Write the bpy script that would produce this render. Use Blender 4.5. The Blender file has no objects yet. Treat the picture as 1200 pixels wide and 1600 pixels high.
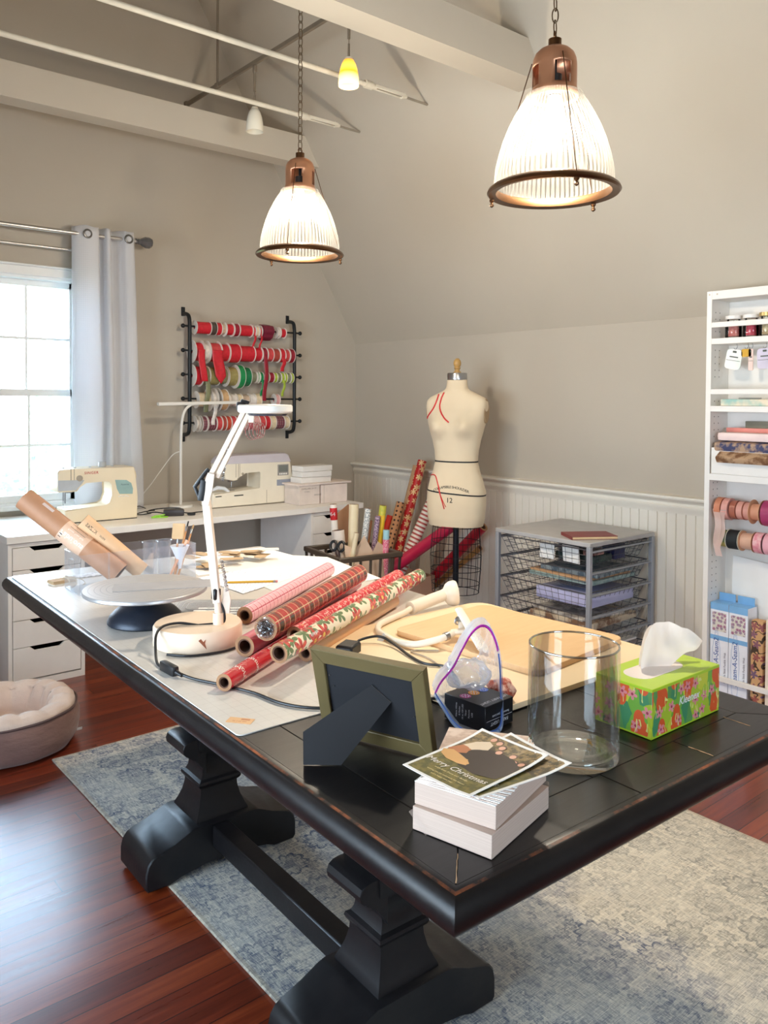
import bpy, bmesh, math, random
from mathutils import Vector as V, Matrix as MX, noise as NZ
PI = math.pi
R = math.radians
SC = bpy.context.scene
COL = SC.collection
random.seed(11)

# ------------------------------------------------------------------ helpers
def T3(x=0, y=0, z=0): return MX.Translation((x, y, z))
def RZ(a): return MX.Rotation(a, 4, 'Z')
def RX(a): return MX.Rotation(a, 4, 'X')
def RY(a): return MX.Rotation(a, 4, 'Y')

def frame_to(p, d, up=(0, 0, 1)):
    """matrix whose Z axis runs along d, placed at p"""
    z = V(d).normalized(); u = V(up)
    if abs(z.dot(u)) > .99: u = V((0, 1, 0))
    x = u.cross(z).normalized(); y = z.cross(x)
    m = MX((x, y, z)).transposed().to_4x4(); m.translation = V(p)
    return m

class MB:
    """collects shapes into one mesh"""
    def __init__(s): s.bm = bmesh.new(); s.uv = None; s.flat = False
    def _f(s, vs, mi=0):
        try:
            f = s.bm.faces.new(vs); f.material_index = mi; f.smooth = True; return f
        except ValueError: return None
    def box(s, c, size, mi=0, M=None, bev=0, seg=1):
        M = M or MX(); c = V(c); h = V(size) / 2; vs = []
        for z in (-1, 1):
            for y in (-1, 1):
                for x in (-1, 1):
                    vs.append(s.bm.verts.new(M @ (c + V((x * h.x, y * h.y, z * h.z)))))
        fs = [s._f([vs[i] for i in q], mi) for q in ((0,2,3,1),(4,5,7,6),(0,1,5,4),(2,6,7,3),(0,4,6,2),(1,3,7,5))]
        if bev > 0:
            es = list({e for f in fs for e in f.edges})
            r = bmesh.ops.bevel(s.bm, geom=es, offset=bev, segments=seg, affect='EDGES', profile=.6)
            for f in r['faces']: f.material_index = mi; f.smooth = True
        return s
    def bx(s, x0, x1, y0, y1, z0, z1, mi=0, bev=0, seg=1, M=None):
        return s.box(((x0+x1)/2, (y0+y1)/2, (z0+z1)/2), (abs(x1-x0), abs(y1-y0), abs(z1-z0)), mi, M, bev, seg)
    def prism(s, poly, h, M=None, mi=0, bev=0, seg=1, mi_top=None):
        M = M or MX(); n = len(poly)
        a = [s.bm.verts.new(M @ V((p[0], p[1], 0))) for p in poly]
        b = [s.bm.verts.new(M @ V((p[0], p[1], h))) for p in poly]
        fs = [s._f(a[::-1], mi), s._f(b, mi if mi_top is None else mi_top)]
        for i in range(n): fs.append(s._f([a[i], a[(i+1) % n], b[(i+1) % n], b[i]], mi))
        fs = [f for f in fs if f]
        if bev > 0:
            es = list({e for f in fs[:2] for e in f.edges})
            r = bmesh.ops.bevel(s.bm, geom=es, offset=bev, segments=seg, affect='EDGES', profile=.6)
            for f in r['faces']: f.material_index = mi; f.smooth = True
        return s
    def lathe(s, prof, seg=32, M=None, mi=0, sx=1, sy=1, cap0=False, cap1=False, mod=None):
        M = M or MX(); rings = []
        for r, z in prof:
            if r < 1e-6: rings.append([s.bm.verts.new(M @ V((0, 0, z)))])
            else:
                ring = []
                for i in range(seg):
                    a = 2*PI*i/seg; rr = r * (mod(a, z) if mod else 1)
                    ring.append(s.bm.verts.new(M @ V((rr*math.cos(a)*sx, rr*math.sin(a)*sy, z))))
                rings.append(ring)
        for A, B in zip(rings, rings[1:]):
            for i in range(seg):
                j = (i+1) % seg
                if len(A) == 1 and len(B) == 1: break
                if len(A) == 1: s._f([A[0], B[j], B[i]], mi)
                elif len(B) == 1: s._f([A[i], A[j], B[0]], mi)
                else: s._f([A[i], A[j], B[j], B[i]], mi)
        if cap0 and len(rings[0]) > 1: s._f(rings[0][::-1], mi)
        if cap1 and len(rings[-1]) > 1: s._f(rings[-1], mi)
        return s
    def cyl(s, p1, p2, r1, r2=None, seg=16, mi=0, cap=True):
        p1, p2 = V(p1), V(p2); L = (p2-p1).length
        return s.lathe([(r1, 0), (r1 if r2 is None else r2, L)], seg, frame_to(p1, p2-p1), mi, cap0=cap, cap1=cap)
    def sphere(s, c, r, sc=(1, 1, 1), seg=16, mi=0, M=None):
        n = max(4, seg // 2)
        prof = [(r*math.sin(PI*k/n), -r*math.cos(PI*k/n)) for k in range(n+1)]
        prof[0] = (0, -r); prof[-1] = (0, r)
        return s.lathe(prof, seg, (M or MX()) @ T3(*c) @ MX.Diagonal((*sc, 1)), mi)
    def tube(s, pts, r, seg=8, mi=0, closed=False, cap=True, flat=1.0, up=(0, 0, 1)):
        pts = [V(p) for p in pts]; n = len(pts); rings = []; prev = None
        for i, p in enumerate(pts):
            if closed: d = pts[(i+1) % n] - pts[i-1]
            else: d = pts[min(i+1, n-1)] - pts[max(i-1, 0)]
            if d.length < 1e-9: d = V((0, 0, 1))
            d.normalize()
            if prev is None:
                u = V(up)
                if abs(d.dot(u)) > .95: u = V((1, 0, 0)) if abs(d.x) < .9 else V((0, 1, 0))
                x = (u - d*d.dot(u)).normalized()
            else:
                x = prev - d*d.dot(prev)
                x = x.normalized() if x.length > 1e-6 else d.orthogonal().normalized()
            prev = x; y = d.cross(x); rr = r[i] if isinstance(r, (list, tuple)) else r
            rings.append([s.bm.verts.new(p + x*math.cos(2*PI*k/seg)*rr*flat + y*math.sin(2*PI*k/seg)*rr) for k in range(seg)])
        m = n if closed else n-1
        for i in range(m):
            A, B = rings[i], rings[(i+1) % n]
            for k in range(seg): s._f([A[k], A[(k+1) % seg], B[(k+1) % seg], B[k]], mi)
        if cap and not closed: s._f(rings[0][::-1], mi); s._f(rings[-1], mi)
        return s
    def grid(s, fn, nu, nv, mi=0, closed_u=False):
        g = [[s.bm.verts.new(V(fn(i/(nu if closed_u else nu-1), j/(nv-1)))) for j in range(nv)] for i in range(nu)]
        for i in range(nu if closed_u else nu-1):
            for j in range(nv-1):
                i2 = (i+1) % nu
                s._f([g[i][j], g[i2][j], g[i2][j+1], g[i][j+1]], mi)
        return s
    def poly(s, pts, mi=0): s._f([s.bm.verts.new(V(p)) for p in pts], mi); return s
    def thick(s, poly, h, M, mi=0): return s.prism(poly, h, M, mi)
    def text(s, txt, size, M, mi=0, ext=.0004, align='CENTER', spacing=1.0, shear=0):
        cu = bpy.data.curves.new('lettering', 'FONT'); cu.body = txt; cu.size = size; cu.extrude = ext
        cu.align_x = align; cu.align_y = 'CENTER'; cu.space_character = spacing; cu.shear = shear; cu.resolution_u = 3
        ob = bpy.data.objects.new('lettering', cu); COL.objects.link(ob)
        dg = bpy.context.evaluated_depsgraph_get(); me = bpy.data.meshes.new_from_object(ob.evaluated_get(dg))
        n0 = len(s.bm.verts); f0 = len(s.bm.faces); s.bm.from_mesh(me); s.bm.verts.ensure_lookup_table(); s.bm.faces.ensure_lookup_table()
        for i in range(n0, len(s.bm.verts)): v = s.bm.verts[i]; v.co = M @ v.co
        for i in range(f0, len(s.bm.faces)): f = s.bm.faces[i]; f.material_index = mi; f.smooth = False
        bpy.data.objects.remove(ob); bpy.data.meshes.remove(me); bpy.data.curves.remove(cu)
        return s
    def build(s, name, mats, parent=None, ang=38, M=None):
        bm = s.bm
        if M is not None: bmesh.ops.transform(bm, matrix=M, verts=bm.verts)
        bmesh.ops.recalc_face_normals(bm, faces=[f for f in bm.faces])
        me = bpy.data.meshes.new(name); bm.to_mesh(me); bm.free()
        if not isinstance(mats, (list, tuple)): mats = [mats]
        for m in mats: me.materials.append(m)
        me.set_sharp_from_angle(angle=R(ang))
        o = bpy.data.objects.new(name, me); COL.objects.link(o)
        if parent is not None: o.parent = parent
        return o

def thing(name, label, cat, loc=(0, 0, 0), rz=0.0, group=None):
    o = bpy.data.objects.new(name, None); COL.objects.link(o)
    o.location = loc; o.rotation_euler = (0, 0, rz); o.empty_display_size = .05
    o['label'] = label; o['category'] = cat
    if group: o['group'] = group
    return o
def tag(o, label, cat, group=None):
    o['label'] = label; o['category'] = cat
    if group: o['group'] = group
    return o
def struct(o, label=None):
    o['kind'] = 'structure'
    if label: o['label'] = label
    return o
def dup(root, loc=None, rz=None, label=None):
    r = root.copy(); COL.objects.link(r)
    if loc is not None: r.location = loc
    if rz is not None: r.rotation_euler = (0, 0, rz)
    if label: r['label'] = label
    for ch in list(root.children):
        c = ch.copy(); COL.objects.link(c); c.parent = r
        for g in ch.children:
            d = g.copy(); COL.objects.link(d); d.parent = c
    return r
def bez(p0, p1, p2, p3, n=12):
    out = []
    for i in range(n+1):
        t = i/n; u = 1-t
        out.append(V(p0)*u**3 + V(p1)*3*u*u*t + V(p2)*3*u*t*t + V(p3)*t**3)
    return out
def spline(pts, n=8):
    """Catmull-Rom through points"""
    P = [V(p) for p in pts]; P = [P[0]*2-P[1]] + P + [P[-1]*2-P[-2]]; out = []
    for i in range(1, len(P)-2):
        a, b, c, d = P[i-1], P[i], P[i+1], P[i+2]
        for k in range(n):
            t = k/n
            out.append(.5*((2*b) + (c-a)*t + (2*a-5*b+4*c-d)*t*t + (3*b-a-3*c+d)*t**3))
    out.append(P[-2]); return out
def rrect(w, h, r, n=5):
    pts = []
    for cx, cy, a0 in ((w/2-r, h/2-r, 0), (-w/2+r, h/2-r, 90), (-w/2+r, -h/2+r, 180), (w/2-r, -h/2+r, 270)):
        for k in range(n+1):
            a = R(a0+90*k/n); pts.append((cx+r*math.cos(a), cy+r*math.sin(a)))
    return pts

# ------------------------------------------------------------------ materials
def srgb(h):
    if isinstance(h, str):
        h = h.lstrip('#'); c = [int(h[i:i+2], 16)/255 for i in (0, 2, 4)]
    else: c = [x/255 for x in h]
    return tuple(x/12.92 if x <= .04045 else ((x+.055)/1.055)**2.4 for x in c) + (1,)
class NT:
    """tiny node-tree builder"""
    def __init__(s, name):
        s.m = bpy.data.materials.new(name); s.m.use_nodes = True; s.t = s.m.node_tree
        s.p = s.t.nodes['Principled BSDF']; s.out = s.t.nodes['Material Output']
    def n(s, typ, ins=None, **kw):
        nd = s.t.nodes.new('ShaderNode'+typ)
        for k, v in kw.items(): setattr(nd, k, v)
        for k, v in (ins or {}).items(): s.set(nd, k, v)
        return nd
    def set(s, nd, k, v):
        i = nd.inputs[k]
        if isinstance(v, bpy.types.NodeSocket): s.t.links.new(v, i)
        else: i.default_value = v
    def co(s, kind='Object', scale=None, rot=None, loc=None):
        c = s.n('TexCoord').outputs[kind]
        if scale is None and rot is None and loc is None: return c
        mp = s.n('Mapping', {'Vector': c})
        if scale is not None: mp.inputs['Scale'].default_value = scale if isinstance(scale, (tuple, list)) else (scale,)*3
        if rot is not None: mp.inputs['Rotation'].default_value = rot
        if loc is not None: mp.inputs['Location'].default_value = loc
        return mp.outputs[0]
    def noise(s, vec, scale=5, detail=3, rough=.5, out='Fac', **kw):
        return s.n('TexNoise', {'Vector': vec, 'Scale': scale, 'Detail': detail, 'Roughness': rough, **kw}).outputs[out]
    def math(s, op, a, b=None, c=None, clamp=False):
        nd = s.n('Math', operation=op, use_clamp=clamp)
        for i, v in enumerate((a, b, c)):
            if v is not None: s.set(nd, i, v)
        return nd.outputs[0]
    def mix(s, fac, a, b, mode='MIX'):
        nd = s.n('Mix', data_type='RGBA', blend_type=mode, clamp_factor=True)
        s.set(nd, 0, fac); s.set(nd, 6, a); s.set(nd, 7, b); return nd.outputs[2]
    def ramp(s, fac, stops, interp='LINEAR'):
        nd = s.n('ValToRGB', {'Fac': fac}); cr = nd.color_ramp; cr.interpolation = interp
        while len(cr.elements) < len(stops): cr.elements.new(.5)
        for e, (p, c) in zip(cr.elements, stops):
            e.position = p; e.color = c if isinstance(c, tuple) and len(c) == 4 else (c, c, c, 1)
        return nd.outputs['Color']
    def sep(s, vec):
        nd = s.n('SeparateXYZ', {'Vector': vec}); return nd.outputs
    def P(s, **kw):
        al = {'col': 'Base Color', 'rough': 'Roughness', 'metal': 'Metallic', 'spec': 'Specular IOR Level', 'alpha': 'Alpha',
              'trans': 'Transmission Weight', 'ior': 'IOR', 'coat': 'Coat Weight', 'crough': 'Coat Roughness', 'sheen': 'Sheen Weight',
              'sss': 'Subsurface Weight', 'ecol': 'Emission Color', 'estr': 'Emission Strength', 'normal': 'Normal', 'aniso': 'Anisotropic'}
        for k, v in kw.items(): s.set(s.p, al[k], v)
        return s
    def bump(s, h, strength=.2, dist=.002):
        s.set(s.p, 'Normal', s.n('Bump', {'Height': h, 'Strength': strength, 'Distance': dist}).outputs[0]); return s
_MC = {}
def mat(name, col, rough=.5, metal=0, var=.07, scale=14, bump=0, bscale=120, **kw):
    if name in _MC: return _MC[name]
    k = NT(name); c = srgb(col) if not (isinstance(col, tuple) and len(col) == 4) else col
    lo = tuple(x*(1-var) for x in c[:3])+(1,); hi = tuple(min(1, x*(1+var)) for x in c[:3])+(1,)
    nz = k.noise(k.co(), scale, 3)
    k.P(col=k.mix(k.ramp(nz, ((.3, 0.0), (.7, 1.0))), lo, hi), rough=rough, metal=metal, **kw)
    if bump: k.bump(k.noise(k.co(), bscale, 3), bump)
    _MC[name] = k.m; return k.m
# ------------------------------------------------------------------ render / camera / world
SC.view_settings.view_transform = 'Standard'; SC.view_settings.look = 'None'
SC.view_settings.gamma = 1; SC.view_settings.use_curve_mapping = False
SC.view_settings.exposure = 0.56
cam = bpy.data.cameras.new('camera'); camo = bpy.data.objects.new('camera', cam); COL.objects.link(camo); SC.camera = camo
_y, _p, _r = R(39.667), R(1.30), R(-.349)
_F = V((math.sin(_y)*math.cos(_p), math.cos(_y)*math.cos(_p), -math.sin(_p)))
_rt = V((math.cos(_y), -math.sin(_y), 0)); _d = _F.cross(_rt)
_r1 = _rt*math.cos(_r) + _d*math.sin(_r); _d1 = _d*math.cos(_r) - _rt*math.sin(_r)
camo.matrix_world = MX((( _r1.x, -_d1.x, -_F.x, 0), (_r1.y, -_d1.y, -_F.y, 0), (_r1.z, -_d1.z, -_F.z, 1.40), (0, 0, 0, 1)))
cam.sensor_width = 36; cam.lens = 1261/1600*36; cam.shift_y = -(800-652.3)/1600; cam.clip_start = .05
SC.cycles.max_bounces = 10; SC.cycles.diffuse_bounces = 5; SC.cycles.transparent_max_bounces = 24
SC.cycles.sample_clamp_indirect = 6
w = bpy.data.worlds.new('sky'); SC.world = w; w.use_nodes = True; wt = w.node_tree
bg = wt.nodes['Background']
_tc = wt.nodes.new('ShaderNodeTexCoord'); _sp = wt.nodes.new('ShaderNodeSeparateXYZ'); _rp = wt.nodes.new('ShaderNodeValToRGB')
wt.links.new(_tc.outputs['Generated'], _sp.inputs[0]); wt.links.new(_sp.outputs['Z'], _rp.inputs['Fac'])
_rp.color_ramp.elements[0].position = 0; _rp.color_ramp.elements[0].color = (.74, .85, 1, 1)
_rp.color_ramp.elements[1].position = .7; _rp.color_ramp.elements[1].color = (.46, .70, 1, 1)
wt.links.new(_rp.outputs['Color'], bg.inputs['Color']); bg.inputs['Strength'].default_value = 14.0

# ------------------------------------------------------------------ room dimensions
GY = 4.80      # gable wall
KX = 3.70      # knee wall on the right
KZ = 1.81; SL = .60   # knee height, run per rise of the sloped ceiling
LX = -1.10; BY = -2.20; CH = 4.30
def slope_x(z): return KX - SL*(z-KZ)
def lslope_x(z): return LX + SL*(z-KZ)

# paint / wood / trim
def paint(name, col, sc=2.2):
    k = NT(name); c = srgb(col); v = k.co()
    n = k.noise(v, sc, 4, .6); f = k.noise(v, 340, 2)
    k.P(col=k.mix(k.ramp(n, ((.3, 0.0), (.7, 1.0))), tuple(x*.96 for x in c[:3])+(1,), c), rough=.62, spec=.3)
    k.bump(f, .08, .001); return k.m
m_wall = paint('greige_paint', (190, 180, 165))
m_ceil = paint('ceiling_paint', (193, 183, 167))
m_trim = paint('white_trim_paint', (236, 230, 218)); 
m_beam = paint('beam_paint', (204, 194, 178))
def floor_mat():
    k = NT('red_wood_planks'); c = k.co()
    s = k.sep(c); row = k.math('FLOOR', k.math('DIVIDE', s[1], .070))
    wn = k.n('TexWhiteNoise', {'W': row}, noise_dimensions='1D').outputs['Value']
    xs = k.math('ADD', s[0], k.math('MULTIPLY', wn, 7.3))
    brd = k.math('FLOOR', k.math('DIVIDE', xs, 1.7))
    wn2 = k.n('TexWhiteNoise', {'Vector': k.n('CombineXYZ', {0: row, 1: brd}).outputs[0]}, noise_dimensions='2D').outputs['Value']
    gv = k.n('CombineXYZ', {0: k.math('MULTIPLY', xs, 1.6), 1: k.math('MULTIPLY', s[1], 26), 2: k.math('MULTIPLY', wn2, 9)}).outputs[0]
    g = k.noise(gv, 1.6, 6, .65, Distortion=.6)
    base = k.ramp(k.math('ADD', k.math('MULTIPLY', g, .72), k.math('MULTIPLY', wn2, .24)), ((.2, srgb((74, 24, 11))), (.48, srgb((116, 42, 18))), (.72, srgb((152, 66, 28))), (.95, srgb((176, 92, 46)))))
    fr = k.math('FRACT', k.math('DIVIDE', s[1], .070)); frx = k.math('FRACT', k.math('DIVIDE', xs, 1.7))
    gap = k.math('MAXIMUM', k.math('MULTIPLY', k.math('GREATER_THAN', k.math('ABSOLUTE', k.math('SUBTRACT', fr, .5)), .478), 1.0), k.math('GREATER_THAN', k.math('ABSOLUTE', k.math('SUBTRACT', frx, .5)), .499))
    scr = k.ramp(k.noise(k.co(scale=(3, 40, 1), rot=(0, 0, .7)), 3, 5, .7), ((.70, 0.0), (.74, 1.0)))
    colr = k.mix(k.math('MULTIPLY', gap, .9), base, srgb((38, 12, 8)))
    k.P(col=k.mix(k.math('MULTIPLY', k.sep(scr)[0], .12), colr, srgb((170, 120, 100))), rough=k.math('ADD', k.math('MULTIPLY', g, .16), .22), spec=.55, coat=.35, crough=.22)
    k.bump(k.math('SUBTRACT', k.math('MULTIPLY', g, .3), k.math('MULTIPLY', gap, 1.6)), .45, .0016); return k.m
m_floor = floor_mat()
mb = MB(); mb.bx(LX-.2, KX+.2, BY-.2, GY+.2, -.12, 0); struct(mb.build('floor', m_floor), 'red-brown polished plank floor')

def wallpoly(mb, poly, y0, y1): mb.prism([(p[0], p[1]) for p in poly], y1-y0, MX(((1,0,0,0),(0,0,1,y0),(0,1,0,0),(0,0,0,1))))
# gable wall with the window hole
WX0, WX1, WZ0, WZ1 = .86, 1.645, .79, 2.085
mb = MB(); t0, t1 = GY, GY+.18
mb.bx(LX-.2, WX0, t0, t1, 0, WZ1); mb.bx(WX1, KX+.2, t0, t1, 0, KZ); mb.bx(WX0, WX1, t0, t1, 0, WZ0)
wallpoly(mb, [(WX1, KZ), (KX+.2, KZ), (slope_x(WZ1)+.2, WZ1), (WX1, WZ1)], t0, t1)
wallpoly(mb, [(LX-.2, WZ1), (KX+.2, WZ1), (slope_x(CH)+.3, CH+.1), (lslope_x(CH)-.3, CH+.1)], t0, t1)
struct(mb.build('wall_gable', m_wall), 'greige gable wall with the window')
mb = MB(); mb.bx(KX, KX+.2, BY-.2, GY+.2, 0, KZ+.02); struct(mb.build('wall_right', m_wall), 'low greige knee wall under the sloped ceiling')
# back wall with the added fill window, left knee wall with window
BX0, BX1, BZ0, BZ1 = .0, 1.30, .80, 2.05
mb = MB()
mb.bx(LX-.2, BX0, BY-.18, BY, 0, BZ1); mb.bx(BX1, KX+.2, BY-.18, BY, 0, BZ1); mb.bx(BX0, BX1, BY-.18, BY, 0, BZ0)
wallpoly(mb, [(LX-.2, BZ1), (KX+.2, BZ1), (slope_x(CH)+.3, CH+.1), (lslope_x(CH)-.3, CH+.1)], BY-.18, BY)
struct(mb.build('wall_back', m_wall))
LY0, LY1, LZ0, LZ1 = .55, 2.75, .55, 1.70
mb = MB(); mb.bx(LX-.2, LX, BY-.2, LY0, 0, KZ+.02); mb.bx(LX-.2, LX, LY1, GY+.2, 0, KZ+.02); mb.bx(LX-.2, LX, LY0, LY1, 0, LZ0); mb.bx(LX-.2, LX, LY0, LY1, LZ1, KZ+.02)
struct(mb.build('wall_left', m_wall))
# sloped ceilings and the flat collar ceiling
def slab(name, pts, label):
    mb = MB(); wallpoly(mb, pts, BY-.2, GY+.2); return struct(mb.build(name, m_ceil), label)
slab('ceiling_right', [(KX, KZ), (KX+.2, KZ), (slope_x(CH)+.2, CH), (slope_x(CH), CH)], 'steep sloped ceiling over the knee wall')
slab('ceiling_left', [(LX, KZ), (LX-.2, KZ), (lslope_x(CH)-.2, CH), (lslope_x(CH), CH)], 'sloped ceiling on the left')
mb = MB(); mb.bx(lslope_x(CH)-.25, slope_x(CH)+.25, BY-.2, GY+.2, CH, CH+.12); struct(mb.build('ceiling', m_ceil), 'flat collar ceiling')
# two painted collar beams
for i, (y0, y1, z0, z1) in enumerate(((4.35, 4.475, 2.905, 3.085), (2.50, 2.65, 2.905, 3.085))):
    mb = MB(); mb.prism([(lslope_x(z0), z0), (slope_x(z0), z0), (slope_x(z1), z1), (lslope_x(z1), z1)], y1-y0, MX(((1,0,0,0),(0,0,1,y0),(0,1,0,0),(0,0,0,1))))
    struct(mb.build('trim_%d' % (i+1), m_beam), ('painted ceiling beam close to the gable wall', 'painted ceiling beam nearer the camera above the lamps')[i])
# beadboard wainscot with chair rail
mb = MB(); pr = []; y = BY+.001; st = .0525
while y < GY-.003:
    y2 = min(y+st, GY-.002)
    pr += [(y, .003), (y+.0035, .012), (y2-.0035, .012)]; y = y2
pr += [(GY-.002, .003)]
mb.prism([(-p[0], p[1]) for p in ([(BY+.001, -.004)] + pr + [(GY-.002, -.004)])], .80, MX(((0,-1,0,KX),(-1,0,0,0),(0,0,1,.06),(0,0,0,1))))
struct(mb.build('trim_3', m_trim), 'cream beadboard wainscot panelling')
rail = [(0, .838), (-.014, .838), (-.016, .852), (-.024, .862), (-.026, .874), (-.018, .880), (-.018, .890), (-.028, .902), (-.046, .910), (-.050, .918), (-.048, .926), (0, .930)]
mb = MB(); mb.prism([(KX+p[0], p[1]) for p in rail], GY-BY-.006, MX(((1,0,0,0),(0,0,1,BY+.003),(0,1,0,0),(0,0,0,1))))
struct(mb.build('trim_4', m_trim), 'moulded cream chair rail')
mb = MB(); mb.bx(KX-.018, KX, BY+.003, GY-.003, 0, .13, bev=.004); struct(mb.build('baseboard_right', m_trim))
mb = MB(); mb.bx(LX+.02, KX-.03, GY-.016, GY, 0, .13, bev=.004); struct(mb.build('baseboard_gable', m_trim))

# windows -----------------------------------------------------------
def glass_thin(name):
    k = NT(name); t = k.n('BsdfTransparent', {'Color': (.97, .99, .98, 1)}).outputs[0]; g = k.n('BsdfGlossy', {'Color': (1, 1, 1, 1), 'Roughness': .02}).outputs[0]
    f = k.n('Fresnel', {'IOR': 1.45}).outputs[0]
    k.t.links.new(k.n('MixShader', {0: f, 1: t, 2: g}).outputs[0], k.out.inputs[0]); return k.m
m_pane = glass_thin('window_pane_glass')
m_wint = mat('window_white_paint', (238, 240, 240), .4, var=.02)
def window(name, x0, x1, z0, z1, M, nx, nz, label):
    """local x across, z up, +y = outwards"""
    root = struct(bpy.data.objects.new(name, None), label); COL.objects.link(root); root.matrix_world = M
    m = MB()
    for a, b, c, d in ((x0-.075, x0, z0-.02, z1+.005), (x1, x1+.075, z0-.02, z1+.005)): m.bx(a, b, -.018, .0, c, d, bev=.003)
    m.bx(x0-.08, x1+.08, -.02, 0, z1, z1+.05, bev=.003); m.bx(x0-.09, x1+.09, -.034, 0, z1+.05, z1+.062, bev=.004)
    for a, b, c, d in ((x0, x0+.014, z0, z1), (x1-.014, x1, z0, z1), (x0, x1, z1-.014, z1), (x0, x1, z0, z0+.012)): m.bx(a, b, 0, .16, c, d)
    struct(m.build('casing', m_wint, root))
    m = MB(); m.bx(x0-.1, x1+.1, -.05, .16, z0-.025, z0, bev=.005); struct(m.build('sill', m_wint, root))
    zm = (z0+z1)/2
    zm = 1.425 if name == 'window_1' else zm
    for nm, a, b, yy in (('upper_sash', zm-.02, z1-.014, .075), ('lower_sash', z0+.012, zm+.02, .03)):
        m = MB(); xa, xb = x0+.014, x1-.014
        up = nm[0] == 'u'
        sw, tw, bw = .012 if up else .022, .034, .04
        m.bx(xa, xa+sw, yy, yy+.032, a, b); m.bx(xb-sw, xb, yy, yy+.032, a, b)
        m.bx(xa, xb, yy, yy+.032, b-(tw if up else .04), b); m.bx(xa, xb, yy, yy+.032, a, a+(.03 if up else bw))
        sash = struct(m.build(nm, m_wint, root))
        m = MB()
        for i in range(1, nx):
            x = xa+(xb-xa)*i/nx; m.bx(x-.007, x+.007, yy+.006, yy+.026, a+.02, b-.02)
        for i in range(1, nz):
            z = a+.02+(b-a-.04)*i/nz; m.bx(xa+.01, xb-.01, yy+.007, yy+.025, z-.007, z+.007)
        struct(m.build('muntin', m_wint, sash))
        m = MB(); m.bx(xa+.008, xb-.008, yy+.014, yy+.017, a+.012, b-.012); struct(m.build('glass', m_pane, sash))
    m = MB(); m.box(((x0+x1)/2-.13, .02, zm+.028), (.05, .022, .012), bev=.003); m.cyl(((x0+x1)/2-.13, .012, zm+.036), ((x0+x1)/2-.09, .01, zm+.04), .005, seg=8)
    struct(m.build('sash_lock', mat('dark_bronze', (60, 56, 52), .4, .8), root))
    return root
window('window_1', WX0, WX1, WZ0, WZ1, T3(0, GY, 0), 3, 2, 'white sash window beside the curtain')
window('fill_window', -(BX1), -(BX0), BZ0, BZ1, T3(0, BY, 0) @ RZ(PI), 6, 2, 'unseen window added behind the camera for daylight fill')  # added unseen opening, lets sky light fill the room from behind the camera
window('window_3', LY0, LY1, LZ0, LZ1, T3(LX, 0, 0) @ RZ(PI/2), 6, 2, 'window in the left knee wall')
# sky portals: only guide sampling, they add no light
for nm, M, sx, sz in (('p1', T3((WX0+WX1)/2, GY+.17, (WZ0+WZ1)/2) @ RX(-PI/2), WX1-WX0, WZ1-WZ0), ('p2', T3((BX0+BX1)/2, BY-.17, (BZ0+BZ1)/2) @ RX(PI/2), BX1-BX0, BZ1-BZ0),
                      ('p3', T3(LX-.19, (LY0+LY1)/2, (LZ0+LZ1)/2) @ RZ(PI/2) @ RX(-PI/2), LY1-LY0, LZ1-LZ0)):
    L = bpy.data.lights.new('window_portal', 'AREA'); L.shape = 'RECTANGLE'; L.size = sx; L.size_y = sz; L.cycles.is_portal = True
    o = bpy.data.objects.new('window_portal', L); COL.objects.link(o); o.matrix_world = M
# ------------------------------------------------------------------ shared materials
m_white = mat('white_laminate', (238, 233, 226), .38, var=.02)
m_whitepl = mat('white_plastic', (236, 232, 224), .35, var=.02)
m_cream = mat('cream_plastic', (236, 226, 205), .38, var=.02)
m_blackpl = mat('black_plastic', (22, 22, 24), .42, var=.1)
m_blackmet = mat('black_iron', (26, 30, 34), .45, .3, var=.15)
m_steel = mat('brushed_steel', (170, 170, 172), .3, 1.0, var=.05)
m_paper = mat('white_paper', (244, 243, 240), .75, var=.015)
m_dark = mat('dark_void', (18, 17, 18), .8)
m_kraft = mat('kraft_paper', (190, 150, 112), .75, var=.06, scale=40)
m_redfoil = mat('red_foil', (190, 20, 26), .25, .35)
m_pink = mat('soft_pink', (226, 168, 166), .55)
m_grey = mat('grey_powder_coat', (150, 153, 160), .4, .2, var=.03)

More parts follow.
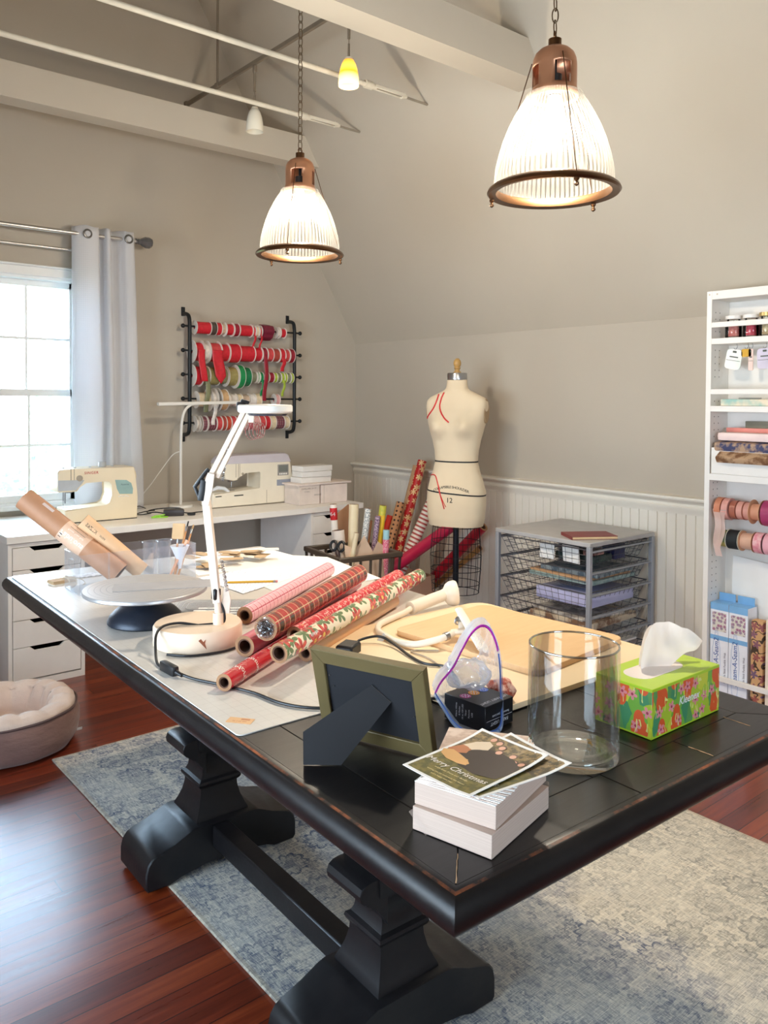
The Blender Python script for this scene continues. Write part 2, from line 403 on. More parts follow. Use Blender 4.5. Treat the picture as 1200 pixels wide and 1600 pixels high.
# ------------------------------------------------------------------ rug
def rug_mat():
    k = NT('distressed_oriental_rug'); c = k.co(); s = k.sep(c)
    ax = k.math('ABSOLUTE', s[0]); ay = k.math('ABSOLUTE', s[1])
    warp = k.noise(c, 5, 3, out='Color')
    wv = k.n('VectorMath', {0: c, 1: k.n('VectorMath', {0: warp, 'Scale': .055}, operation='SCALE').outputs[0]}, operation='ADD').outputs[0]
    def rosette(sc, petals, r0, r1, wid, off):
        uv = k.n('VectorMath', {0: wv, 1: (off, off*.6, 0)}, operation='ADD').outputs[0]
        vn = k.n('TexVoronoi', {'Vector': uv, 'Scale': sc, 'Randomness': .45}, voronoi_dimensions='2D')
        d = k.n('VectorMath', {0: k.n('VectorMath', {0: uv, 'Scale': sc}, operation='SCALE').outputs[0], 1: k.n('VectorMath', {0: vn.outputs['Position'], 'Scale': sc}, operation='SCALE').outputs[0]}, operation='SUBTRACT').outputs[0]
        ds = k.sep(d); an = k.math('ARCTAN2', ds[1], ds[0]); pr = k.math('ADD', r0, k.math('MULTIPLY', k.math('ABSOLUTE', k.math('SINE', k.math('MULTIPLY', an, petals/2))), r1))
        e = k.math('ABSOLUTE', k.math('SUBTRACT', vn.outputs['Distance'], pr)); ln = k.math('LESS_THAN', e, wid); core = k.math('LESS_THAN', vn.outputs['Distance'], r0*.45)
        fill = k.math('MULTIPLY', k.math('LESS_THAN', vn.outputs['Distance'], pr), .30)
        return k.math('MAXIMUM', k.math('MAXIMUM', ln, fill), k.math('MULTIPLY', core, .8))
    pat = k.math('MAXIMUM', rosette(6.4, 10, .26, .10, .032, .13), k.math('MULTIPLY', rosette(15, 7, .16, .16, .06, .4), .8))
    pat = k.math('MAXIMUM', pat, k.math('MULTIPLY', rosette(34, 4, .10, .24, .08, .77), .6))
    dx = k.math('SUBTRACT', .775, ax); dy = k.math('SUBTRACT', 1.22, ay); d = k.math('MINIMUM', dx, dy)
    b1 = k.ramp(d, ((.02, 0.0), (.026, .8), (.032, 0.0), (.060, 0.0), (.066, .9), (.074, .1), (.205, .1), (.212, .9), (.222, 0.0)))
    pat = k.math('MAXIMUM', pat, k.sep(b1)[0])
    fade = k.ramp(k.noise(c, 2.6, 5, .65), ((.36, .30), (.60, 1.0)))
    thr = k.noise(k.co(scale=(5, 150, 1)), 4, 3, .7); thr2 = k.noise(k.co(scale=(120, 12, 1)), 3, 3, .65)
    wr = k.sep(k.ramp(k.math('ADD', k.math('MULTIPLY', thr, .55), k.math('MULTIPLY', thr2, .45)), ((.40, 0.0), (.60, 1.0))))[0]
    # bluish daylight painted into one long side of the rug, with heavier pattern there
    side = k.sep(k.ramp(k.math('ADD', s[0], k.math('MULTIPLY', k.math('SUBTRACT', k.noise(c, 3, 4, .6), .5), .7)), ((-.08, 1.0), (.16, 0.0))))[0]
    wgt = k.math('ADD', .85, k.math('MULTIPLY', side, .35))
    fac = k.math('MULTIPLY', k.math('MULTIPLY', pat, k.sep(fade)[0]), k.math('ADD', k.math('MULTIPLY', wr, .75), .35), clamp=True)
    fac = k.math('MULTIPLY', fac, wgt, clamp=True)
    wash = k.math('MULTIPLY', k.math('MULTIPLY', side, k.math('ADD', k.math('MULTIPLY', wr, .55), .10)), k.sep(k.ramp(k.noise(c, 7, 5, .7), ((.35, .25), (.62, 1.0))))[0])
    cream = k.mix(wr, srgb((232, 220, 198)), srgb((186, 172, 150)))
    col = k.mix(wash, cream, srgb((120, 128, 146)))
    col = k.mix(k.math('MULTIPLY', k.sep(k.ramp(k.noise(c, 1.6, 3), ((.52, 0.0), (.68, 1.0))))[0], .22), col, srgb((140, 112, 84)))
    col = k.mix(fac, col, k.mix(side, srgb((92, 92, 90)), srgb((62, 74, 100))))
    ed = k.ramp(d, ((.0, 1.0), (.008, 1.0), (.012, 0.0)))
    col = k.mix(k.math('MULTIPLY', k.sep(ed)[0], .5), col, srgb((170, 152, 126)))
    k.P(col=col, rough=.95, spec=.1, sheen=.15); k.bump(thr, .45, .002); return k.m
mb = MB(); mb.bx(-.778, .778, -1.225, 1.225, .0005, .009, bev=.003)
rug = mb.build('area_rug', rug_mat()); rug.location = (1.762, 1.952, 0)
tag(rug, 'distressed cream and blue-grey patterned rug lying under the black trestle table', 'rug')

# ------------------------------------------------------------------ black trestle table
def black_paint(name, rough=.34, wear=.5):
    k = NT(name); c = k.co()
    n = k.noise(c, 9, 5, .65); n2 = k.noise(k.co(scale=(1, 14, 14)), 6, 4, .7)
    base = k.mix(k.ramp(n, ((.35, 0.0), (.7, 1.0))), srgb((15, 13, 15)), srgb((28, 24, 24)))
    sc = k.ramp(k.noise(c, 46, 4, .75), ((.735, 0.0), (.76, 1.0)))
    k.P(col=k.mix(k.math('MULTIPLY', k.sep(sc)[0], .35*wear), base, srgb((150, 110, 80))), rough=k.math('ADD', k.math('MULTIPLY', n2, .16), rough-.08), spec=.42)
    k.bump(n2, .12, .001); return k.m
m_tbl = black_paint('worn_black_paint', .33); m_tbl2 = black_paint('black_paint_base', .40)
def worn_edge():
    k = NT('rubbed_wood_edge'); n = k.noise(k.co(), 15, 5, .7)
    k.P(col=k.mix(k.ramp(n, ((.44, 0.0), (.66, 1.0))), srgb((30, 22, 20)), srgb((150, 78, 38))), rough=.5); return k.m
m_worn = worn_edge()
TC = V((1.240, 1.863, 0)); TR = R(-1.64); TZ = .765
tb = thing('trestle_table', 'long black painted trestle table with rubbed edges standing on the rug', 'table', TC, TR)
TM = T3(*TC) @ RZ(TR)           # table frame -> world
TI = TM.inverted()
hu, hv_ = .480, 1.150
def ring(off, z): return [(-hu-off, -hv_-off, z), (hu+off, -hv_-off, z), (hu+off, hv_+off, z), (-hu-off, hv_+off, z)]
mb = MB()
prof = [(-.012, .7648), (-.0030, .7646), (.0018, .7632), (.0078, .7600), (.0140, .7530), (.0185, .7430), (.0190, .7330), (.0150, .7220), (.0070, .7130), (-.004, .7080), (-.03, .7060)]
rs = [[mb.bm.verts.new(V(p)) for p in ring(*q)] for q in prof]
for ri, (a, b) in enumerate(zip(rs, rs[1:])):
    for i in range(4): mb._f([a[i], a[(i+1) % 4], b[(i+1) % 4], b[i]], 1 if ri == 1 else 0)
mb._f(rs[-1][::-1], 0)
bw, g = .094, .0009
def board(poly): mb.prism(poly, .0075, T3(0, 0, TZ-.0075), 0, bev=.0008)
E_ = .0118
xo, yo, xi, yi = hu-E_, hv_-E_, hu-bw, hv_-bw
board([(-xo+g, -yo), (-xi-g*.2, -yi-g), (-.06, -yi-g), (-.06, -yo)]); board([(-.06+2*g, -yo), (-.06+2*g, -yi-g), (.16, -yi-g), (.16, -yo)]); board([(.16+2*g, -yo), (.16+2*g, -yi-g), (xi, -yi-g), (xo-g, -yo)])
board([(-xo+g, yo), (xo-g, yo), (xi, yi+g), (-xi, yi+g)])
board([(-xo, -yo+g), (-xo, yo-g), (-xi-g, yi), (-xi-g, -yi)]); board([(xo, -yo+g), (xi+g, -yi), (xi+g, yi), (xo, yo-g)])
npl = 5
for i in range(npl):
    a = -xi+2*xi*i/npl; b = -xi+2*xi*(i+1)/npl; board([(a+g*.6, -yi), (b-g*.6, -yi), (b-g*.6, yi), (a+g*.6, yi)])
mb.build('tabletop', [m_tbl, m_worn], tb, 30)
# pale chips along the joints
for p, q in (((-xo+.004, -yo+.004), (-xi-.03, -yi-.03)), ((.162, -yo+.002), (.162, -yo+.05)), ((.345, -yo+.03), (.345, -yo+.085))):
    a = V((*p, TZ+.0002)); b = V((*q, TZ+.0002)); pts = [a.lerp(b, t/8)+V((random.uniform(-.0006, .0006), random.uniform(-.0006, .0006), 0)) for t in range(9)]
    mb = MB(); mb.tube(pts, [random.uniform(.0004, .0012) for _ in pts], 4); mb.build('paint_chip', mat('bare_wood_chip', (190, 150, 110), .7), tb)
def trestle(vy):
    cu = -.088
    # foot, profile in u,z extruded along v
    L = .245
    pts = [(-L+.008, .0), (-L, .010), (-L, .052), (-L+.006, .076), (-L+.018, .091), (-L+.034, .099), (-.16, .112), (-.115, .132), (-.10, .140)]
    pts = pts + [(-x, z) for x, z in pts[::-1]]
    arch = [(.17, .0), (.14, .018), (.06, .026), (-.06, .026), (-.14, .018), (-.17, .0)]
    poly = [(p[0]+cu, p[1]+.0096) for p in pts + arch]
    mb = MB(); mb.prism(poly, .20, MX(((1,0,0,0),(0,0,1,vy-.10),(0,1,0,0),(0,0,0,1))), bev=.004)
    mb.build('trestle_foot', m_tbl2, tb, 30)
    # post: square shaft with flared base, bead and scroll head
    mb = MB(); sec = [(.084, .150), (.083, .156), (.076, .170), (.066, .195), (.060, .222), (.059, .236), (.066, .243), (.069, .250), (.067, .257), (.058, .262), (.052, .275), (.049, .30), (.056, .33), (.068, .35), (.070, .37), (.070, .706)]
    rr = []
    for r_, z in sec: rr.append([mb.bm.verts.new((cu+x*r_, vy+y*r_*.96, z)) for x, y in ((-1,-1),(1,-1),(1,1),(-1,1))])
    for a, b in zip(rr, rr[1:]):
        for i in range(4): mb._f([a[i], a[(i+1) % 4], b[(i+1) % 4], b[i]])
    mb._f(rr[0][::-1]); mb._f(rr[-1])
    for sgn in (-1, 1):    # rolled scroll on the two sides
        sp = [(.045, .282), (.054, .300), (.070, .322), (.090, .338), (.106, .346), (.116, .356), (.119, .369), (.114, .382), (.102, .389), (.086, .390), (.045, .390)]
        mb.prism([(cu+sgn*x, z) for x, z in sp], .126, MX(((1,0,0,0),(0,0,1,vy-.063),(0,1,0,0),(0,0,0,1))), bev=.0015)
    mb.build('trestle_post', m_tbl2, tb, 30)
trestle(-.513); trestle(.360)
mb = MB(); mb.bx(-.132, -.076, -.412, .259, .080, .142, bev=.004); mb.build('stretcher', m_tbl2, tb)

# ------------------------------------------------------------------ desk with two drawer units
mb = MB(); mb.bx(1.055, 3.20, 4.06, 4.775, .700, .735, bev=.002); dk = mb.build('desk_top', m_white)
tag(dk, 'long white desk top along the gable wall under the window and ribbon rack', 'desk')
def drawer_unit(x0, label, nd):
    W, y0, y1 = .362, 4.07, 4.66
    t = thing('drawer_unit', label, 'cabinet', (x0, y0, 0), 0, None)
    mb = MB(); D = y1-y0
    mb.bx(0, .018, 0, D, .0, .697); mb.bx(W-.018, W, 0, D, .0, .697); mb.bx(.018, W-.018, 0.004, D, .679, .697); mb.bx(.018, W-.018, 0, D, .0, .03); mb.bx(.018, W-.018, D-.01, D, .03, .679)
    mb.build('carcass', m_white, t)
    hs = [.108, .108, .13, .13, .155][:nd]; tot = sum(hs); sc = (.676-.034)/tot; z = .676
    for h in hs:
        h *= sc; zb = z-h+.003; zt = z; c = W/2
        mb = MB(); x0_, x1_ = .021, W-.021
        mb.prism([(x0_, zb), (x1_, zb), (x1_, zt), (c+.082, zt), (c+.058, zt-.022), (c-.058, zt-.022), (c-.082, zt), (x0_, zt)], .016, MX(((1,0,0,0),(0,0,1,-.001),(0,1,0,0),(0,0,0,1))), bev=.0012)
        d = mb.build('drawer', m_white, t)
        mb = MB(); mb.bx(x0_+.01, x1_-.01, .40, .41, zb+.01, zt-.035); mb.bx(x0_+.005, x0_+.012, .016, .41, zb+.01, zt-.035); mb.bx(x1_-.012, x1_-.005, .016, .41, zb+.01, zt-.035); mb.bx(x0_+.005, x1_-.005, .016, .41, zb+.006, zb+.012)
        mb.build('drawer_box', mat('drawer_interior_shade', (44, 44, 50), .6), d)  # interior shade seen through the handle notch, painted as a dark box colour
        z -= h
    return t
drawer_unit(1.063, 'white five-drawer unit at the left end of the desk behind the pet bed', 5)
drawer_unit(2.80, 'white drawer unit at the right end of the desk beside the wire basket', 5)

# ------------------------------------------------------------------ pet bed
def pet_bed():
    c = V((.880, 3.452, 0)); r = .285
    t = thing('pet_bed', 'round taupe pet bed with a fleece bolster on the wood floor', 'pet bed', c)
    def wob(a, z): return 1+.010*math.sin(5*a+z*30)+.007*math.sin(11*a-z*60)
    mb = MB(); mb.lathe([(0, .002), (r-.05, .002), (r-.018, .012), (r-.002, .035), (r+.004, .08), (r, .12), (r-.008, .150), (r-.02, .156)], 96, mod=wob); 
    k = NT('taupe_cotton'); n = k.noise(k.co(scale=(1, 1, 3)), 9, 4, .6); k.P(col=k.mix(n, srgb((118, 86, 76)), srgb((150, 114, 102))), rough=.9, sheen=.3, spec=.15); k.bump(n, .5, .012); mt = k.m
    mb.build('outer_cover', mt, t, 60)
    mb = MB(); mb.lathe([(r-.010, .150), (r-.004, .153), (r-.003, .157), (r-.009, .160)], 96, mod=wob); mb.build('piping', mat('taupe_piping', (96, 74, 70), .8), t, 80)
    k = NT('cream_fleece'); n = k.noise(k.co(), 95, 4, .7); n2 = k.noise(k.co(), 8, 3); k.P(col=k.mix(n2, srgb((208, 176, 156)), srgb((236, 212, 194))), rough=.97, sheen=.6, spec=.08); k.bump(n, .7, .004); fl = k.m
    def puck(a, z): return 1+.0
    mb = MB(); nu, nv = 132, 22
    prof = [(r-.012, .152), (r-.016, .168), (r-.032, .182), (r-.06, .190), (r-.09, .184), (r-.112, .165), (r-.122, .135), (r-.126, .10), (r-.124, .07), (r-.14, .052), (r-.19, .048), (.0, .05)]
    def fn(u, v):
        a = 2*PI*u; s = v*(len(prof)-1); i = min(int(s), len(prof)-2); f = s-i
        rr = prof[i][0]*(1-f)+prof[i+1][0]*f; zz = prof[i][1]*(1-f)+prof[i+1][1]*f
        w_ = math.sin(PI*min(1, max(0, (v-.02)/.7)))
        pl = abs(math.sin(a*8.5+.6*math.sin(3*a)))**.45
        rr += (1-pl)*.020*w_*(1 if v > .4 else -.35); zz -= (1-pl)*.016*w_*(1 if v < .55 else .1)
        zz += .008*math.sin(3*a+1)*w_
        return (rr*math.cos(a), rr*math.sin(a), zz)
    mb.grid(fn, nu, 34, closed_u=True); mb.build('fleece_bolster', fl, t, 80)
    mb = MB(); mb.bx(.268, .290, -.075, -.073, .012, .022); mb.build('care_tag', m_paper, t)
pet_bed()

# ------------------------------------------------------------------ curtain and rod
def curtain():
    t = thing('curtain_rod', 'silver curtain rod with a faceted finial above the window', 'curtain rod', (1.2, 4.66, 2.330))
    mb = MB(); mb.cyl((-1.0, 0, 0), (.735, 0, 0), .0125, seg=20); mb.cyl((-1.0, .075, -.085), (.60, .075, -.085), .008, seg=14); mb.build('rod', mat('nickel_rod', (205, 203, 200), .28, .85), t)
    mb = MB(); M = frame_to((.735, 0, 0), (1, 0, 0)); mb.lathe([(.0, 0), (.016, 0), (.018, .006), (.013, .012), (.018, .02), (.018, .03), (.022, .036), (.034, .062), (.034, .086), (.026, .100), (0, .104)], 8, M); mb.build('finial', mat('smoke_glass_finial', (120, 120, 122), .15, .6), t, 20)
    mb = MB()
    mb.bx(.690, .712, .0, .137, -.016, -.010); mb.bx(.694, .708, .134, .139, -.12, .03); mb.bx(.690, .712, .06, .09, -.1, -.01); mb.build('bracket', m_steel, t)
    c = thing('curtain', 'white textured grommet curtain panel hanging beside the window', 'curtain', (1.6, 4.66, 0))
    zt, zb = 2.375, .742
    # plan path: (x along rod, y) at top with folds
    key = [(-.030, .03), (-.012, -.005), (.03, -.032), (.075, -.036), (.108, -.020), (.118, .022), (.128, .040), (.140, .020), (.150, -.026), (.165, -.036), (.178, -.018), (.190, .028), (.205, .044), (.225, .030), (.245, .0), (.262, -.030), (.292, -.038), (.315, -.026), (.322, .01), (.318, .04)]
    P = spline([(a, b, 0) for a, b in key], 6)
    def fn(u, v):
        i = u*(len(P)-1); k = min(int(i), len(P)-2); p = P[k].lerp(P[k+1], i-k)
        x = p.x + v*(.045*(p.x/.3)+.012) + .006*math.sin(9*v+p.x*20)*v
        y = p.y*(1-.25*v) + .010*math.sin(5*v+p.x*24)*v
        return (x, y, zt+(zb-zt)*v + (.004*math.sin(p.x*60) if v < .01 else 0))
    k = NT('white_waffle_curtain'); cc = k.co(); s = k.sep(cc)
    wv = k.math('MAXIMUM', k.math('SINE', k.math('MULTIPLY', s[2], 520)), k.math('SINE', k.math('MULTIPLY', s[0], 620)))
    b = k.n('Bump', {'Height': wv, 'Strength': .25, 'Distance': .001}).outputs[0]
    d = k.n('BsdfDiffuse', {'Color': srgb((238, 236, 236)), 'Normal': b}).outputs[0]; tr = k.n('BsdfTranslucent', {'Color': srgb((232, 236, 244)), 'Normal': b}).outputs[0]
    k.t.links.new(k.n('MixShader', {0: .38, 1: d, 2: tr}).outputs[0], k.out.inputs[0])
    mb = MB(); mb.grid(fn, len(P)*1, 40); o = mb.build('curtain_panel', k.m, c, 80); so = o.modifiers.new('thickness', 'SOLIDIFY'); so.thickness = .0022
    for (x, y, ang) in ((.040, -.035, .10), (.280, -.037, .05)):
        mb = MB(); M = T3(x, y-.002, 2.330) @ RZ(ang) @ RX(PI/2)
        n = 24; mb.tube([M @ V((.022*math.cos(2*PI*q/n), .022*math.sin(2*PI*q/n), 0)) for q in range(n)], .0055, 8, closed=True); mb.build('grommet', mat('pewter_grommet', (120, 118, 114), .35, .8), c)
curtain()

# ------------------------------------------------------------------ tie rods, track, small lights
m_tie = mat('white_tie_rod', (226, 218, 200), .45)
def tie(y, label):
    z = 3.0; xe = slope_x(z); t = thing('tie_rod', label, 'tie rod', (xe, y, z))
    mb = MB(); mb.cyl((-.42, 0, 0), (-3.4, 0, 0), .013, seg=14); mb.build('rod', m_tie, t)
    mb = MB(); mb.cyl((-.43, 0, 0), (-.385, 0, 0), .021, seg=14); mb.cyl((-.385, 0, 0), (-.36, 0, 0), .016, seg=12)
    for s in (-1, 1): mb.bx(-.37, -.17, s*.014-.005, s*.014+.005, -.009, .009, bev=.002)
    mb.cyl((-.185, 0, 0), (-.15, 0, 0), .017, .009, seg=12); mb.build('turnbuckle', m_tie, t)
    mb = MB(); mb.cyl((-.36, 0, 0), (-.0, 0, -.004), .0065, seg=10); mb.build('eye_bolt', mat('greyed_steel', (160, 150, 134), .5, .3), t)
tie(3.845, 'thin white tie rod crossing the room nearer the gable wall, below the unlit pendant track')
tie(3.250, 'thin white tie rod passing behind the amber mini pendant')
tr = thing('light_track', 'grey monorail light track hanging from the ceiling and running to the gable wall', 'light track', (2.325, 4.80, 3.262))
m_track = mat('track_grey', (140, 128, 112), .5, .3)
mb = MB(); mb.bx(-.009, .009, -4.2, -.012, -.013, .013, bev=.003); mb.build('rail', m_track, tr)
mb = MB(); mb.bx(-.014, .014, -.03, -.001, -.018, .018, bev=.003); mb.build('end_clamp', m_track, tr); mb = MB(); mb.bx(-.013, .013, -.444, -.404, -.015, .015, bev=.003); mb.build('hanger_clamp', m_track, tr)
mb = MB(); mb.cyl((-.0, -.424, .012), (-.0, -.424, slope_x(0)*0 + .93), .007, seg=10); mb.build('hanger', m_track, tr)
def mini(y, zb, lit, label):
    t = thing('mini_pendant_light', label, 'pendant light', (2.325, y, 3.262))
    mb = MB(); mb.bx(-.010, .010, -.010, .010, -.055, -.014, bev=.003); mb.cyl((0, 0, -.16), (0, 0, -.055), .007, seg=10); mb.build('connector', m_track, t)
    zz = zb-3.262
    mb = MB(); mb.cyl((0, 0, zz+.165), (0, 0, -.16), .002, seg=8); mb.cyl((0, 0, zz+.125), (0, 0, zz+.20), .0065, .005, seg=10); mb.build('cord', m_track, t)
    mb = MB(); mb.cyl((0, 0, zz+.118), (0, 0, zz+.135), .021, .017, seg=20); mb.build('cap', m_tie, t)
    k = NT('amber_shade' if lit else 'opal_shade')
    if lit:
        s = k.sep(k.co('Generated')); col = k.ramp(s[2], ((0.0, srgb((255, 240, 190))), (.30, srgb((255, 226, 140))), (.48, srgb((240, 160, 30))), (.68, srgb((250, 196, 80))), (1.0, srgb((236, 150, 40)))))
        k.P(col=col, rough=.3, ecol=col, estr=1.15)
    else: k.P(col=srgb((236, 230, 214)), rough=.25)
    mb = MB(); mb.lathe([(.016, zz+.125), (.024, zz+.122), (.033, zz+.105), (.041, zz+.08), (.047, zz+.045), (.049, zz+.015), (.048, zz+.0), (.045, zz+.0), (.046, zz+.015), (.043, zz+.05), (.034, zz+.09), (.02, zz+.115)], 32); mb.build('glass_shade', k.m, t, 60)
    return t
mini(3.945, 2.881, False, 'unlit white mini pendant hanging from the light track')
mini(3.081, 2.879, True, 'glowing amber mini pendant hanging from the light track')

# ------------------------------------------------------------------ two big ribbed glass pendants
m_copper = mat('antique_copper', (206, 150, 116), .36, .8, var=.16, scale=9); m_ring = mat('aged_bronze', (112, 82, 58), .3, 1.0, var=.12)
def shade_mat():
    k = NT('ribbed_prismatic_glass'); sp = k.sep(k.co()); an = k.math('ARCTAN2', sp[1], sp[0])
    rb = k.math('MULTIPLY', k.math('ADD', k.math('SINE', k.math('MULTIPLY', an, 72)), 1.0), .5)      # the moulded flutes pass and scatter light unevenly
    tp = k.n('BsdfTransparent', {'Color': (.93, .93, .92, 1)}).outputs[0]; tl = k.n('BsdfTranslucent', {'Color': k.mix(k.math('POWER', rb, .7), (.012, .0115, .0105, 1), (.12, .118, .112, 1))}).outputs[0]; gl = k.n('BsdfGlossy', {'Color': (1, 1, 1, 1), 'Roughness': .12}).outputs[0]
    df = k.n('BsdfDiffuse', {'Color': k.mix(k.math('POWER', rb, .7), (.012, .0115, .0105, 1), (.12, .118, .112, 1))}).outputs[0]; tl = k.n('MixShader', {0: .45, 1: tl, 2: df}).outputs[0]; a = k.n('MixShader', {0: .46, 1: tp, 2: tl}).outputs[0]; b = k.n('MixShader', {0: .06, 1: a, 2: gl}).outputs[0]
    k.t.links.new(b, k.out.inputs[0]); return k.m
m_shade = shade_mat()
k = NT('lamp_bulb_glow'); k.P(col=(1, 1, 1, 1), ecol=(1, .90, .74, 1), estr=45.0); m_bulb = k.m
def big_pendant(loc, label, rot):
    t = thing('pendant_lamp', label, 'pendant lamp', loc, rot, None)
    # z=0 is the ring plane
    mb = MB(); mb.lathe([(.165, -.008), (.186, -.012), (.191, -.006), (.188, .002), (.178, .010), (.166, .016), (.163, .010), (.165, -.008)], 72); mb.build('rim_ring', m_ring, t, 50)
    n = 96
    def rib(a, z): return 1+.010*math.cos(n*a*.75)
    pr = [(.168, .012), (.170, .03), (.166, .065), (.158, .10), (.146, .140), (.131, .178), (.114, .212), (.098, .240), (.086, .258), (.082, .264), (.083, .270), (.075, .274)]
    mb = MB(); mb.lathe(pr, 288, mod=rib); mb.build('glass_shade', m_shade, t, 80)
    # copper housing with four tall openings
    mb = MB(); seg = 32; zs = [.262, .285, .292, .350, .357, .372, .388, .400, .408, .411]; rs_ = [.068, .066, .0635, .0635, .0635, .0620, .056, .044, .028, .012]
    rg = [[mb.bm.verts.new((r_*math.cos(2*PI*i/seg), r_*math.sin(2*PI*i/seg), z)) for i in range(seg)] for r_, z in zip(rs_, zs)]
    for j in range(len(rg)-1):
        for i in range(seg):
            if j == 2 and (i % 8) in (1, 2, 3, 4): continue
            mb._f([rg[j][i], rg[j][(i+1) % seg], rg[j+1][(i+1) % seg], rg[j+1][i]])
    o = mb.build('copper_housing', m_copper, t, 50); so = o.modifiers.new('thickness', 'SOLIDIFY'); so.thickness = .0025
    mb = MB(); mb.cyl((0, 0, .408), (0, 0, .432), .019, seg=20); mb.tube([(0, .010*math.cos(2*PI*q/16), .442+.012*math.sin(2*PI*q/16)) for q in range(16)], .003, 6, closed=True); mb.build('cap', m_ring, t)
    mb = MB(); mb.cyl((0, 0, .270), (0, 0, .276), .062, seg=32); mb.cyl((0, 0, .268), (0, 0, .33), .021, seg=18); mb.cyl((0, 0, .33), (0, 0, .40), .006, seg=8); mb.build('socket', mat('dark_socket', (46, 42, 40), .5), t)
    mb = MB(); mb.sphere((0, 0, .185), .032, (1, 1, 1.15), 20); mb.cyl((0, 0, .21), (0, 0, .27), .016, .018, seg=16); mb.build('light_bulb', m_bulb, t)
    for q in range(3):
        a = q*2*PI/3; ca, sa = math.cos(a), math.sin(a)
        mb = MB(); mb.cyl((.185*ca, .185*sa, -.004), (.066*ca, .066*sa, .372), .0016, seg=6); wi = mb.build('wire', m_ring, t)
        mb = MB(); M = T3(.183*ca, .183*sa, 0); mb.lathe([(0, -.036), (.006, -.032), (.007, -.027), (.004, -.024), (.004, -.020), (.0075, -.017), (.0075, -.012), (.0, -.010)], 12, M); mb.build('finial', m_ring, wi)
    # chain up to the ceiling
    mb = MB(); z = .452; q = 0; top = CH-loc[2]
    while z < top-.02:
        pts = []
        for j in range(14):
            a = 2*PI*j/14; l = .0085*math.cos(a); h = .0215*math.sin(a)
            pts.append((l if q % 2 else l*.25, l*.25 if q % 2 else l, z+h+.014))
        mb.tube(pts, .0020, 5, closed=True); z += .034; q += 1
    mb.build('chain', mat('chain_bronze', (120, 100, 76), .4, .8), t)
    mb = MB(); mb.lathe([(0, top-.03), (.03, top-.028), (.055, top-.015), (.06, top-.001), (0, top-.001)], 28); mb.build('ceiling_canopy', m_ring, t)
    L = bpy.data.lights.new('bulb_light', 'POINT'); L.energy = 44; L.color = (1, .875, .70); L.shadow_soft_size = .035
    o = bpy.data.objects.new('bulb_light', L); COL.objects.link(o); o.location = (loc[0], loc[1], loc[2]+.13)
big_pendant((1.958, 2.940, 2.028), 'ribbed glass and copper pendant lamp farther away, in front of the gable wall beam', R(100))
big_pendant((1.876, 1.500, 2.008), 'ribbed glass and copper pendant lamp nearest the camera, at the upper right', R(118))
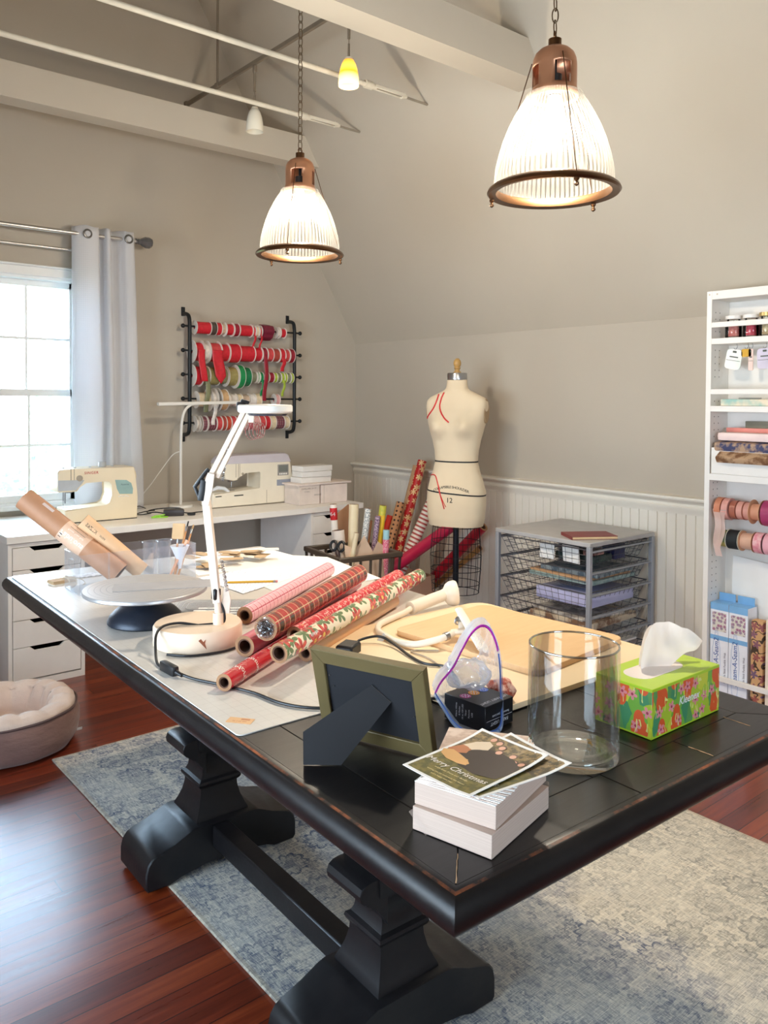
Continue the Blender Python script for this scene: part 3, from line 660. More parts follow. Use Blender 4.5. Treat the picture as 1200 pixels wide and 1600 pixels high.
# ------------------------------------------------------------------ dress form
def dress_form():
    loc = V((3.30, 3.32, 0)); ang = math.atan2(-.43, -.908)
    t = thing('dress_form', 'cream linen dress form with red tape standing by the chair rail', 'dress form', loc, ang)
    S = [(.675, .158, .105, .115, 2.3), (.72, .168, .112, .125, 2.3), (.80, .174, .115, .130, 2.3), (.87, .172, .112, .126, 2.3), (.93, .158, .104, .115, 2.2), (.99, .138, .094, .098, 2.2), (1.045, .126, .088, .084, 2.2), (1.10, .130, .090, .084, 2.2),
         (1.16, .141, .094, .090, 2.3), (1.22, .156, .098, .100, 2.5), (1.27, .168, .098, .106, 2.8), (1.32, .176, .090, .110, 3.0), (1.36, .181, .078, .108, 3.0), (1.39, .180, .068, .100, 2.8), (1.410, .166, .062, .090, 2.5), (1.428, .132, .058, .080, 2.3), (1.442, .100, .055, .070, 2.1), (1.455, .075, .053, .062, 2.0), (1.468, .064, .053, .057, 2.0), (1.49, .060, .053, .055, 2.0), (1.515, .058, .053, .054, 2.0)]
    def sec(z):
        for a, b in zip(S, S[1:]):
            if z <= b[0]:
                f = max(0, (z-a[0])/(b[0]-a[0])); f = f*f*(3-2*f)*.3+f*.7; return [p+(q-p)*f for p, q in zip(a[1:], b[1:])]
        return list(S[-1][1:])
    def bust(y, z): return .052*math.exp(-((abs(y)-.082)/.050)**2-((z-1.238)/(.050 if z < 1.238 else .068))**2)
    def fx(y, z, off=0):
        w, df, db, n = sec(z); q = min(.999, abs(y)/w); return df*(1-q**n)**(1/n)+bust(y, z)+off
    def P(th, z):
        w, df, db, n = sec(z); c, s = math.cos(th), math.sin(th)
        y = w*math.copysign(abs(s)**(2/n), s); x = (df if c >= 0 else db)*math.copysign(abs(c)**(2/n), c)
        if c > 0: x += bust(y, z)*min(1, c*2.5)
        return (x, y, z)
    k = NT('linen_cover'); c = k.co(); n = k.noise(c, 5, 3); wv = k.math('ADD', k.noise(k.co(scale=(1, 1, 12)), 90, 2), k.noise(k.co(scale=(10, 10, 1)), 90, 2))
    k.P(col=k.mix(n, srgb((222, 200, 168)), srgb((236, 219, 190))), rough=.85, spec=.2, sheen=.15); k.bump(wv, .12, .001); lin = k.m
    zs = [.675+.84*i/70 for i in range(71)]
    mb = MB(); mb.grid(lambda u, v: P(2*PI*u, .675+.84*v), 72, 85, closed_u=True)
    b = [mb.bm.verts.new(P(2*PI*i/72, .675)) for i in range(72)]; mb._f(b[::-1])
    mb.build('torso', lin, t, 70)
    tape = mat('black_tape', (24, 24, 26), .7)
    for z in (1.045, .866):
        mb = MB(); mb.grid(lambda u, v: tuple(V(P(2*PI*u, z-.004+.008*v))*1 + V((math.cos(2*PI*u)*.0012, math.sin(2*PI*u)*.0012, -.012*math.sin(2*PI*u)*(z < .9)))), 72, 2, closed_u=True)
        mb.build('tape_line', tape, t, 80)
    red = mat('red_tape', (214, 34, 40), .6)
    def strip(pts, name='red_tape', w_=.004):
        C_ = spline([(0, a, b) for a, b in pts], 8); mb = MB(); mb.tube([(fx(p.y, p.z, .0025), p.y, p.z) for p in C_], w_, 6); mb.build(name, red, t, 80)
    strip([(-.095, 1.430), (-.100, 1.395), (-.118, 1.345), (-.150, 1.305), (-.160, 1.29)]); strip([(-.062, 1.440), (-.074, 1.40), (-.073, 1.35), (-.040, 1.298), (-.010, 1.270)])
    strip([(-.155, .955), (-.125, .966), (-.098, .960), (-.078, .920), (-.060, .865), (-.042, .815), (-.030, .778)], 'red_cord', .003)
    strip([(-.098, .960), (-.070, .905), (-.050, .845), (-.020, .790)], 'red_cord', .0018)
    def txt(s, size, y0, z0, bow, sp=1.0):
        mb = MB(); mb.text(s, size, MX(), 0, .0003, spacing=sp)
        for v in mb.bm.verts:
            y = y0+v.co.x; z = z0+v.co.y - bow*v.co.x*v.co.x; v.co = V((fx(y, z, .0012+v.co.z), y, z))
        mb.build('printed_lettering', tape, t)
    txt('COLLAPSIBLE SHOULDER', .0205, .002, .904, 2.2, .92); txt('12', .040, .0, .828, 0)
    for s in (-1, 1):     # arm plates
        mb = MB(); M = T3(-.012, s*.1735, 1.335) @ RX(-s*PI/2) @ RZ(0) ; mb.lathe([(0, .004), (.92, .004), (1.0, .0), (1.0, -.02), (0, -.02)], 32, M @ MX.Diagonal((.046, .070, 1, 1))); mb.build('arm_plate', mat('linen_arm_plate', (168, 140, 106), .85), t)
    mb = MB(); mb.lathe([(.0555, 1.512), (.0575, 1.514), (.0575, 1.548), (.055, 1.553), (0, 1.554)], 40); mb.build('neck_cap', m_steel, t)
    mb = MB(); mb.lathe([(.022, 1.554), (.022, 1.560), (.014, 1.566), (.013, 1.574), (.019, 1.580), (.019, 1.584), (.015, 1.588), (.021, 1.598), (.0225, 1.610), (.019, 1.625), (.010, 1.636), (0, 1.639)], 28); mb.build('finial_knob', mat('turned_brass_wood', (186, 146, 84), .4), t)
    pole = mat('navy_black_pole', (22, 25, 34), .4, .4)
    mb = MB(); mb.cyl((0, 0, .09), (0, 0, .70), .017, seg=18); mb.build('pole', pole, t)
    mb = MB(); nw = 16; zr = [(.668, .130), (.58, .137), (.50, .143), (.42, .140), (.34, .134), (.29, .130)]
    for z, r in zr: mb.tube([(r*.86*math.cos(2*PI*i/40), r*1.06*math.sin(2*PI*i/40), z) for i in range(40)], .0021, 5, closed=True)
    for i in range(nw):
        a = 2*PI*i/nw; mb.tube([(r*.86*math.cos(a), r*1.06*math.sin(a), z) for z, r in zr], .0018, 5)
    for a in (0, PI/2): mb.tube([(.12*math.cos(a), .14*math.sin(a), .43), (-.12*math.cos(a), -.14*math.sin(a), .43)], .002, 5)
    mb.build('wire_cage', m_blackmet, t)
    for q in range(4):
        a = q*PI/2+.4; mb = MB(); mb.tube([(.012*math.cos(a), .012*math.sin(a), .12), (.1*math.cos(a), .1*math.sin(a), .10), (.2*math.cos(a), .2*math.sin(a), .045), (.24*math.cos(a), .24*math.sin(a), .03)], .012, 8)
        lg = mb.build('base_leg', pole, t)
        mb = MB(); mb.cyl((.24*math.cos(a), .24*math.sin(a), .0005), (.24*math.cos(a), .24*math.sin(a), .036), .016, seg=14); mb.build('caster', m_blackpl, lg)
dress_form()

# ------------------------------------------------------------------ wire basket drawer tower
BX_, BY_ = (3.115, 3.655), (2.255, 2.845); BTOP = .737
rails = [.695, .592, .487, .383, .279, .175]
def basket_tower():
    t = thing('basket_tower', 'grey metal frame of sliding wire baskets against the wainscot', 'storage drawers', (3.385, 2.55, 0))
    hx, hy = .27, .295
    mb = MB(); mb.bx(-hx, hx, -hy, hy, .715, BTOP, bev=.003); mb.build('top_panel', mat('grey_top_panel', (168, 166, 166), .42), t)
    for sx in (-1, 1):
        for sy in (-1, 1):
            mb = MB(); mb.bx(sx*(hx-.011)-.011, sx*(hx-.011)+.011, sy*(hy-.011)-.011, sy*(hy-.011)+.011, .0, .716, bev=.002); mb.build('post', m_grey, t)
    for sy in (-1, 1):
        for z in rails:
            mb = MB(); mb.bx(-hx+.02, hx-.02, sy*(hy-.014)-.010, sy*(hy-.014)+.010, z-.008, z, bev=.001); mb.build('runner', m_grey, t)
    wire = mat('silver_wire', (98, 98, 104), .35, .7)
    for z in rails:
        mb = MB(); zt = z+.006; d = .085; x0, x1, y0, y1 = -hx+.012, hx-.025, -hy+.03, hy-.03; ins = .03
        mb.tube([(x0, y0, zt), (x1, y0, zt), (x1, y1, zt), (x0, y1, zt)], .003, 6, closed=True)
        nx, ny, nz = 12, 13, 3
        for k in range(1, nz+1):
            f = k/nz; i_ = ins*f; mb.tube([(x0+i_, y0+i_, zt-d*f), (x1-i_, y0+i_, zt-d*f), (x1-i_, y1-i_, zt-d*f), (x0+i_, y1-i_, zt-d*f)], .0012, 4, closed=True)
        for i in range(nx+1):
            x = x0+(x1-x0)*i/nx; xb = x0+ins+(x1-x0-2*ins)*i/nx; mb.tube([(x, y0, zt), (xb, y0+ins, zt-d), (xb, y1-ins, zt-d), (x, y1, zt)], .0011, 4)
        for i in range(1, ny):
            y = y0+(y1-y0)*i/ny; yb = y0+ins+(y1-y0-2*ins)*i/ny; mb.tube([(x0, y, zt), (x0+ins, yb, zt-d), (x1-ins, yb, zt-d), (x1, y, zt)], .0011, 4)
        mb.build('wire_basket', wire, t)
basket_tower()
def item(name, label, cat, c, size, m, rz=0, rx=0, ry=0, bev=.002, group=None):
    """a plain box-like article with rounded edges, base at c"""
    mb = MB(); mb.box((0, 0, size[2]/2), size, bev=bev, seg=2); o = mb.build(name, m); o.location = c; o.rotation_euler = (rx, ry, rz); tag(o, label, cat, group); return o
def fl(i): return rails[i]+.006-.085+.003      # floor height inside basket i
def card_mat(name, a, b, sc=30, **kw):
    k = NT(name); n = k.noise(k.co(), sc, 3, .6); k.P(col=k.mix(k.ramp(n, ((.42, 0.0), (.58, 1.0))), srgb(a), srgb(b)), rough=kw.get('rough', .6)); return k.m
item('sample_card', 'white card standing in the top wire basket, left one of two', 'card', (3.165, 2.545, fl(0)), (.006, .085, .07), m_paper, rz=.05)
item('sample_card', 'white card standing in the top wire basket, closest to the near corner post', 'card', (3.17, 2.40, fl(0)), (.006, .105, .082), m_paper, rz=-.1, ry=-.12)
item('fabric_bundle', 'dark green fabric bundle in the top wire basket behind the white cards', 'fabric', (3.29, 2.42, fl(0)), (.17, .22, .035), card_mat('dark_green_cloth', (34, 52, 52), (64, 84, 80)), bev=.012)
item('dark_box', 'navy blue box in the top wire basket near the wall end', 'box', (3.44, 2.35, fl(0)), (.09, .07, .072), mat('navy_card', (38, 40, 84), .5))
item('fabric_bundle', 'brown and pink fabric bundle in the top wire basket beside the near post', 'fabric', (3.255, 2.335, fl(0)+.036), (.11, .05, .03), card_mat('brown_pink_cloth', (74, 42, 42), (190, 140, 130)), bev=.01)
item('folder', 'teal-green plastic folder in the second basket from the top', 'folder', (3.385, 2.50, fl(1)), (.37, .38, .018), card_mat('teal_folder', (126, 150, 150), (160, 178, 176)), rz=.03)
item('folder', 'kraft folder with tan edge on top of the teal folder', 'folder', (3.37, 2.50, fl(1)+.0185), (.34, .36, .010), m_kraft, rz=-.05)
item('folder', 'blue-grey patterned folder uppermost in the second basket', 'folder', (3.40, 2.48, fl(1)+.029), (.33, .33, .022), card_mat('grey_blue_folder', (92, 108, 120), (150, 160, 164)), rz=.06)
item('plastic_case', 'lavender-blue plastic case in the third basket from the top', 'case', (3.365, 2.465, fl(2)), (.36, .33, .058), mat('lavender_plastic', (186, 188, 226), .2, var=.03), rz=.02, bev=.006)
item('paper_stack', 'stack of mixed brown and cream papers in the fourth basket', 'papers', (3.385, 2.49, fl(3)), (.38, .38, .030), card_mat('mixed_papers', (128, 96, 74), (206, 190, 166), 14), rz=.04)
item('paper_stack', 'grey envelope stack on top of the brown papers in the fourth basket', 'papers', (3.36, 2.50, fl(3)+.031), (.30, .34, .012), card_mat('grey_envelopes', (150, 144, 140), (214, 208, 200), 18), rz=-.12)
item('storage_tray', 'flat white tray in the fifth basket', 'tray', (3.37, 2.49, fl(4)), (.38, .40, .012), m_white, bev=.004)
item('patterned_fabric', 'pink and dark red patterned fabric lying on the white tray', 'fabric', (3.31, 2.47, fl(4)+.013), (.25, .30, .028), card_mat('pink_red_cloth', (150, 34, 54), (222, 172, 182), 22), rz=.1, bev=.01)
item('fabric_bundle', 'dark folded fabric in the lowest basket', 'fabric', (3.38, 2.49, fl(5)), (.36, .38, .05), card_mat('dark_brown_cloth', (48, 38, 36), (90, 74, 66)), bev=.014)
def notebook():
    t = thing('notebook', 'maroon notebook lying on top of the grey basket tower', 'notebook', (3.262, 2.366, BTOP+.0005), R(-32.5))
    mb = MB(); mb.box((0, 0, .0072), (.222, .146, .0105)); mb.build('page_block', mat('cream_pages', (226, 196, 150), .8), t)
    mb = MB(); mb.bx(-.114, .114, -.075, .075, .0125, .0150, bev=.001); mb.bx(-.114, .114, -.075, .075, 0, .0018); mb.bx(-.1165, -.1135, -.075, .075, 0, .0150); mb.build('cover', mat('maroon_cover', (122, 48, 46), .5), t)
notebook()

# ------------------------------------------------------------------ rolls of paper (uv in metres)
def pattern(name, fn, rough=.35, coat=.3):
    if name in _MC: return _MC[name]
    k = NT(name); uv = k.co('UV'); s = k.sep(uv); k.P(col=fn(k, uv, s), rough=rough, coat=coat, crough=.15); _MC[name] = k.m; return k.m
def band(k, x, period, pos, wid):
    f = k.math('FRACT', k.math('DIVIDE', x, period)); return k.math('LESS_THAN', k.math('ABSOLUTE', k.math('SUBTRACT', f, pos)), wid)
def p_plaid(k, uv, s):
    c = srgb((186, 54, 50)); col = c
    dk = k.math('ADD', k.math('MULTIPLY', band(k, s[0], .062, .5, .17), .5), k.math('MULTIPLY', band(k, s[1], .062, .5, .17), .5))
    col = k.mix(dk, c, srgb((70, 62, 50)))
    for ax in (0, 1):
        for ps in (.24, .76): col = k.mix(k.math('MULTIPLY', band(k, s[ax], .062, ps, .022), .75), col, srgb((226, 196, 150)))
        col = k.mix(k.math('MULTIPLY', band(k, s[ax], .062, .5, .03), .5), col, srgb((60, 88, 60)))
    return col
def p_grid(k, uv, s):
    m = k.math('MAXIMUM', band(k, s[0], .026, .5, .05), band(k, s[1], .026, .5, .05)); m2 = k.math('MAXIMUM', band(k, s[0], .026, .66, .03), band(k, s[1], .026, .66, .03))
    return k.mix(k.math('MULTIPLY', m2, .6), k.mix(m, srgb((246, 190, 200)), srgb((196, 70, 96))), srgb((250, 238, 240)))
def p_script(k, uv, s):
    w = k.n('VectorMath', {0: uv, 1: k.n('VectorMath', {0: k.noise(uv, 30, 2, out='Color'), 'Scale': .02}, operation='SCALE').outputs[0]}, operation='ADD').outputs[0]
    ws = k.sep(w); a = k.math('ABSOLUTE', k.math('SINE', k.math('ADD', k.math('MULTIPLY', ws[1], 330), k.math('MULTIPLY', k.math('SINE', k.math('MULTIPLY', ws[0], 190)), 2.2))))
    ln = k.math('LESS_THAN', a, .16); gate = k.math('LESS_THAN', k.math('ABSOLUTE', k.math('SUBTRACT', k.math('FRACT', k.math('DIVIDE', s[0], .055)), .5)), .26)
    gate2 = k.math('GREATER_THAN', k.noise(uv, 16, 1), .46)
    return k.mix(k.math('MULTIPLY', ln, k.math('MULTIPLY', gate, gate2)), srgb((206, 26, 44)), srgb((250, 224, 214)))
def p_sprig(k, uv, s):
    v = k.n('TexVoronoi', {'Vector': uv, 'Scale': 62}, feature='DISTANCE_TO_EDGE').outputs['Distance']; n = k.noise(uv, 95, 3)
    m = k.math('MULTIPLY', k.math('LESS_THAN', v, .09), k.math('GREATER_THAN', n, .50)); v2 = k.n('TexVoronoi', {'Vector': uv, 'Scale': 45}).outputs['Distance']
    c = k.mix(m, srgb((214, 40, 58)), srgb((248, 200, 190))); return k.mix(k.math('LESS_THAN', v2, .16), c, srgb((240, 178, 120)))
def flower(k, uv, sc, petals, r0, r1, off=0):
    vn = k.n('TexVoronoi', {'Vector': uv, 'Scale': sc, 'Randomness': .55}, voronoi_dimensions='2D'); d = k.n('VectorMath', {0: k.n('VectorMath', {0: uv, 'Scale': sc}, operation='SCALE').outputs[0], 1: k.n('VectorMath', {0: vn.outputs['Position'], 'Scale': sc}, operation='SCALE').outputs[0]}, operation='SUBTRACT').outputs[0]
    ds = k.sep(d); an = k.math('ARCTAN2', ds[1], ds[0]); rn = k.math('MULTIPLY', k.sep(vn.outputs['Color'])[0], 6)
    pr = k.math('ADD', r0, k.math('MULTIPLY', k.math('ABSOLUTE', k.math('SINE', k.math('ADD', k.math('MULTIPLY', an, petals/2), rn))), r1)); return k.math('LESS_THAN', vn.outputs['Distance'], pr), vn
def p_poin(k, uv, s):
    base = srgb((246, 232, 204)); l, _ = flower(k, k.n('VectorMath', {0: uv, 1: (.017, .011, 0)}, operation='ADD').outputs[0], 21, 5, .12, .42)
    f, vn = flower(k, uv, 17, 7, .20, .34); st = k.math('GREATER_THAN', k.noise(uv, 120, 2), .56)
    c = k.mix(l, base, k.mix(k.noise(uv, 90, 2), srgb((58, 90, 52)), srgb((128, 150, 96)))); red = k.mix(k.ramp(k.noise(uv, 70, 3), ((.4, 0.0), (.6, 1.0))), srgb((176, 34, 36)), srgb((226, 96, 80)))
    has = k.math('LESS_THAN', k.sep(vn.outputs['Color'])[1], .78); c = k.mix(k.math('MULTIPLY', f, has), c, red)
    return k.mix(k.math('MULTIPLY', k.math('LESS_THAN', vn.outputs['Distance'], .10), has), c, srgb((238, 200, 90)))
def p_goldfl(k, uv, s):
    f, vn = flower(k, uv, 19, 6, .10, .32); return k.mix(f, srgb((190, 24, 28)), k.mix(k.noise(uv, 80, 2), srgb((214, 160, 90)), srgb((244, 220, 170))))
def p_dots(k, uv, s):
    v = k.n('TexVoronoi', {'Vector': uv, 'Scale': 34, 'Randomness': .2}, voronoi_dimensions='2D').outputs['Distance']; return k.mix(k.math('LESS_THAN', v, .24), srgb((196, 140, 96)), srgb((52, 30, 24)))
def p_stripe(k, uv, s): return k.mix(band(k, s[1], .026, .5, .22), srgb((244, 236, 224)), srgb((188, 84, 76)))
def p_plain(c, c2=None):
    def f(k, uv, s): return k.mix(k.noise(uv, 20, 3), srgb(c), srgb(c2 or c))
    return f
def p_speck(c, c2, sc=110):
    def f(k, uv, s): return k.mix(k.ramp(k.noise(uv, sc, 3, .7), ((.45, 0.0), (.55, 1.0))), srgb(c), srgb(c2))
    return f
def p_roses(k, uv, s):
    f, vn = flower(k, uv, 30, 5, .15, .3); return k.mix(f, srgb((244, 236, 226)), k.mix(vn.outputs['Color'], srgb((206, 80, 96)), srgb((90, 140, 100))))
m_core = mat('cardboard_core', (158, 116, 82), .85, var=.1, scale=60); m_coreend = mat('cardboard_inside', (92, 62, 46), .9)
def paper_roll(name, label, cat, p0, p1, r, m, hole=.62, group=None, wrapped=False, core=True):
    p0, p1 = V(p0), V(p1); L = (p1-p0).length; M = frame_to((0, 0, 0), p1-p0)
    t = thing(name, label, cat, p0, 0, group); mb = MB(); bm = mb.bm; uvl = bm.loops.layers.uv.new('UVMap'); seg = 40; nl = 10
    rings = [[bm.verts.new(M @ V((r*math.cos(2*PI*i/seg), r*math.sin(2*PI*i/seg), L*j/nl))) for i in range(seg)] for j in range(nl+1)]
    def quad(vs, uvs, mi=0):
        f = bm.faces.new(vs); f.smooth = True; f.material_index = mi
        for l, q in zip(f.loops, uvs): l[uvl].uv = q
    for j in range(nl):
        for i in range(seg):
            i2 = (i+1) % seg; ua, ub = 2*PI*r*i/seg, 2*PI*r*(i+1)/seg; va, vb = L*j/nl, L*(j+1)/nl
            quad([rings[j][i], rings[j][i2], rings[j+1][i2], rings[j+1][i]], [(ua, va), (ub, va), (ub, vb), (ua, vb)])
    ri = r*hole if core else r*.9
    for ends in ((0, rings[0]), (L, rings[-1])):
        z, rg = ends; inn = [bm.verts.new(M @ V((ri*math.cos(2*PI*i/seg), ri*math.sin(2*PI*i/seg), z))) for i in range(seg)]
        for i in range(seg): quad([rg[i], rg[(i+1) % seg], inn[(i+1) % seg], inn[i]], [(0, 0)]*4, 1)
    mb.build('paper_sleeve', [m, m_paper if not core else m_core], t, 50)
    mb = MB(); e = .0; ro = ri*.995; rin = ri*.80
    if core: mb.lathe([(rin, e+.001), (ro, e+.001), (ro, L-.001), (rin, L-.001), (rin, e+.001)], 30, M); mb.lathe([(rin*.999, .07), (0, .071)], 30, M, 0); mb.lathe([(rin*.999, L-.07), (0, L-.071)], 30, M, 0); mb.build('cardboard_core', m_coreend if hole > .5 else m_core, t, 50)
    else: mb.lathe([(ro, .06), (0, .06)], 30, M); mb.build('end_fold', m_core, t)
    return t

# ------------------------------------------------------------------ bin with craft paper rolls, cardboard box, wall leaners
def paper_bin():
    t = thing('paper_bin', 'bronze-brown slatted plastic bin holding short paper rolls beside the drawers', 'bin', (2.775, 3.62, 0), R(-8))
    a, b, H = .19, .205, .55; m = mat('bronze_plastic', (78, 66, 54), .45, var=.1)
    mb = MB()
    for (x0, x1, y0, y1) in ((-a-.012, a+.012, -b-.012, -b+.012), (-a-.012, a+.012, b-.012, b+.012), (-a-.012, -a+.012, -b, b), (a-.012, a+.012, -b, b)): mb.bx(x0, x1, y0, y1, H-.028, H, bev=.004)
    mb.build('rim', m, t)
    mb = MB(); tp = .86
    for i in range(7):
        f = -1+2*i/6
        for sx, sy in ((f, -1), (f, 1), (-1, f), (1, f)):
            mb.tube([(sx*a, sy*b, H-.02), (sx*a*tp, sy*b*tp, .01)], .009, 6)
    for z in (.34, .16): q = tp+(1-tp)*z/H; mb.tube([(-a*q, -b*q, z), (a*q, -b*q, z), (a*q, b*q, z), (-a*q, b*q, z)], .008, 6, closed=True)
    mb.build('slatted_side', m, t)
    mb = MB(); mb.bx(-a*tp, a*tp, -b*tp, b*tp, .001, .012); mb.build('bottom', m, t)
    return t
paper_bin()
def stand_roll(label, top, lean, L, r, m, name='paper_roll', cat='paper roll', **kw):
    top = V(top); d = V((lean[0], lean[1], 1)).normalized(); return paper_roll(name, label, cat, top, top-d*L, r, m, **kw)
# tops measured from the photo, inside the bin
G1 = 'craft paper rolls standing in the bin'
stand_roll('white roll with a red printed label standing in the bin, leftmost', (2.706, 3.712, .800), (-.06, .02), .62, .020, pattern('white_wrap', p_plain((240, 230, 218))), group=G1)
mb = MB(); d_ = V((-.06, .02, 1)).normalized(); q0 = V((2.706, 3.712, .800))
stand_roll('short wide cream tube in front of the white roll with the red label', (2.700, 3.655, .660), (-.05, .10), .46, .034, pattern('cream_tube', p_plain((226, 208, 194), (236, 222, 210))), group=G1, hole=.8)
stand_roll('thick cream vinyl roll standing in the bin beside the white labelled one', (2.800, 3.640, .800), (.05, .02), .62, .028, pattern('cream_vinyl', p_plain((236, 222, 184), (226, 206, 170))), group=G1)
stand_roll('thin cream roll leaning at the front of the bin', (2.726, 3.520, .660), (.14, -.08), .44, .014, pattern('thin_cream', p_plain((234, 216, 180))), group=G1, hole=.4)
stand_roll('white and grey speckled roll standing mid bin', (2.872, 3.600, .775), (.08, -.08), .60, .019, pattern('grey_speck_wrap', p_speck((150, 156, 158), (240, 238, 232))), group=G1)
stand_roll('orange-tan thin roll standing behind the speckled roll', (2.905, 3.620, .700), (.12, -.06), .50, .012, pattern('orange_wrap', p_plain((206, 140, 90))), group=G1, hole=.4)
stand_roll('purple glitter roll standing mid bin', (2.905, 3.552, .735), (.10, -.06), .56, .016, pattern('purple_wrap', p_speck((92, 62, 96), (190, 164, 176))), group=G1)
stand_roll('yellow roll with a green end standing in the bin', (2.950, 3.560, .790), (.09, -.07), .62, .021, pattern('yellow_wrap', lambda k, uv, s: k.mix(k.math('LESS_THAN', s[1], .055), srgb((240, 196, 56)), k.mix(k.noise(uv, 60, 2), srgb((130, 170, 60)), srgb((240, 210, 80))))), group=G1)
stand_roll('pink and pale blue short roll at the right end of the bin', (2.925, 3.500, .660), (.03, -.01), .40, .018, pattern('pink_blue_wrap', lambda k, uv, s: k.mix(k.math('LESS_THAN', s[1], .055), k.mix(k.ramp(k.noise(uv, 150, 2), ((.5, 0.0), (.6, 1.0))), srgb((226, 104, 136)), srgb((246, 200, 200))), srgb((162, 206, 216)))), group=G1)
def roll_label():
    t0 = [o for o in COL.objects if o.get('label', '').startswith('white roll with a red')][0]
    M = frame_to((0, 0, 0), -d_); mb = MB(); mb.lathe([(.0206, .02), (.0208, .021), (.0208, .088), (.0206, .089)], 32, M); o = mb.build('red_label', mat('red_label', (196, 28, 34), .5), t0)
    mb = MB(); mb.text('64', .032, MX(), 0, .0002)
    ud = math.atan2(-.62, -.78)
    for v in mb.bm.verts: v.co = V((math.cos(ud)*.0214 + -math.sin(ud)*v.co.x*1.0, math.sin(ud)*.0214 + math.cos(ud)*v.co.x*1.0, -.055+v.co.y)) - d_*.0 + V((d_.x*-.055, d_.y*-.055, 0))*1.0
    mb.build('label_lettering', m_paper, o)
roll_label()
tag(MB().prism([(-.10, 0), (.08, 0), (.09, .22), (.03, .34), (-.03, .27), (-.10, .30)], .002, T3(2.76, 3.487, .30) @ RZ(-.14) @ RX(PI/2-.18)).build('kraft_sheet', mat('pale_kraft', (214, 186, 162), .8)), 'torn pale kraft sheet tucked in the front of the bin', 'paper sheet')
tag(MB().prism([(-.06, 0), (.07, 0), (.075, .28), (.0, .33), (-.055, .26)], .002, T3(2.870, 3.475, .27) @ RZ(.1) @ RX(PI/2-.1)).build('kraft_sheet', mat('pale_kraft', (214, 186, 162), .8)), 'pale pinkish kraft sheet tucked at the right end of the bin', 'paper sheet')
tag(MB().prism([(-.10, 0), (.10, 0), (.09, .62), (.02, .655), (-.08, .60)], .003, T3(2.87, 3.80, .12) @ RZ(.05) @ RX(PI/2-.02)).build('kraft_sheet', mat('brown_kraft', (176, 132, 100), .8)), 'tall brown kraft sheet at the back of the bin', 'paper sheet')
def scissors():
    t = thing('scissors', 'black-handled scissors stuck in the left corner of the bin', 'scissors', (2.655, 3.60, .57), .5)
    for s in (-1, 1):
        mb = MB(); M = T3(0, s*.024, .012) @ RY(.3); mb.tube([M @ V((.0, .019*math.cos(2*PI*i/18), .026*math.sin(2*PI*i/18))) for i in range(18)], .008, 8, closed=True); mb.build('handle', m_blackpl, t)
        mb = MB(); mb.tube([(0, s*.012, -.012), (.02, -s*.004, -.10), (.03, -s*.003, -.19)], [.006, .005, .001], 6, flat=.4); mb.build('blade', m_steel, t)
scissors()
# open carton with long rolls leaning on the knee wall behind the dress form
def carton():
    t = thing('cardboard_carton', 'pinkish brown open carton with a raised flap between bin and dress form', 'box', (3.27, 3.85, 0), 0); m = mat('carton_board', (186, 146, 124), .8, var=.05, scale=8)
    a, b, h = .19, .19, .30
    mb = MB(); mb.bx(-a, a, -b, -b+.005, .001, h); mb.bx(-a, a, b-.005, b, .001, h); mb.bx(-a, -a+.005, -b, b, .001, h); mb.bx(a-.005, a, -b, b, .001, h); mb.bx(-a, a, -b, b, .001, .006); mb.build('body', m, t)
    mb = MB(); mb.prism([(-.19, 0), (.19, 0), (.17, .07), (-.14, .10)], .004, T3(-a+.002, 0, h) @ RZ(-PI/2) @ RX(PI/2+.3)); mb.build('flap', m, t)
carton()
def leaner(label, p_top, p_bot, r, m, **kw): return paper_roll('wrapping_paper_roll', label, 'wrapping paper', p_top, p_bot, r, m, group='long wrapping paper rolls leaning by the carton', **kw)
leaner('red roll with gold flowers leaning tall against the chair rail left of the dress form', (3.585, 3.925, .995), (3.24, 3.925, .02), .030, pattern('gold_flower_wrap', p_goldfl))
leaner('long plain kraft roll leaning beside the gold-flowered red roll', (3.60, 3.990, .955), (3.30, 3.995, .02), .030, m_kraft)
leaner('kraft roll with black dots leaning in the carton', (3.40, 3.925, .735), (3.14, 3.92, .02), .028, pattern('dot_wrap', p_dots, .7, 0))
leaner('shiny red foil roll leaning leftmost in the carton', (3.38, 4.0, .640), (3.13, 3.995, .02), .026, pattern('foil_wrap', p_plain((196, 24, 22), (220, 60, 36)), .2, .6))
leaner('white roll with dusty red stripes leaning beside the dress form', (3.46, 3.700, .755), (3.15, 3.85, .02), .034, pattern('stripe_wrap', p_stripe))
leaner('magenta crimson foil roll slanting across the carton behind the wire cage', (3.600, 3.620, .620), (3.125, 3.735, .350), .036, pattern('crimson_wrap', p_plain((176, 14, 62), (206, 34, 84)), .28, .5))
leaner('dark red roll slanting behind the pole of the dress form', (3.565, 3.355, .635), (3.535, 4.01, .035), .032, pattern('darkred_wrap', p_plain((170, 12, 40), (190, 24, 50)), .4, .3))
leaner('thin gold roll with a brown end slanting behind the wire cage', (3.63, 3.440, .485), (3.62, 4.03, .03), .018, pattern('gold_wrap', p_plain((196, 150, 88), (176, 128, 70))))

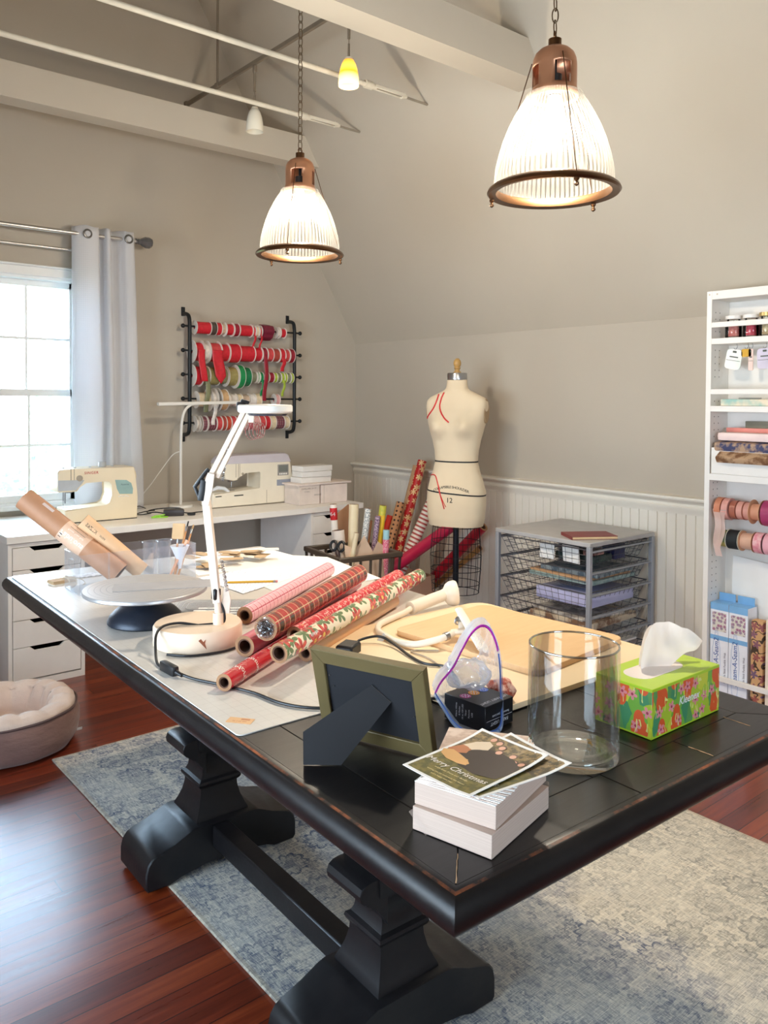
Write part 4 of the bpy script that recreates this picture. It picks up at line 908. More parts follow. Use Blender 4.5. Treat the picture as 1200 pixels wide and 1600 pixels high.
# ------------------------------------------------------------------ tall craft shelf at the right
SX, SB, SY1, SY0 = 3.450, 3.615, 1.883, 1.285
def craft_shelf():
    t = thing('craft_shelf', 'tall shallow white craft shelf with guard rails against the knee wall', 'shelf', (SX, SY1, 0)); m = m_white
    D = SB-SX; W = SY1-SY0
    def P(name, *b, bev=.001): mb = MB(); mb.bx(*b, bev=bev); return mb.build(name, m, t)
    hm = mat('peg_hole', (70, 56, 46), .9)
    for y in (0, -W+.024):
        s = P('side_panel', 0, D, y-.024, y, .0, 1.893)
        if y == 0:
            zz = [1.80, 1.77, 1.74, 1.715, 1.63, 1.60, 1.57, 1.54, 1.51, 1.40, 1.33, 1.30, 1.27, 1.24, 1.21, 1.03, 1.0, .97, .70, .67, .64, .61, .58, .55, .52]
            for x in (.035, .072):
                mb = MB()
                for z in zz: mb.cyl((x, y-.0243, z), (x, y-.0237, z), .0028, seg=8)
                mb.build('peg_hole_row', hm, s)
    P('top_panel', 0, D, -W+.024, -.024, 1.855, 1.893); P('back_panel', D-.008, D, -W+.024, -.024, .0, 1.855); P('bottom_panel', 0, D-.008, -W+.024, -.024, .03, .055)
    for z0, z1 in ((1.655, 1.681), (1.353, 1.379), (1.045, 1.075)): P('shelf_board', 0, D-.008, -W+.024, -.024, z0, z1)
    for z0, z1 in ((1.730, 1.753), (1.431, 1.454), (.145, .168)): P('guard_rail', 0, .012, -W+.024, -.024, z0, z1)
    P('front_panel', .002, .014, -W+.024, -.030, 1.0755, 1.192)
    for z in (.921, .787): mb = MB(); mb.cyl((.062, -.024, z), (.062, -W+.024, z), .006, seg=12); mb.build('ribbon_rod', m_steel, t)
    mb = MB(); mb.cyl((.015, -.012, 1.878), (-.0006, -.012, 1.878), .004, seg=10); mb.cyl((.015, -.048, 1.878), (-.0006, -.048, 1.878), .004, seg=10); mb.build('cap_screw', mat('screw_cover', (200, 184, 164), .6), t)
craft_shelf()
def jar(x, y, r, h, lid_m, cont, label):
    t = thing('glass_jar', label, 'jar', (x, y, 1.6815))
    mb = MB(); mb.lathe([(0, .001), (r-.004, .001), (r, .006), (r, h-.02), (r-.008, h-.012), (r-.008, h), (r-.011, h), (r-.011, h-.013), (r-.003, h-.022), (r-.003, .007), (0, .005)], 32); mb.build('jar_body', m_jar, t, 50)
    mb = MB(); mb.cyl((0, 0, h+.0005), (0, 0, h+.016), r-.001, seg=32); mb.build('lid', lid_m, t)
    if cont: mb = MB(); mb.cyl((0, 0, .008), (0, 0, h*.72), r-.006, seg=24); mb.build('contents', cont, t)
m_jar = glass_thin('jar_glass')
jar(3.525, 1.795, .036, .085, m_white, card_mat('rose_trims', (196, 100, 96), (222, 140, 128), 40), 'glass jar of dusty rose trims with a white lid on the top shelf, leftmost')
jar(3.525, 1.715, .035, .085, m_white, card_mat('crimson_trims', (176, 34, 62), (206, 66, 88), 60), 'glass jar of crimson trims with a white lid on the top shelf')
jar(3.515, 1.640, .034, .088, mat('gold_lid', (190, 164, 110), .35, .7), card_mat('beige_trims', (170, 140, 104), (214, 190, 150), 40), 'glass jar with a gold lid on the top shelf')
jar(3.525, 1.560, .034, .070, m_white, card_mat('tan_trims', (176, 142, 116), (206, 176, 150), 40), 'low glass jar of tan trims on the top shelf near the photo edge')
def hang(name, y, w, h, m, label, cat, rot=0, strip=None):
    t = thing(name, label, cat, (SX+.03, y, 1.654), 0)
    mb = MB(); mb.tube([(0, -.006, -.001), (0, -.008, -.015), (0, .0, -.026), (0, .008, -.018)], .0012, 6); mb.build('hook', m_steel, t)
    M = T3(-.003, 0, -.025) @ RX(rot) @ MX(((0, 0, 1, 0), (-1, 0, 0, 0), (0, 1, 0, -h/2), (0, 0, 0, 1)))
    mb = MB(); mb.prism(rrect(w, h, min(w, h)*.2), .004, M, bev=.0008); mb.build('body', m, t)
    if strip: mb = MB(); mb.prism(rrect(w*.55, h*.06, .001), .0006, M @ T3(0, h*.12, -.0007)); mb.prism(rrect(w*.9, h*.02, .0005), .0006, M @ T3(0, -h*.06, -.0007)); mb.prism(rrect(w*.25, h*.1, .003), .0006, M @ T3(0, h*.38, -.0007)); mb.build('printed_label', strip, t)
hang('hanging_tag', 1.762, .072, .088, card_mat('mint_white_card', (226, 236, 226), (244, 240, 234), 8), 'mint and white tag hanging on a hook under the top shelf', 'tag', .18, mat('dark_print', (90, 96, 88), .7))
hang('hanging_sticker_strip', 1.692, .020, .094, mat('blush_strip', (240, 208, 196), .6), 'narrow blush sticker strip hanging between the two tags', 'tag', 0, mat('dark_print', (90, 96, 88), .7))
hang('hanging_gold_charm', 1.712, .045, .034, mat('gold_glitter', (206, 160, 62), .35, .5), 'gold glitter charm hanging behind the blush strip', 'charm')
hang('hanging_pouch', 1.632, .068, .088, mat('lilac_pouch', (206, 198, 214), .35), 'lilac clear pouch hanging at the right under the top shelf', 'pouch', -.04, mat('dark_print', (90, 96, 88), .7))
item('tool_tray', 'low clear tray of pastel tools on the second shelf', 'tray', (3.505, 1.62, 1.3795), (.08, .40, .030), card_mat('pastel_tools', (232, 216, 190), (150, 190, 180), 9), bev=.004)
item('craft_knife', 'silver seam ripper lying on the tool tray', 'tool', (3.492, 1.70, 1.4100), (.010, .10, .006), m_steel, bev=.003)
item('coral_folder', 'coral pink folder standing deepest on the third shelf', 'folder', (3.55, 1.62, 1.0755), (.020, .42, .205), mat('coral_board', (226, 140, 128), .6))
item('grey_binder', 'grey-green binder behind the coral folder on the third shelf', 'binder', (3.585, 1.58, 1.0755), (.020, .36, .235), mat('sage_board', (128, 124, 106), .6))
item('pale_pink_pouch', 'pale pink rolled pouch lying over the fabric packs', 'pouch', (3.50, 1.62, 1.222), (.055, .44, .040), mat('pale_pink_vinyl', (240, 214, 208), .4), bev=.016)
item('fabric_pack', 'blue and brown patterned fabric pack under the pale pink pouch', 'fabric', (3.488, 1.62, 1.178), (.075, .44, .042), card_mat('blue_brown_print', (58, 60, 96), (176, 144, 116), 30), bev=.010, ry=-.10)
item('fabric_pack', 'brown floral fabric pack hanging out over the front panel', 'fabric', (3.452, 1.60, 1.142), (.060, .43, .030), card_mat('brown_floral_print', (122, 84, 54), (190, 156, 122), 26), bev=.006, ry=-.55)
item('fabric_stack', 'stack of folded mixed fabric filling the third shelf behind the front panel', 'fabric', (3.515, 1.60, 1.0755), (.045, .44, .10), card_mat('mixed_cloth', (120, 80, 84), (200, 170, 160), 24), bev=.008)
def shelf_spool(y0, y1, R_, m, z, label, fm=None, rf=None):
    t = thing('ribbon_spool', label, 'ribbon spool', (SX+.062, (y0+y1)/2, z-.006)); h = abs(y1-y0)/2; M = RX(PI/2)
    mb = MB(); mb.lathe([(.0125, -h+.001), (R_, -h+.001), (R_, h-.001), (.0125, h-.001), (.0125, -h+.001)], 36, M); mb.build('ribbon', m, t)
    if fm:
        for s in (-1, 1): mb = MB(); mb.lathe([(.0125, s*h-.001), (rf, s*h-.001), (rf, s*h+.001), (.0125, s*h+.001), (.0125, s*h-.001)], 36, M); mb.build('flange', fm, t)
    return t
ro = [mat('copper_satin', (206, 130, 98), .35), mat('rose_satin', (220, 158, 146), .4), mat('bronze_satin', (170, 100, 80), .35), mat('blush_gingham', (214, 154, 140), .6), mat('magenta_sheer', (168, 60, 102), .35)]
flx = mat('tan_flange', (206, 156, 120), .6)
for y0, y1, R_, m, z, lb, fm, rf in (
  (1.845, 1.815, .050, ro[0], .921, 'copper satin ribbon spool, leftmost on the upper ribbon rod of the shelf', None, 0), (1.812, 1.782, .049, ro[1], .921, 'rose satin ribbon spool with a hanging end, second on the upper shelf rod', None, 0),
  (1.778, 1.750, .042, ro[2], .921, 'bronze ribbon spool, third on the upper ribbon rod of the shelf', None, 0), (1.747, 1.720, .040, ro[3], .921, 'blush gingham ribbon spool, fourth on the upper ribbon rod of the shelf', ro[2], .041),
  (1.716, 1.690, .039, ro[3], .921, 'pale blush ribbon spool, fifth on the upper ribbon rod of the shelf', ro[2], .041), (1.685, 1.640, .036, mat('peach_satin', (222, 160, 128), .4), .921, 'peach ribbon spool between big round rims on the upper ribbon rod', flx, .054),
  (1.632, 1.575, .056, ro[4], .921, 'magenta sheer ribbon spool near the photo edge on the upper ribbon rod', None, 0),
  (1.832, 1.795, .038, card_mat('green_gold_ribbon', (92, 120, 96), (190, 176, 96), 20), .787, 'green and gold ribbon spool, leftmost on the lower ribbon rod of the shelf', None, 0), (1.790, 1.735, .043, mat('black_grosgrain', (26, 30, 32), .7), .787, 'black ribbon spool with cream rims on the lower ribbon rod of the shelf', m_cream, .046),
  (1.730, 1.675, .036, mat('copper_white_ribbon', (222, 176, 150), .35), .787, 'coppery white ribbon spool on the lower ribbon rod of the shelf', flx, .045), (1.668, 1.630, .046, card_mat('pink_rose_ribbon', (230, 140, 152), (240, 190, 190), 40), .787, 'rose-pink printed ribbon spool on the lower ribbon rod of the shelf', None, 0),
  (1.624, 1.580, .046, mat('pink_satin', (236, 172, 182), .45), .787, 'plain pink ribbon spool near the photo edge on the lower ribbon rod', mat('black_flange', (40, 34, 34), .5), .046)):
    s = shelf_spool(y0, y1, R_, m, z, lb, fm, rf)
    if 'hanging end' in lb:
        k = NT('sheer_blush_ribbon'); k.P(col=srgb((236, 202, 190)), rough=.6, alpha=.62)
        mb = MB(); mb.grid(lambda u, v: (-.0495+.006*math.sin(6*v), -.012+.026*u+.018*v+.006*math.sin(9*v), .0-.20*v), 5, 20); mb.build('ribbon_tail', k.m, s)
        mb = MB(); mb.grid(lambda u, v: (-.052+.004*math.sin(7*v+1), .016+.03*u-.01*v+.006*math.sin(8*v+2), .0-.21*v), 5, 20); mb.build('ribbon_tail', k.m, s)
tag(MB().prism([(-.21, 0), (.21, 0), (.21, .60), (-.21, .64)], .002, T3(3.565, 1.60, .0565) @ RZ(-PI/2) @ RX(PI/2-.03)).build('paper_pad', m_paper), 'large white sheet standing behind the boxes in the shelf bottom', 'paper sheet')
def seam_box(y, label):
    t = thing('fusible_web_box', label, 'box', (SX+.018, y, .0556)); w, d, h = .0845, .085, .435
    mb = MB(); mb.bx(0, d, -w/2, w/2, 0, h, bev=.001); mb.build('carton', mat('box_white', (238, 240, 248), .35), t)
    F = MX(((0, 0, 1, -.0006), (-1, 0, 0, 0), (0, 1, 0, 0), (0, 0, 0, 1)))     # text x -> -Y, y -> Z
    bl = mat('box_sky_blue', (128, 180, 226), .4)
    mb = MB(); mb.bx(-.0008, .0, -w/2, w/2, h-.030, h); mb.build('blue_band', bl, t); mb = MB(); mb.bx(-.0008, 0, -w/2, w/2, h-.165, h-.145); mb.build('blue_band', bl, t); mb = MB(); mb.bx(0, d, -w/2, w/2, h+.0002, h+.001); mb.build('top_flap', bl, t); mb = MB(); mb.bx(.070, .073, -w*.45, w*.45, h+.001, h+.036); mb.build('hang_tab', bl, t)
    k = NT('quilt_picture'); c = k.co(); f, vn = flower(k, k.n('CombineXYZ', {0: k.sep(c)[1], 1: k.sep(c)[2], 2: 0}).outputs[0], 60, 6, .2, .3); k.P(col=k.mix(f, srgb((222, 218, 206)), k.mix(vn.outputs['Color'], srgb((170, 90, 130)), srgb((150, 140, 160)))), rough=.4)
    mb = MB(); mb.bx(-.001, 0, -w/2+.010, w/2-.010, h-.125, h-.040); mb.build('printed_picture', k.m, t)
    RV = MX(((0, 0, -1, -.0009), (0, 1, 0, 0), (1, 0, 0, 0), (0, 0, 0, 1)))      # text x -> Z, y -> Y
    mb = MB(); mb.text('Steam-A-Seam2', .031, T3(0, .012, .178) @ RV, 0, .0002, shear=.15); mb.build('brand_lettering', mat('box_blue_ink', (36, 84, 160), .4), t)
    mb = MB(); mb.text('Double Stick Fusible Web', .013, T3(0, -.028, .150) @ RV, 0, .0002); mb.build('small_lettering', mat('box_grey_ink', (120, 110, 120), .4), t)
    mb = MB(); F2 = T3(-.0007, 0, .03) @ MX(((0, 0, 1, 0), (-1, 0, 0, 0), (0, 1, 0, 0), (0, 0, 0, 1))); mb.tube([F2 @ V((.018*math.cos(2*PI*i/20), .010*math.sin(2*PI*i/20), 0)) for i in range(20)], .0008, 4, closed=True); mb.build('logo_ring', bl, t)
    sc_ = MB(); pts = []
    for i in range(40):
        a = 2*PI*i/40; rr = 1+.13*abs(math.sin(a*7)); pts.append((-.0008, .012+.017*rr*math.sin(a), .165+.135*rr*math.cos(a)))
    sc_.tube(pts, .0007, 4, closed=True); sc_.build('cloud_outline', mat('box_pale_blue_ink', (150, 176, 216), .4), t)
seam_box(1.811, 'white and blue box with vertical blue lettering, leftmost in the shelf bottom')
seam_box(1.724, 'white and blue box with vertical blue lettering, second from the left in the shelf bottom')
k = NT('botanical_print_cloth'); c = k.co(); cv = k.n('CombineXYZ', {0: k.sep(c)[1], 1: k.sep(c)[2], 2: 0}).outputs[0]; f, vn = flower(k, cv, 22, 5, .12, .3); br = k.math('LESS_THAN', k.math('ABSOLUTE', k.math('SUBTRACT', k.noise(cv, 13, 2), .5)), .018)
k.P(col=k.mix(f, k.mix(br, srgb((206, 160, 112)), srgb((70, 52, 40))), k.mix(vn.outputs['Color'], srgb((170, 84, 50)), srgb((92, 92, 130)))), rough=.8)
item('fabric_bolt', 'tan botanical print fabric bolt standing right of the white boxes', 'fabric', (3.490, 1.640, .0556), (.05, .056, .395), k.m, bev=.012)
item('fabric_bolt', 'plain cream fabric bolt standing at the photo edge in the shelf bottom', 'fabric', (3.492, 1.560, .0556), (.055, .090, .410), mat('cream_cloth', (242, 226, 206), .85), bev=.014)
# ------------------------------------------------------------------ sewing machines on the desk
DZ = .7355
XZ = lambda y0: MX(((1,0,0,0),(0,0,1,y0),(0,1,0,0),(0,0,0,1)))
FT = lambda x, y, z: MX(((1,0,0,x),(0,0,-1,y),(0,1,0,z),(0,0,0,1)))      # lettering facing -Y
def machine_mech():
    t = thing('sewing_machine', 'older beige mechanical sewing machine with red lettering by the window', 'sewing machine', (1.575, 4.385, DZ), R(-3))
    body = mat('ivory_machine', (236, 220, 190), .35, var=.02); Y0 = -.085
    outer = [(-.20, .272), (-.192, .283), (-.17, .285), (.198, .285), (.206, .278), (.214, .20), (.222, .12), (.220, .0), (-.165, .0), (-.165, .072), (.050, .078), (.074, .092), (.088, .135), (.086, .195), (.072, .214), (.05, .219), (-.058, .216), (-.082, .20), (-.098, .172), (-.105, .166), (-.196, .166), (-.20, .172)]
    mb = MB(); mb.prism(outer, .165, XZ(Y0), bev=.007, seg=3); mb.build('body', body, t, 50)
    grey = mat('pale_grey_plastic', (186, 190, 194), .4)
    mb = MB(); mb.prism([(-.198, .174), (-.108, .174), (-.092, .192), (-.078, .206), (-.066, .226), (-.198, .230)], .004, XZ(Y0-.0035), bev=.001); mb.build('face_plate', grey, t)
    mb = MB(); mb.bx(-.1345, -.1325, Y0-.0012, Y0+.002, .182, .286); mb.build('thread_slot', m_dark, t); mb = MB(); mb.bx(-.118, -.1165, Y0-.0012, Y0+.002, .196, .286); mb.build('thread_slot', m_dark, t)
    mb = MB(); mb.cyl((-.090, Y0+.001, .236), (-.090, Y0-.006, .236), .016, seg=24); mb.bx(-.099, -.081, Y0-.008, Y0-.005, .233, .239); mb.build('tension_dial', mat('greige_dial', (170, 158, 140), .5), t)
    mb = MB(); mb.text('SINGER', .020, FT(-.028, Y0-.0012, .262), 0, .0003, spacing=1.15); mb.build('brand_lettering', mat('red_print', (196, 44, 44), .4), t)
    mb = MB(); mb.prism([(.098, .218), (.16, .214), (.186, .196), (.196, .165), (.194, .136), (.122, .140), (.108, .168)], .002, XZ(Y0-.0016), bev=.0006); mb.build('stitch_chart', mat('teal_panel', (150, 180, 176), .35), t)
    mb = MB(); mb.text('Patterns', .013, FT(.15, Y0-.0020, .19), 0, .0002, shear=.3); mb.build('chart_lettering', mat('slate_print', (84, 104, 104), .5), t)
    mb = MB(); mb.tube([(.115, Y0-.001, .124), (.128, Y0-.0012, .131), (.142, Y0-.001, .123), (.156, Y0-.0012, .129), (.172, Y0-.001, .121)], .0016, 6); mb.build('stitch_symbol', m_paper, t)
    mb = MB(); mb.cyl((-.155, Y0+.07, .166), (-.155, Y0+.07, .115), .004, seg=10); mb.cyl((-.155, Y0+.07, .115), (-.155, Y0+.07, .082), .0012, seg=6); mb.cyl((-.145, Y0+.07, .166), (-.145, Y0+.07, .10), .0035, seg=8); mb.bx(-.160, -.135, Y0+.05, Y0+.08, .080, .084); mb.box((-.128, Y0+.06, .158), (.03, .006, .006)); mb.build('needle_bar', m_steel, t)
    mb = MB(); mb.cyl((.055, 0, .286), (.055, 0, .312), .020, seg=24); mb.build('bobbin_winder', grey, t)
    for x in (-.15, -.09, -.01, .11): mb = MB(); mb.cyl((x, 0, .284), (x, 0, .290), .007, seg=14); mb.build('top_stud', grey, t)
    mb = MB(); mb.cyl((.218, .02, .225), (.240, .02, .225), .036, .033, seg=32); mb.build('hand_wheel', body, t)
    mb = MB(); mb.bx(-.160, .218, Y0-.001, Y0+.002, -.0005, .004); mb.build('base_seam', m_dark, t)
machine_mech()
def machine_comp():
    t = thing('sewing_machine', 'white computerised sewing machine with lavender lid under the ribbon rack', 'sewing machine', (2.60, 4.45, DZ), R(-1.5))
    body = mat('warm_white_machine', (240, 230, 210), .32, var=.02); lav = mat('lavender_lid', (206, 198, 204), .3, var=.02); Y0 = -.085
    outer = [(-.305, .004), (-.305, .082), (-.295, .092), (.02, .096), (.028, .105), (.030, .205), (.018, .216), (-.085, .212), (-.105, .200), (-.135, .165), (-.16, .158), (-.215, .172), (-.228, .20), (-.236, .25), (-.225, .268), (.228, .268), (.242, .255), (.256, .16), (.262, .08), (.258, .004)]
    mb = MB(); mb.prism(outer, .17, XZ(Y0), bev=.009, seg=3); mb.build('body', body, t, 50)
    top = [(-.236, .262), (-.228, .285), (-.205, .305), (-.16, .314), (.20, .318), (.226, .306), (.240, .268), (.242, .258)]
    mb = MB(); mb.prism(top, .176, XZ(Y0-.003), bev=.010, seg=3); mb.build('lid', lav, t, 50)
    mb = MB(); mb.bx(.145, .225, Y0-.002, Y0+.004, .176, .246, bev=.001); sc = mb.build('control_panel', mat('grey_panel', (150, 144, 138), .4), t)
    mb = MB(); mb.bx(.153, .218, Y0-.003, Y0, .198, .240); mb.build('display', mat('display_grey', (116, 118, 112), .2), sc)
    for i in range(5): mb = MB(); mb.bx(.156+i*.0122, .165+i*.0122, Y0-.004, Y0-.001, .181, .191, bev=.001); mb.build('button', m_whitepl, sc)
    mb = MB(); mb.bx(.140, .251, Y0-.002, Y0+.004, .112, .150, bev=.001); mb.build('stripe_panel', mat('blue_grey_panel', (150, 154, 166), .4), t)
    mb = MB(); mb.bx(-.16, -.098, Y0-.0015, Y0+.002, .066, .072); mb.build('slot', m_dark, t); mb = MB(); mb.bx(-.285, -.245, Y0-.0015, Y0+.002, .068, .073); mb.build('slot', m_dark, t)
    mb = MB(); mb.bx(.066, .068, Y0-.001, Y0+.002, .01, .090); mb.build('seam', mat('seam_shadow', (150, 136, 116), .6), t)
    for x in (-.148, -.132, -.122): mb = MB(); mb.bx(x-.0009, x+.0009, Y0-.0012, Y0+.002, .18, .262); mb.build('thread_slot', mat('slot_grey', (120, 108, 96), .6), t)
    mb = MB(); mb.cyl((-.103, Y0+.002, .20), (-.103, Y0-.003, .20), .008, seg=16); mb.build('reverse_button', mat('greige_dial', (170, 158, 140), .5), t)
    mb = MB(); mb.cyl((-.145, -.02, .165), (-.145, -.02, .118), .006, seg=10); mb.bx(-.165, -.122, -.035, -.005, .148, .158); mb.cyl((-.152, -.02, .118), (-.152, -.02, .094), .0012, seg=6); mb.bx(-.158, -.128, -.034, -.006, .092, .096); mb.build('presser_foot', m_steel, t)
    mb = MB(); mb.tube([(-.30, -.05, .104), (-.26, -.06, .122), (-.215, -.06, .115), (-.19, -.06, .098), (-.188, -.06, .075)], [.012, .02, .018, .016, .010], 12, flat=.6); mb.build('tool_tray_flap', mat('cool_white', (232, 236, 242), .35), t)
machine_comp()
# boxes at the right end of the desk
def box_lid(name, label, x0, x1, y0, y1, z0, z1, m, text=None):
    t = thing(name, label, 'box', ((x0+x1)/2, (y0+y1)/2, z0)); a, b, h = (x1-x0)/2, (y1-y0)/2, z1-z0
    mb = MB(); mb.bx(-a, a, -b, b, 0, h-.0, bev=.0015); o = mb.build('carton', m, t)
    if text:
        for s, sz, x, z in text: mb = MB(); mb.text(s, sz, FT(x, -b-.0004, z), 0, .0002); mb.build('printed_lettering', mat('grey_print', (130, 118, 112), .6), t)
    else: mb = MB(); mb.bx(-a+.02, -a+.0215, -b-.0004, -b+.001, 0, h); mb.build('seam', mat('seam_shadow', (150, 136, 116), .6), t)
    return t
bw_ = mat('greyish_white_board', (222, 208, 198), .6)
bt = box_lid('stationery_box', 'greyish white carton with printed lettering beside the computerised machine', 2.790, 2.945, 4.185, 4.355, DZ, .855, bw_, [('ENVELOPES 24 CT', .014, -.005, .100), ('ooooo', .020, .062, .06), ('3 x 4 white', .009, -.02, .082)])
box_lid('stationery_box', 'plain white carton at the very end of the desk', 2.957, 3.163, 4.185, 4.36, DZ, .852, mat('pinkish_white_board', (232, 216, 206), .6))
item('flat_lid', 'wide flat white lid lying across the two cartons', 'lid', (2.985, 4.275, .8556), (.42, .19, .011), mat('pinkish_white_board', (232, 216, 206), .6), rz=.02)
for i, (x, y, w_, z, lb) in enumerate(((2.945, 4.285, .235, .8672, 'lowest'), (2.950, 4.28, .225, .9030, 'middle'), (2.955, 4.285, .235, .9385, 'topmost'))):
    item('small_box', 'small white lidded box, %s of the three stacked on the flat lid' % lb, 'box', (x, y, z), (w_, .12, .034), m_white, rz=(.03, -.03, .05)[i], group='small white boxes stacked on the desk')
item('small_box', 'small white box peeking out behind the stack of three boxes', 'box', (2.845, 4.41, .8560), (.07, .05, .055), m_white)
# slim lamp, adapter, clip, cords
def led_lamp():
    t = thing('led_desk_lamp', 'slim white gooseneck desk lamp with a long light bar in front of the ribbon rack', 'lamp', (2.185, 4.575, DZ))
    mb = MB(); mb.cyl((0, 0, 0), (0, 0, .014), .075, .072, seg=40); mb.build('base', m_whitepl, t)
    mb = MB(); mb.tube(spline([(0, 0, .012), (0, 0, .25), (.002, 0, .42), (.008, 0, .52), (.026, 0, .585), (.060, 0, .618), (.085, 0, .626)], 8), .0085, 12); mb.build('gooseneck', m_whitepl, t)
    mb = MB(); mb.bx(-.135, .42, -.016, .016, .620, .640, bev=.003, M=RY(R(-1.2))); mb.build('light_bar', m_whitepl, t)
    mb = MB(); mb.tube(spline([(-.004, .0, .34), (-.04, .03, .315), (-.09, .07, .23), (-.15, .10, .135), (-.185, .13, .075), (-.19, .15, .02)], 8), .0028, 6); mb.build('cord', m_whitepl, t)
led_lamp()
def adapter():
    t = thing('power_adapter', 'black power adapter with coiled cord on the desk between the two sewing machines', 'adapter', (1.990, 4.255, DZ), R(-22))
    mb = MB(); mb.box((0, 0, .018), (.112, .062, .036), bev=.008, seg=2); mb.build('brick', mat('charcoal_plastic', (52, 46, 48), .35), t)
    mb = MB(); mb.tube(spline([(-.056, 0, .015), (-.10, .02, .02), (-.14, .06, .012), (-.13, .10, .02), (-.06, .11, .028), (.03, .085, .03), (.06, .06, .02)], 8), .0035, 8); mb.build('cord', m_blackpl, t)
    mb = MB(); mb.tube(spline([(.056, 0, .015), (.075, .0, .012), (.10, .01, .010), (.13, .02, .012), (.17, .08, .006)], 8), .0035, 8); mb.box((.095, -.025, .009), (.045, .018, .014), bev=.004); mb.build('plug_lead', m_blackpl, t)
    mb = MB(); mb.tube(spline([(-.12, .075, .008), (-.17, .05, .005), (-.20, .07, .005), (-.19, .11, .005), (-.15, .12, .012), (-.10, .10, .02)], 8), .003, 8); mb.tube(spline([(-.15, .12, .03), (-.19, .15, .04), (-.225, .12, .02)], 8), .0025, 8); mb.build('cord_loop', m_blackpl, t)
adapter()
def clip():
    t = thing('green_clip', 'lime green plastic clip on the desk edge in front of the adapter', 'clip', (1.893, 4.225, DZ), R(-20)); m = mat('lime_plastic', (150, 214, 66), .4)
    mb = MB(); mb.prism([(-.045, -.012), (.03, -.014), (.045, -.004), (.045, .006), (.02, .014), (-.02, .012), (-.045, .016)], .006, T3(0, 0, .0005), bev=.002); mb.build('lower_jaw', m, t)
    mb = MB(); mb.prism([(-.035, -.010), (.02, -.010), (.03, .0), (-.03, .012)], .006, T3(0, 0, .010) @ RY(-.12), bev=.002); mb.cyl((0, -.008, .008), (0, .01, .008), .004, seg=10); mb.build('upper_jaw', m, t)
clip()

# ------------------------------------------------------------------ ribbon rack
RY_ = 4.705
def ribbon_rack():
    t = thing('ribbon_rack', 'black wrought iron wall rack with five ribbon rods on the gable wall', 'rack', (2.70, GY, 1.55)); m = m_blackmet
    zt, zb = 1.935, 1.165
    for x in (-.393, .393):
        mb = MB(); P = [(x, -.006, zt+.012-1.55), (x, -.03, zt+.006-1.55)]; yy = RY_-GY
        pts = spline([(x, -.003, zt-1.55), (x, -.045, zt-.002-1.55), (x, -.082, zt-.018-1.55), (x, yy, zt-.06-1.55)], 6) + [V((x, yy, 0))] + spline([(x, yy, zb+.06-1.55), (x, -.082, zb+.018-1.55), (x, -.045, zb+.002-1.55), (x, -.003, zb-1.55)], 6)
        mb.tube(pts, .0125, 10); mb.build('side_rail', m, t)
        for z, s in ((zt-1.55, 1), (zb-1.55, -1)): mb = MB(); mb.bx(x-.013, x+.013, -.006, -.0005, min(z-.012*s, z+.045*s), max(z-.012*s, z+.045*s), bev=.002); mb.cyl((x, -.0055, z+.03*s), (x, -.009, z+.03*s), .005, seg=10); mb.build('wall_tab', m, t)
    for z in RODS:
        mb = MB(); yy = RY_-GY; mb.cyl((-.43, yy, z-1.55), (.43, yy, z-1.55), .006, seg=10); rd = mb.build('rod', m, t)
        for s in (-1, 1): mb = MB(); mb.sphere((s*.438, yy, z-1.55), .014, seg=14); mb.build('ball_end', m, rd)
RODS = [1.853, 1.700, 1.548, 1.396, 1.243]
ribbon_rack()
WH = 'white rims'; m_fl = mat('white_flange', (232, 224, 216), .5)
pal = dict(red=((200, 30, 46), 'red'), coral=((206, 70, 72), 'coral red'), dred=((150, 22, 44), 'dark red'), maroon=((118, 24, 50), 'maroon'), olive=((150, 138, 84), 'olive gold'), green=((22, 140, 78), 'green'), emer=((16, 118, 72), 'emerald'), sage=((136, 140, 116), 'sage'), mint=((176, 196, 170), 'mint'),
    lime=((168, 190, 62), 'lime'), dk=((76, 66, 58), 'dark brown'), tan=((206, 168, 124), 'tan'), white=((232, 224, 216), 'white'), cream=((226, 206, 172), 'cream'), grey=((120, 118, 116), 'grey'), plum=((122, 50, 70), 'plum plaid'), brick=((170, 66, 56), 'brick red'), orange=((196, 72, 48), 'orange red'), pink=((214, 120, 130), 'pink'), stripe=((220, 130, 132), 'red and white striped'), taupe=((196, 172, 150), 'taupe'), olg=((128, 130, 96), 'olive grey'))
def rib_mat(key):
    nm = 'ribbon_'+key
    if key in ('plum', 'stripe'):
        if nm in _MC: return _MC[nm]
        k = NT(nm); s = k.sep(k.co()); b = k.math('GREATER_THAN', k.math('FRACT', k.math('MULTIPLY', s[0], 90 if key == 'stripe' else 60)), .55); b2 = k.math('GREATER_THAN', k.math('FRACT', k.math('MULTIPLY', s[2], 60)), .7)
        c = srgb(pal[key][0]); k.P(col=k.mix(k.math('MULTIPLY', b2, .5 if key == 'plum' else 0), k.mix(b, c, srgb((236, 214, 206) if key == 'stripe' else (150, 110, 110))), srgb((60, 30, 50))), rough=.5); _MC[nm] = k.m; return k.m
    return mat(nm, pal[key][0], .42, var=.12, scale=60)
ORD = ['leftmost'] + [q+' from the left' for q in ('second', 'third', 'fourth', 'fifth', 'sixth', 'seventh', 'eighth', 'ninth', 'tenth', 'eleventh', 'twelfth', 'thirteenth', 'fourteenth', 'fifteenth', 'sixteenth', 'seventeenth', 'eighteenth')]
ROWN = ['top', 'second', 'middle', 'fourth', 'lowest']
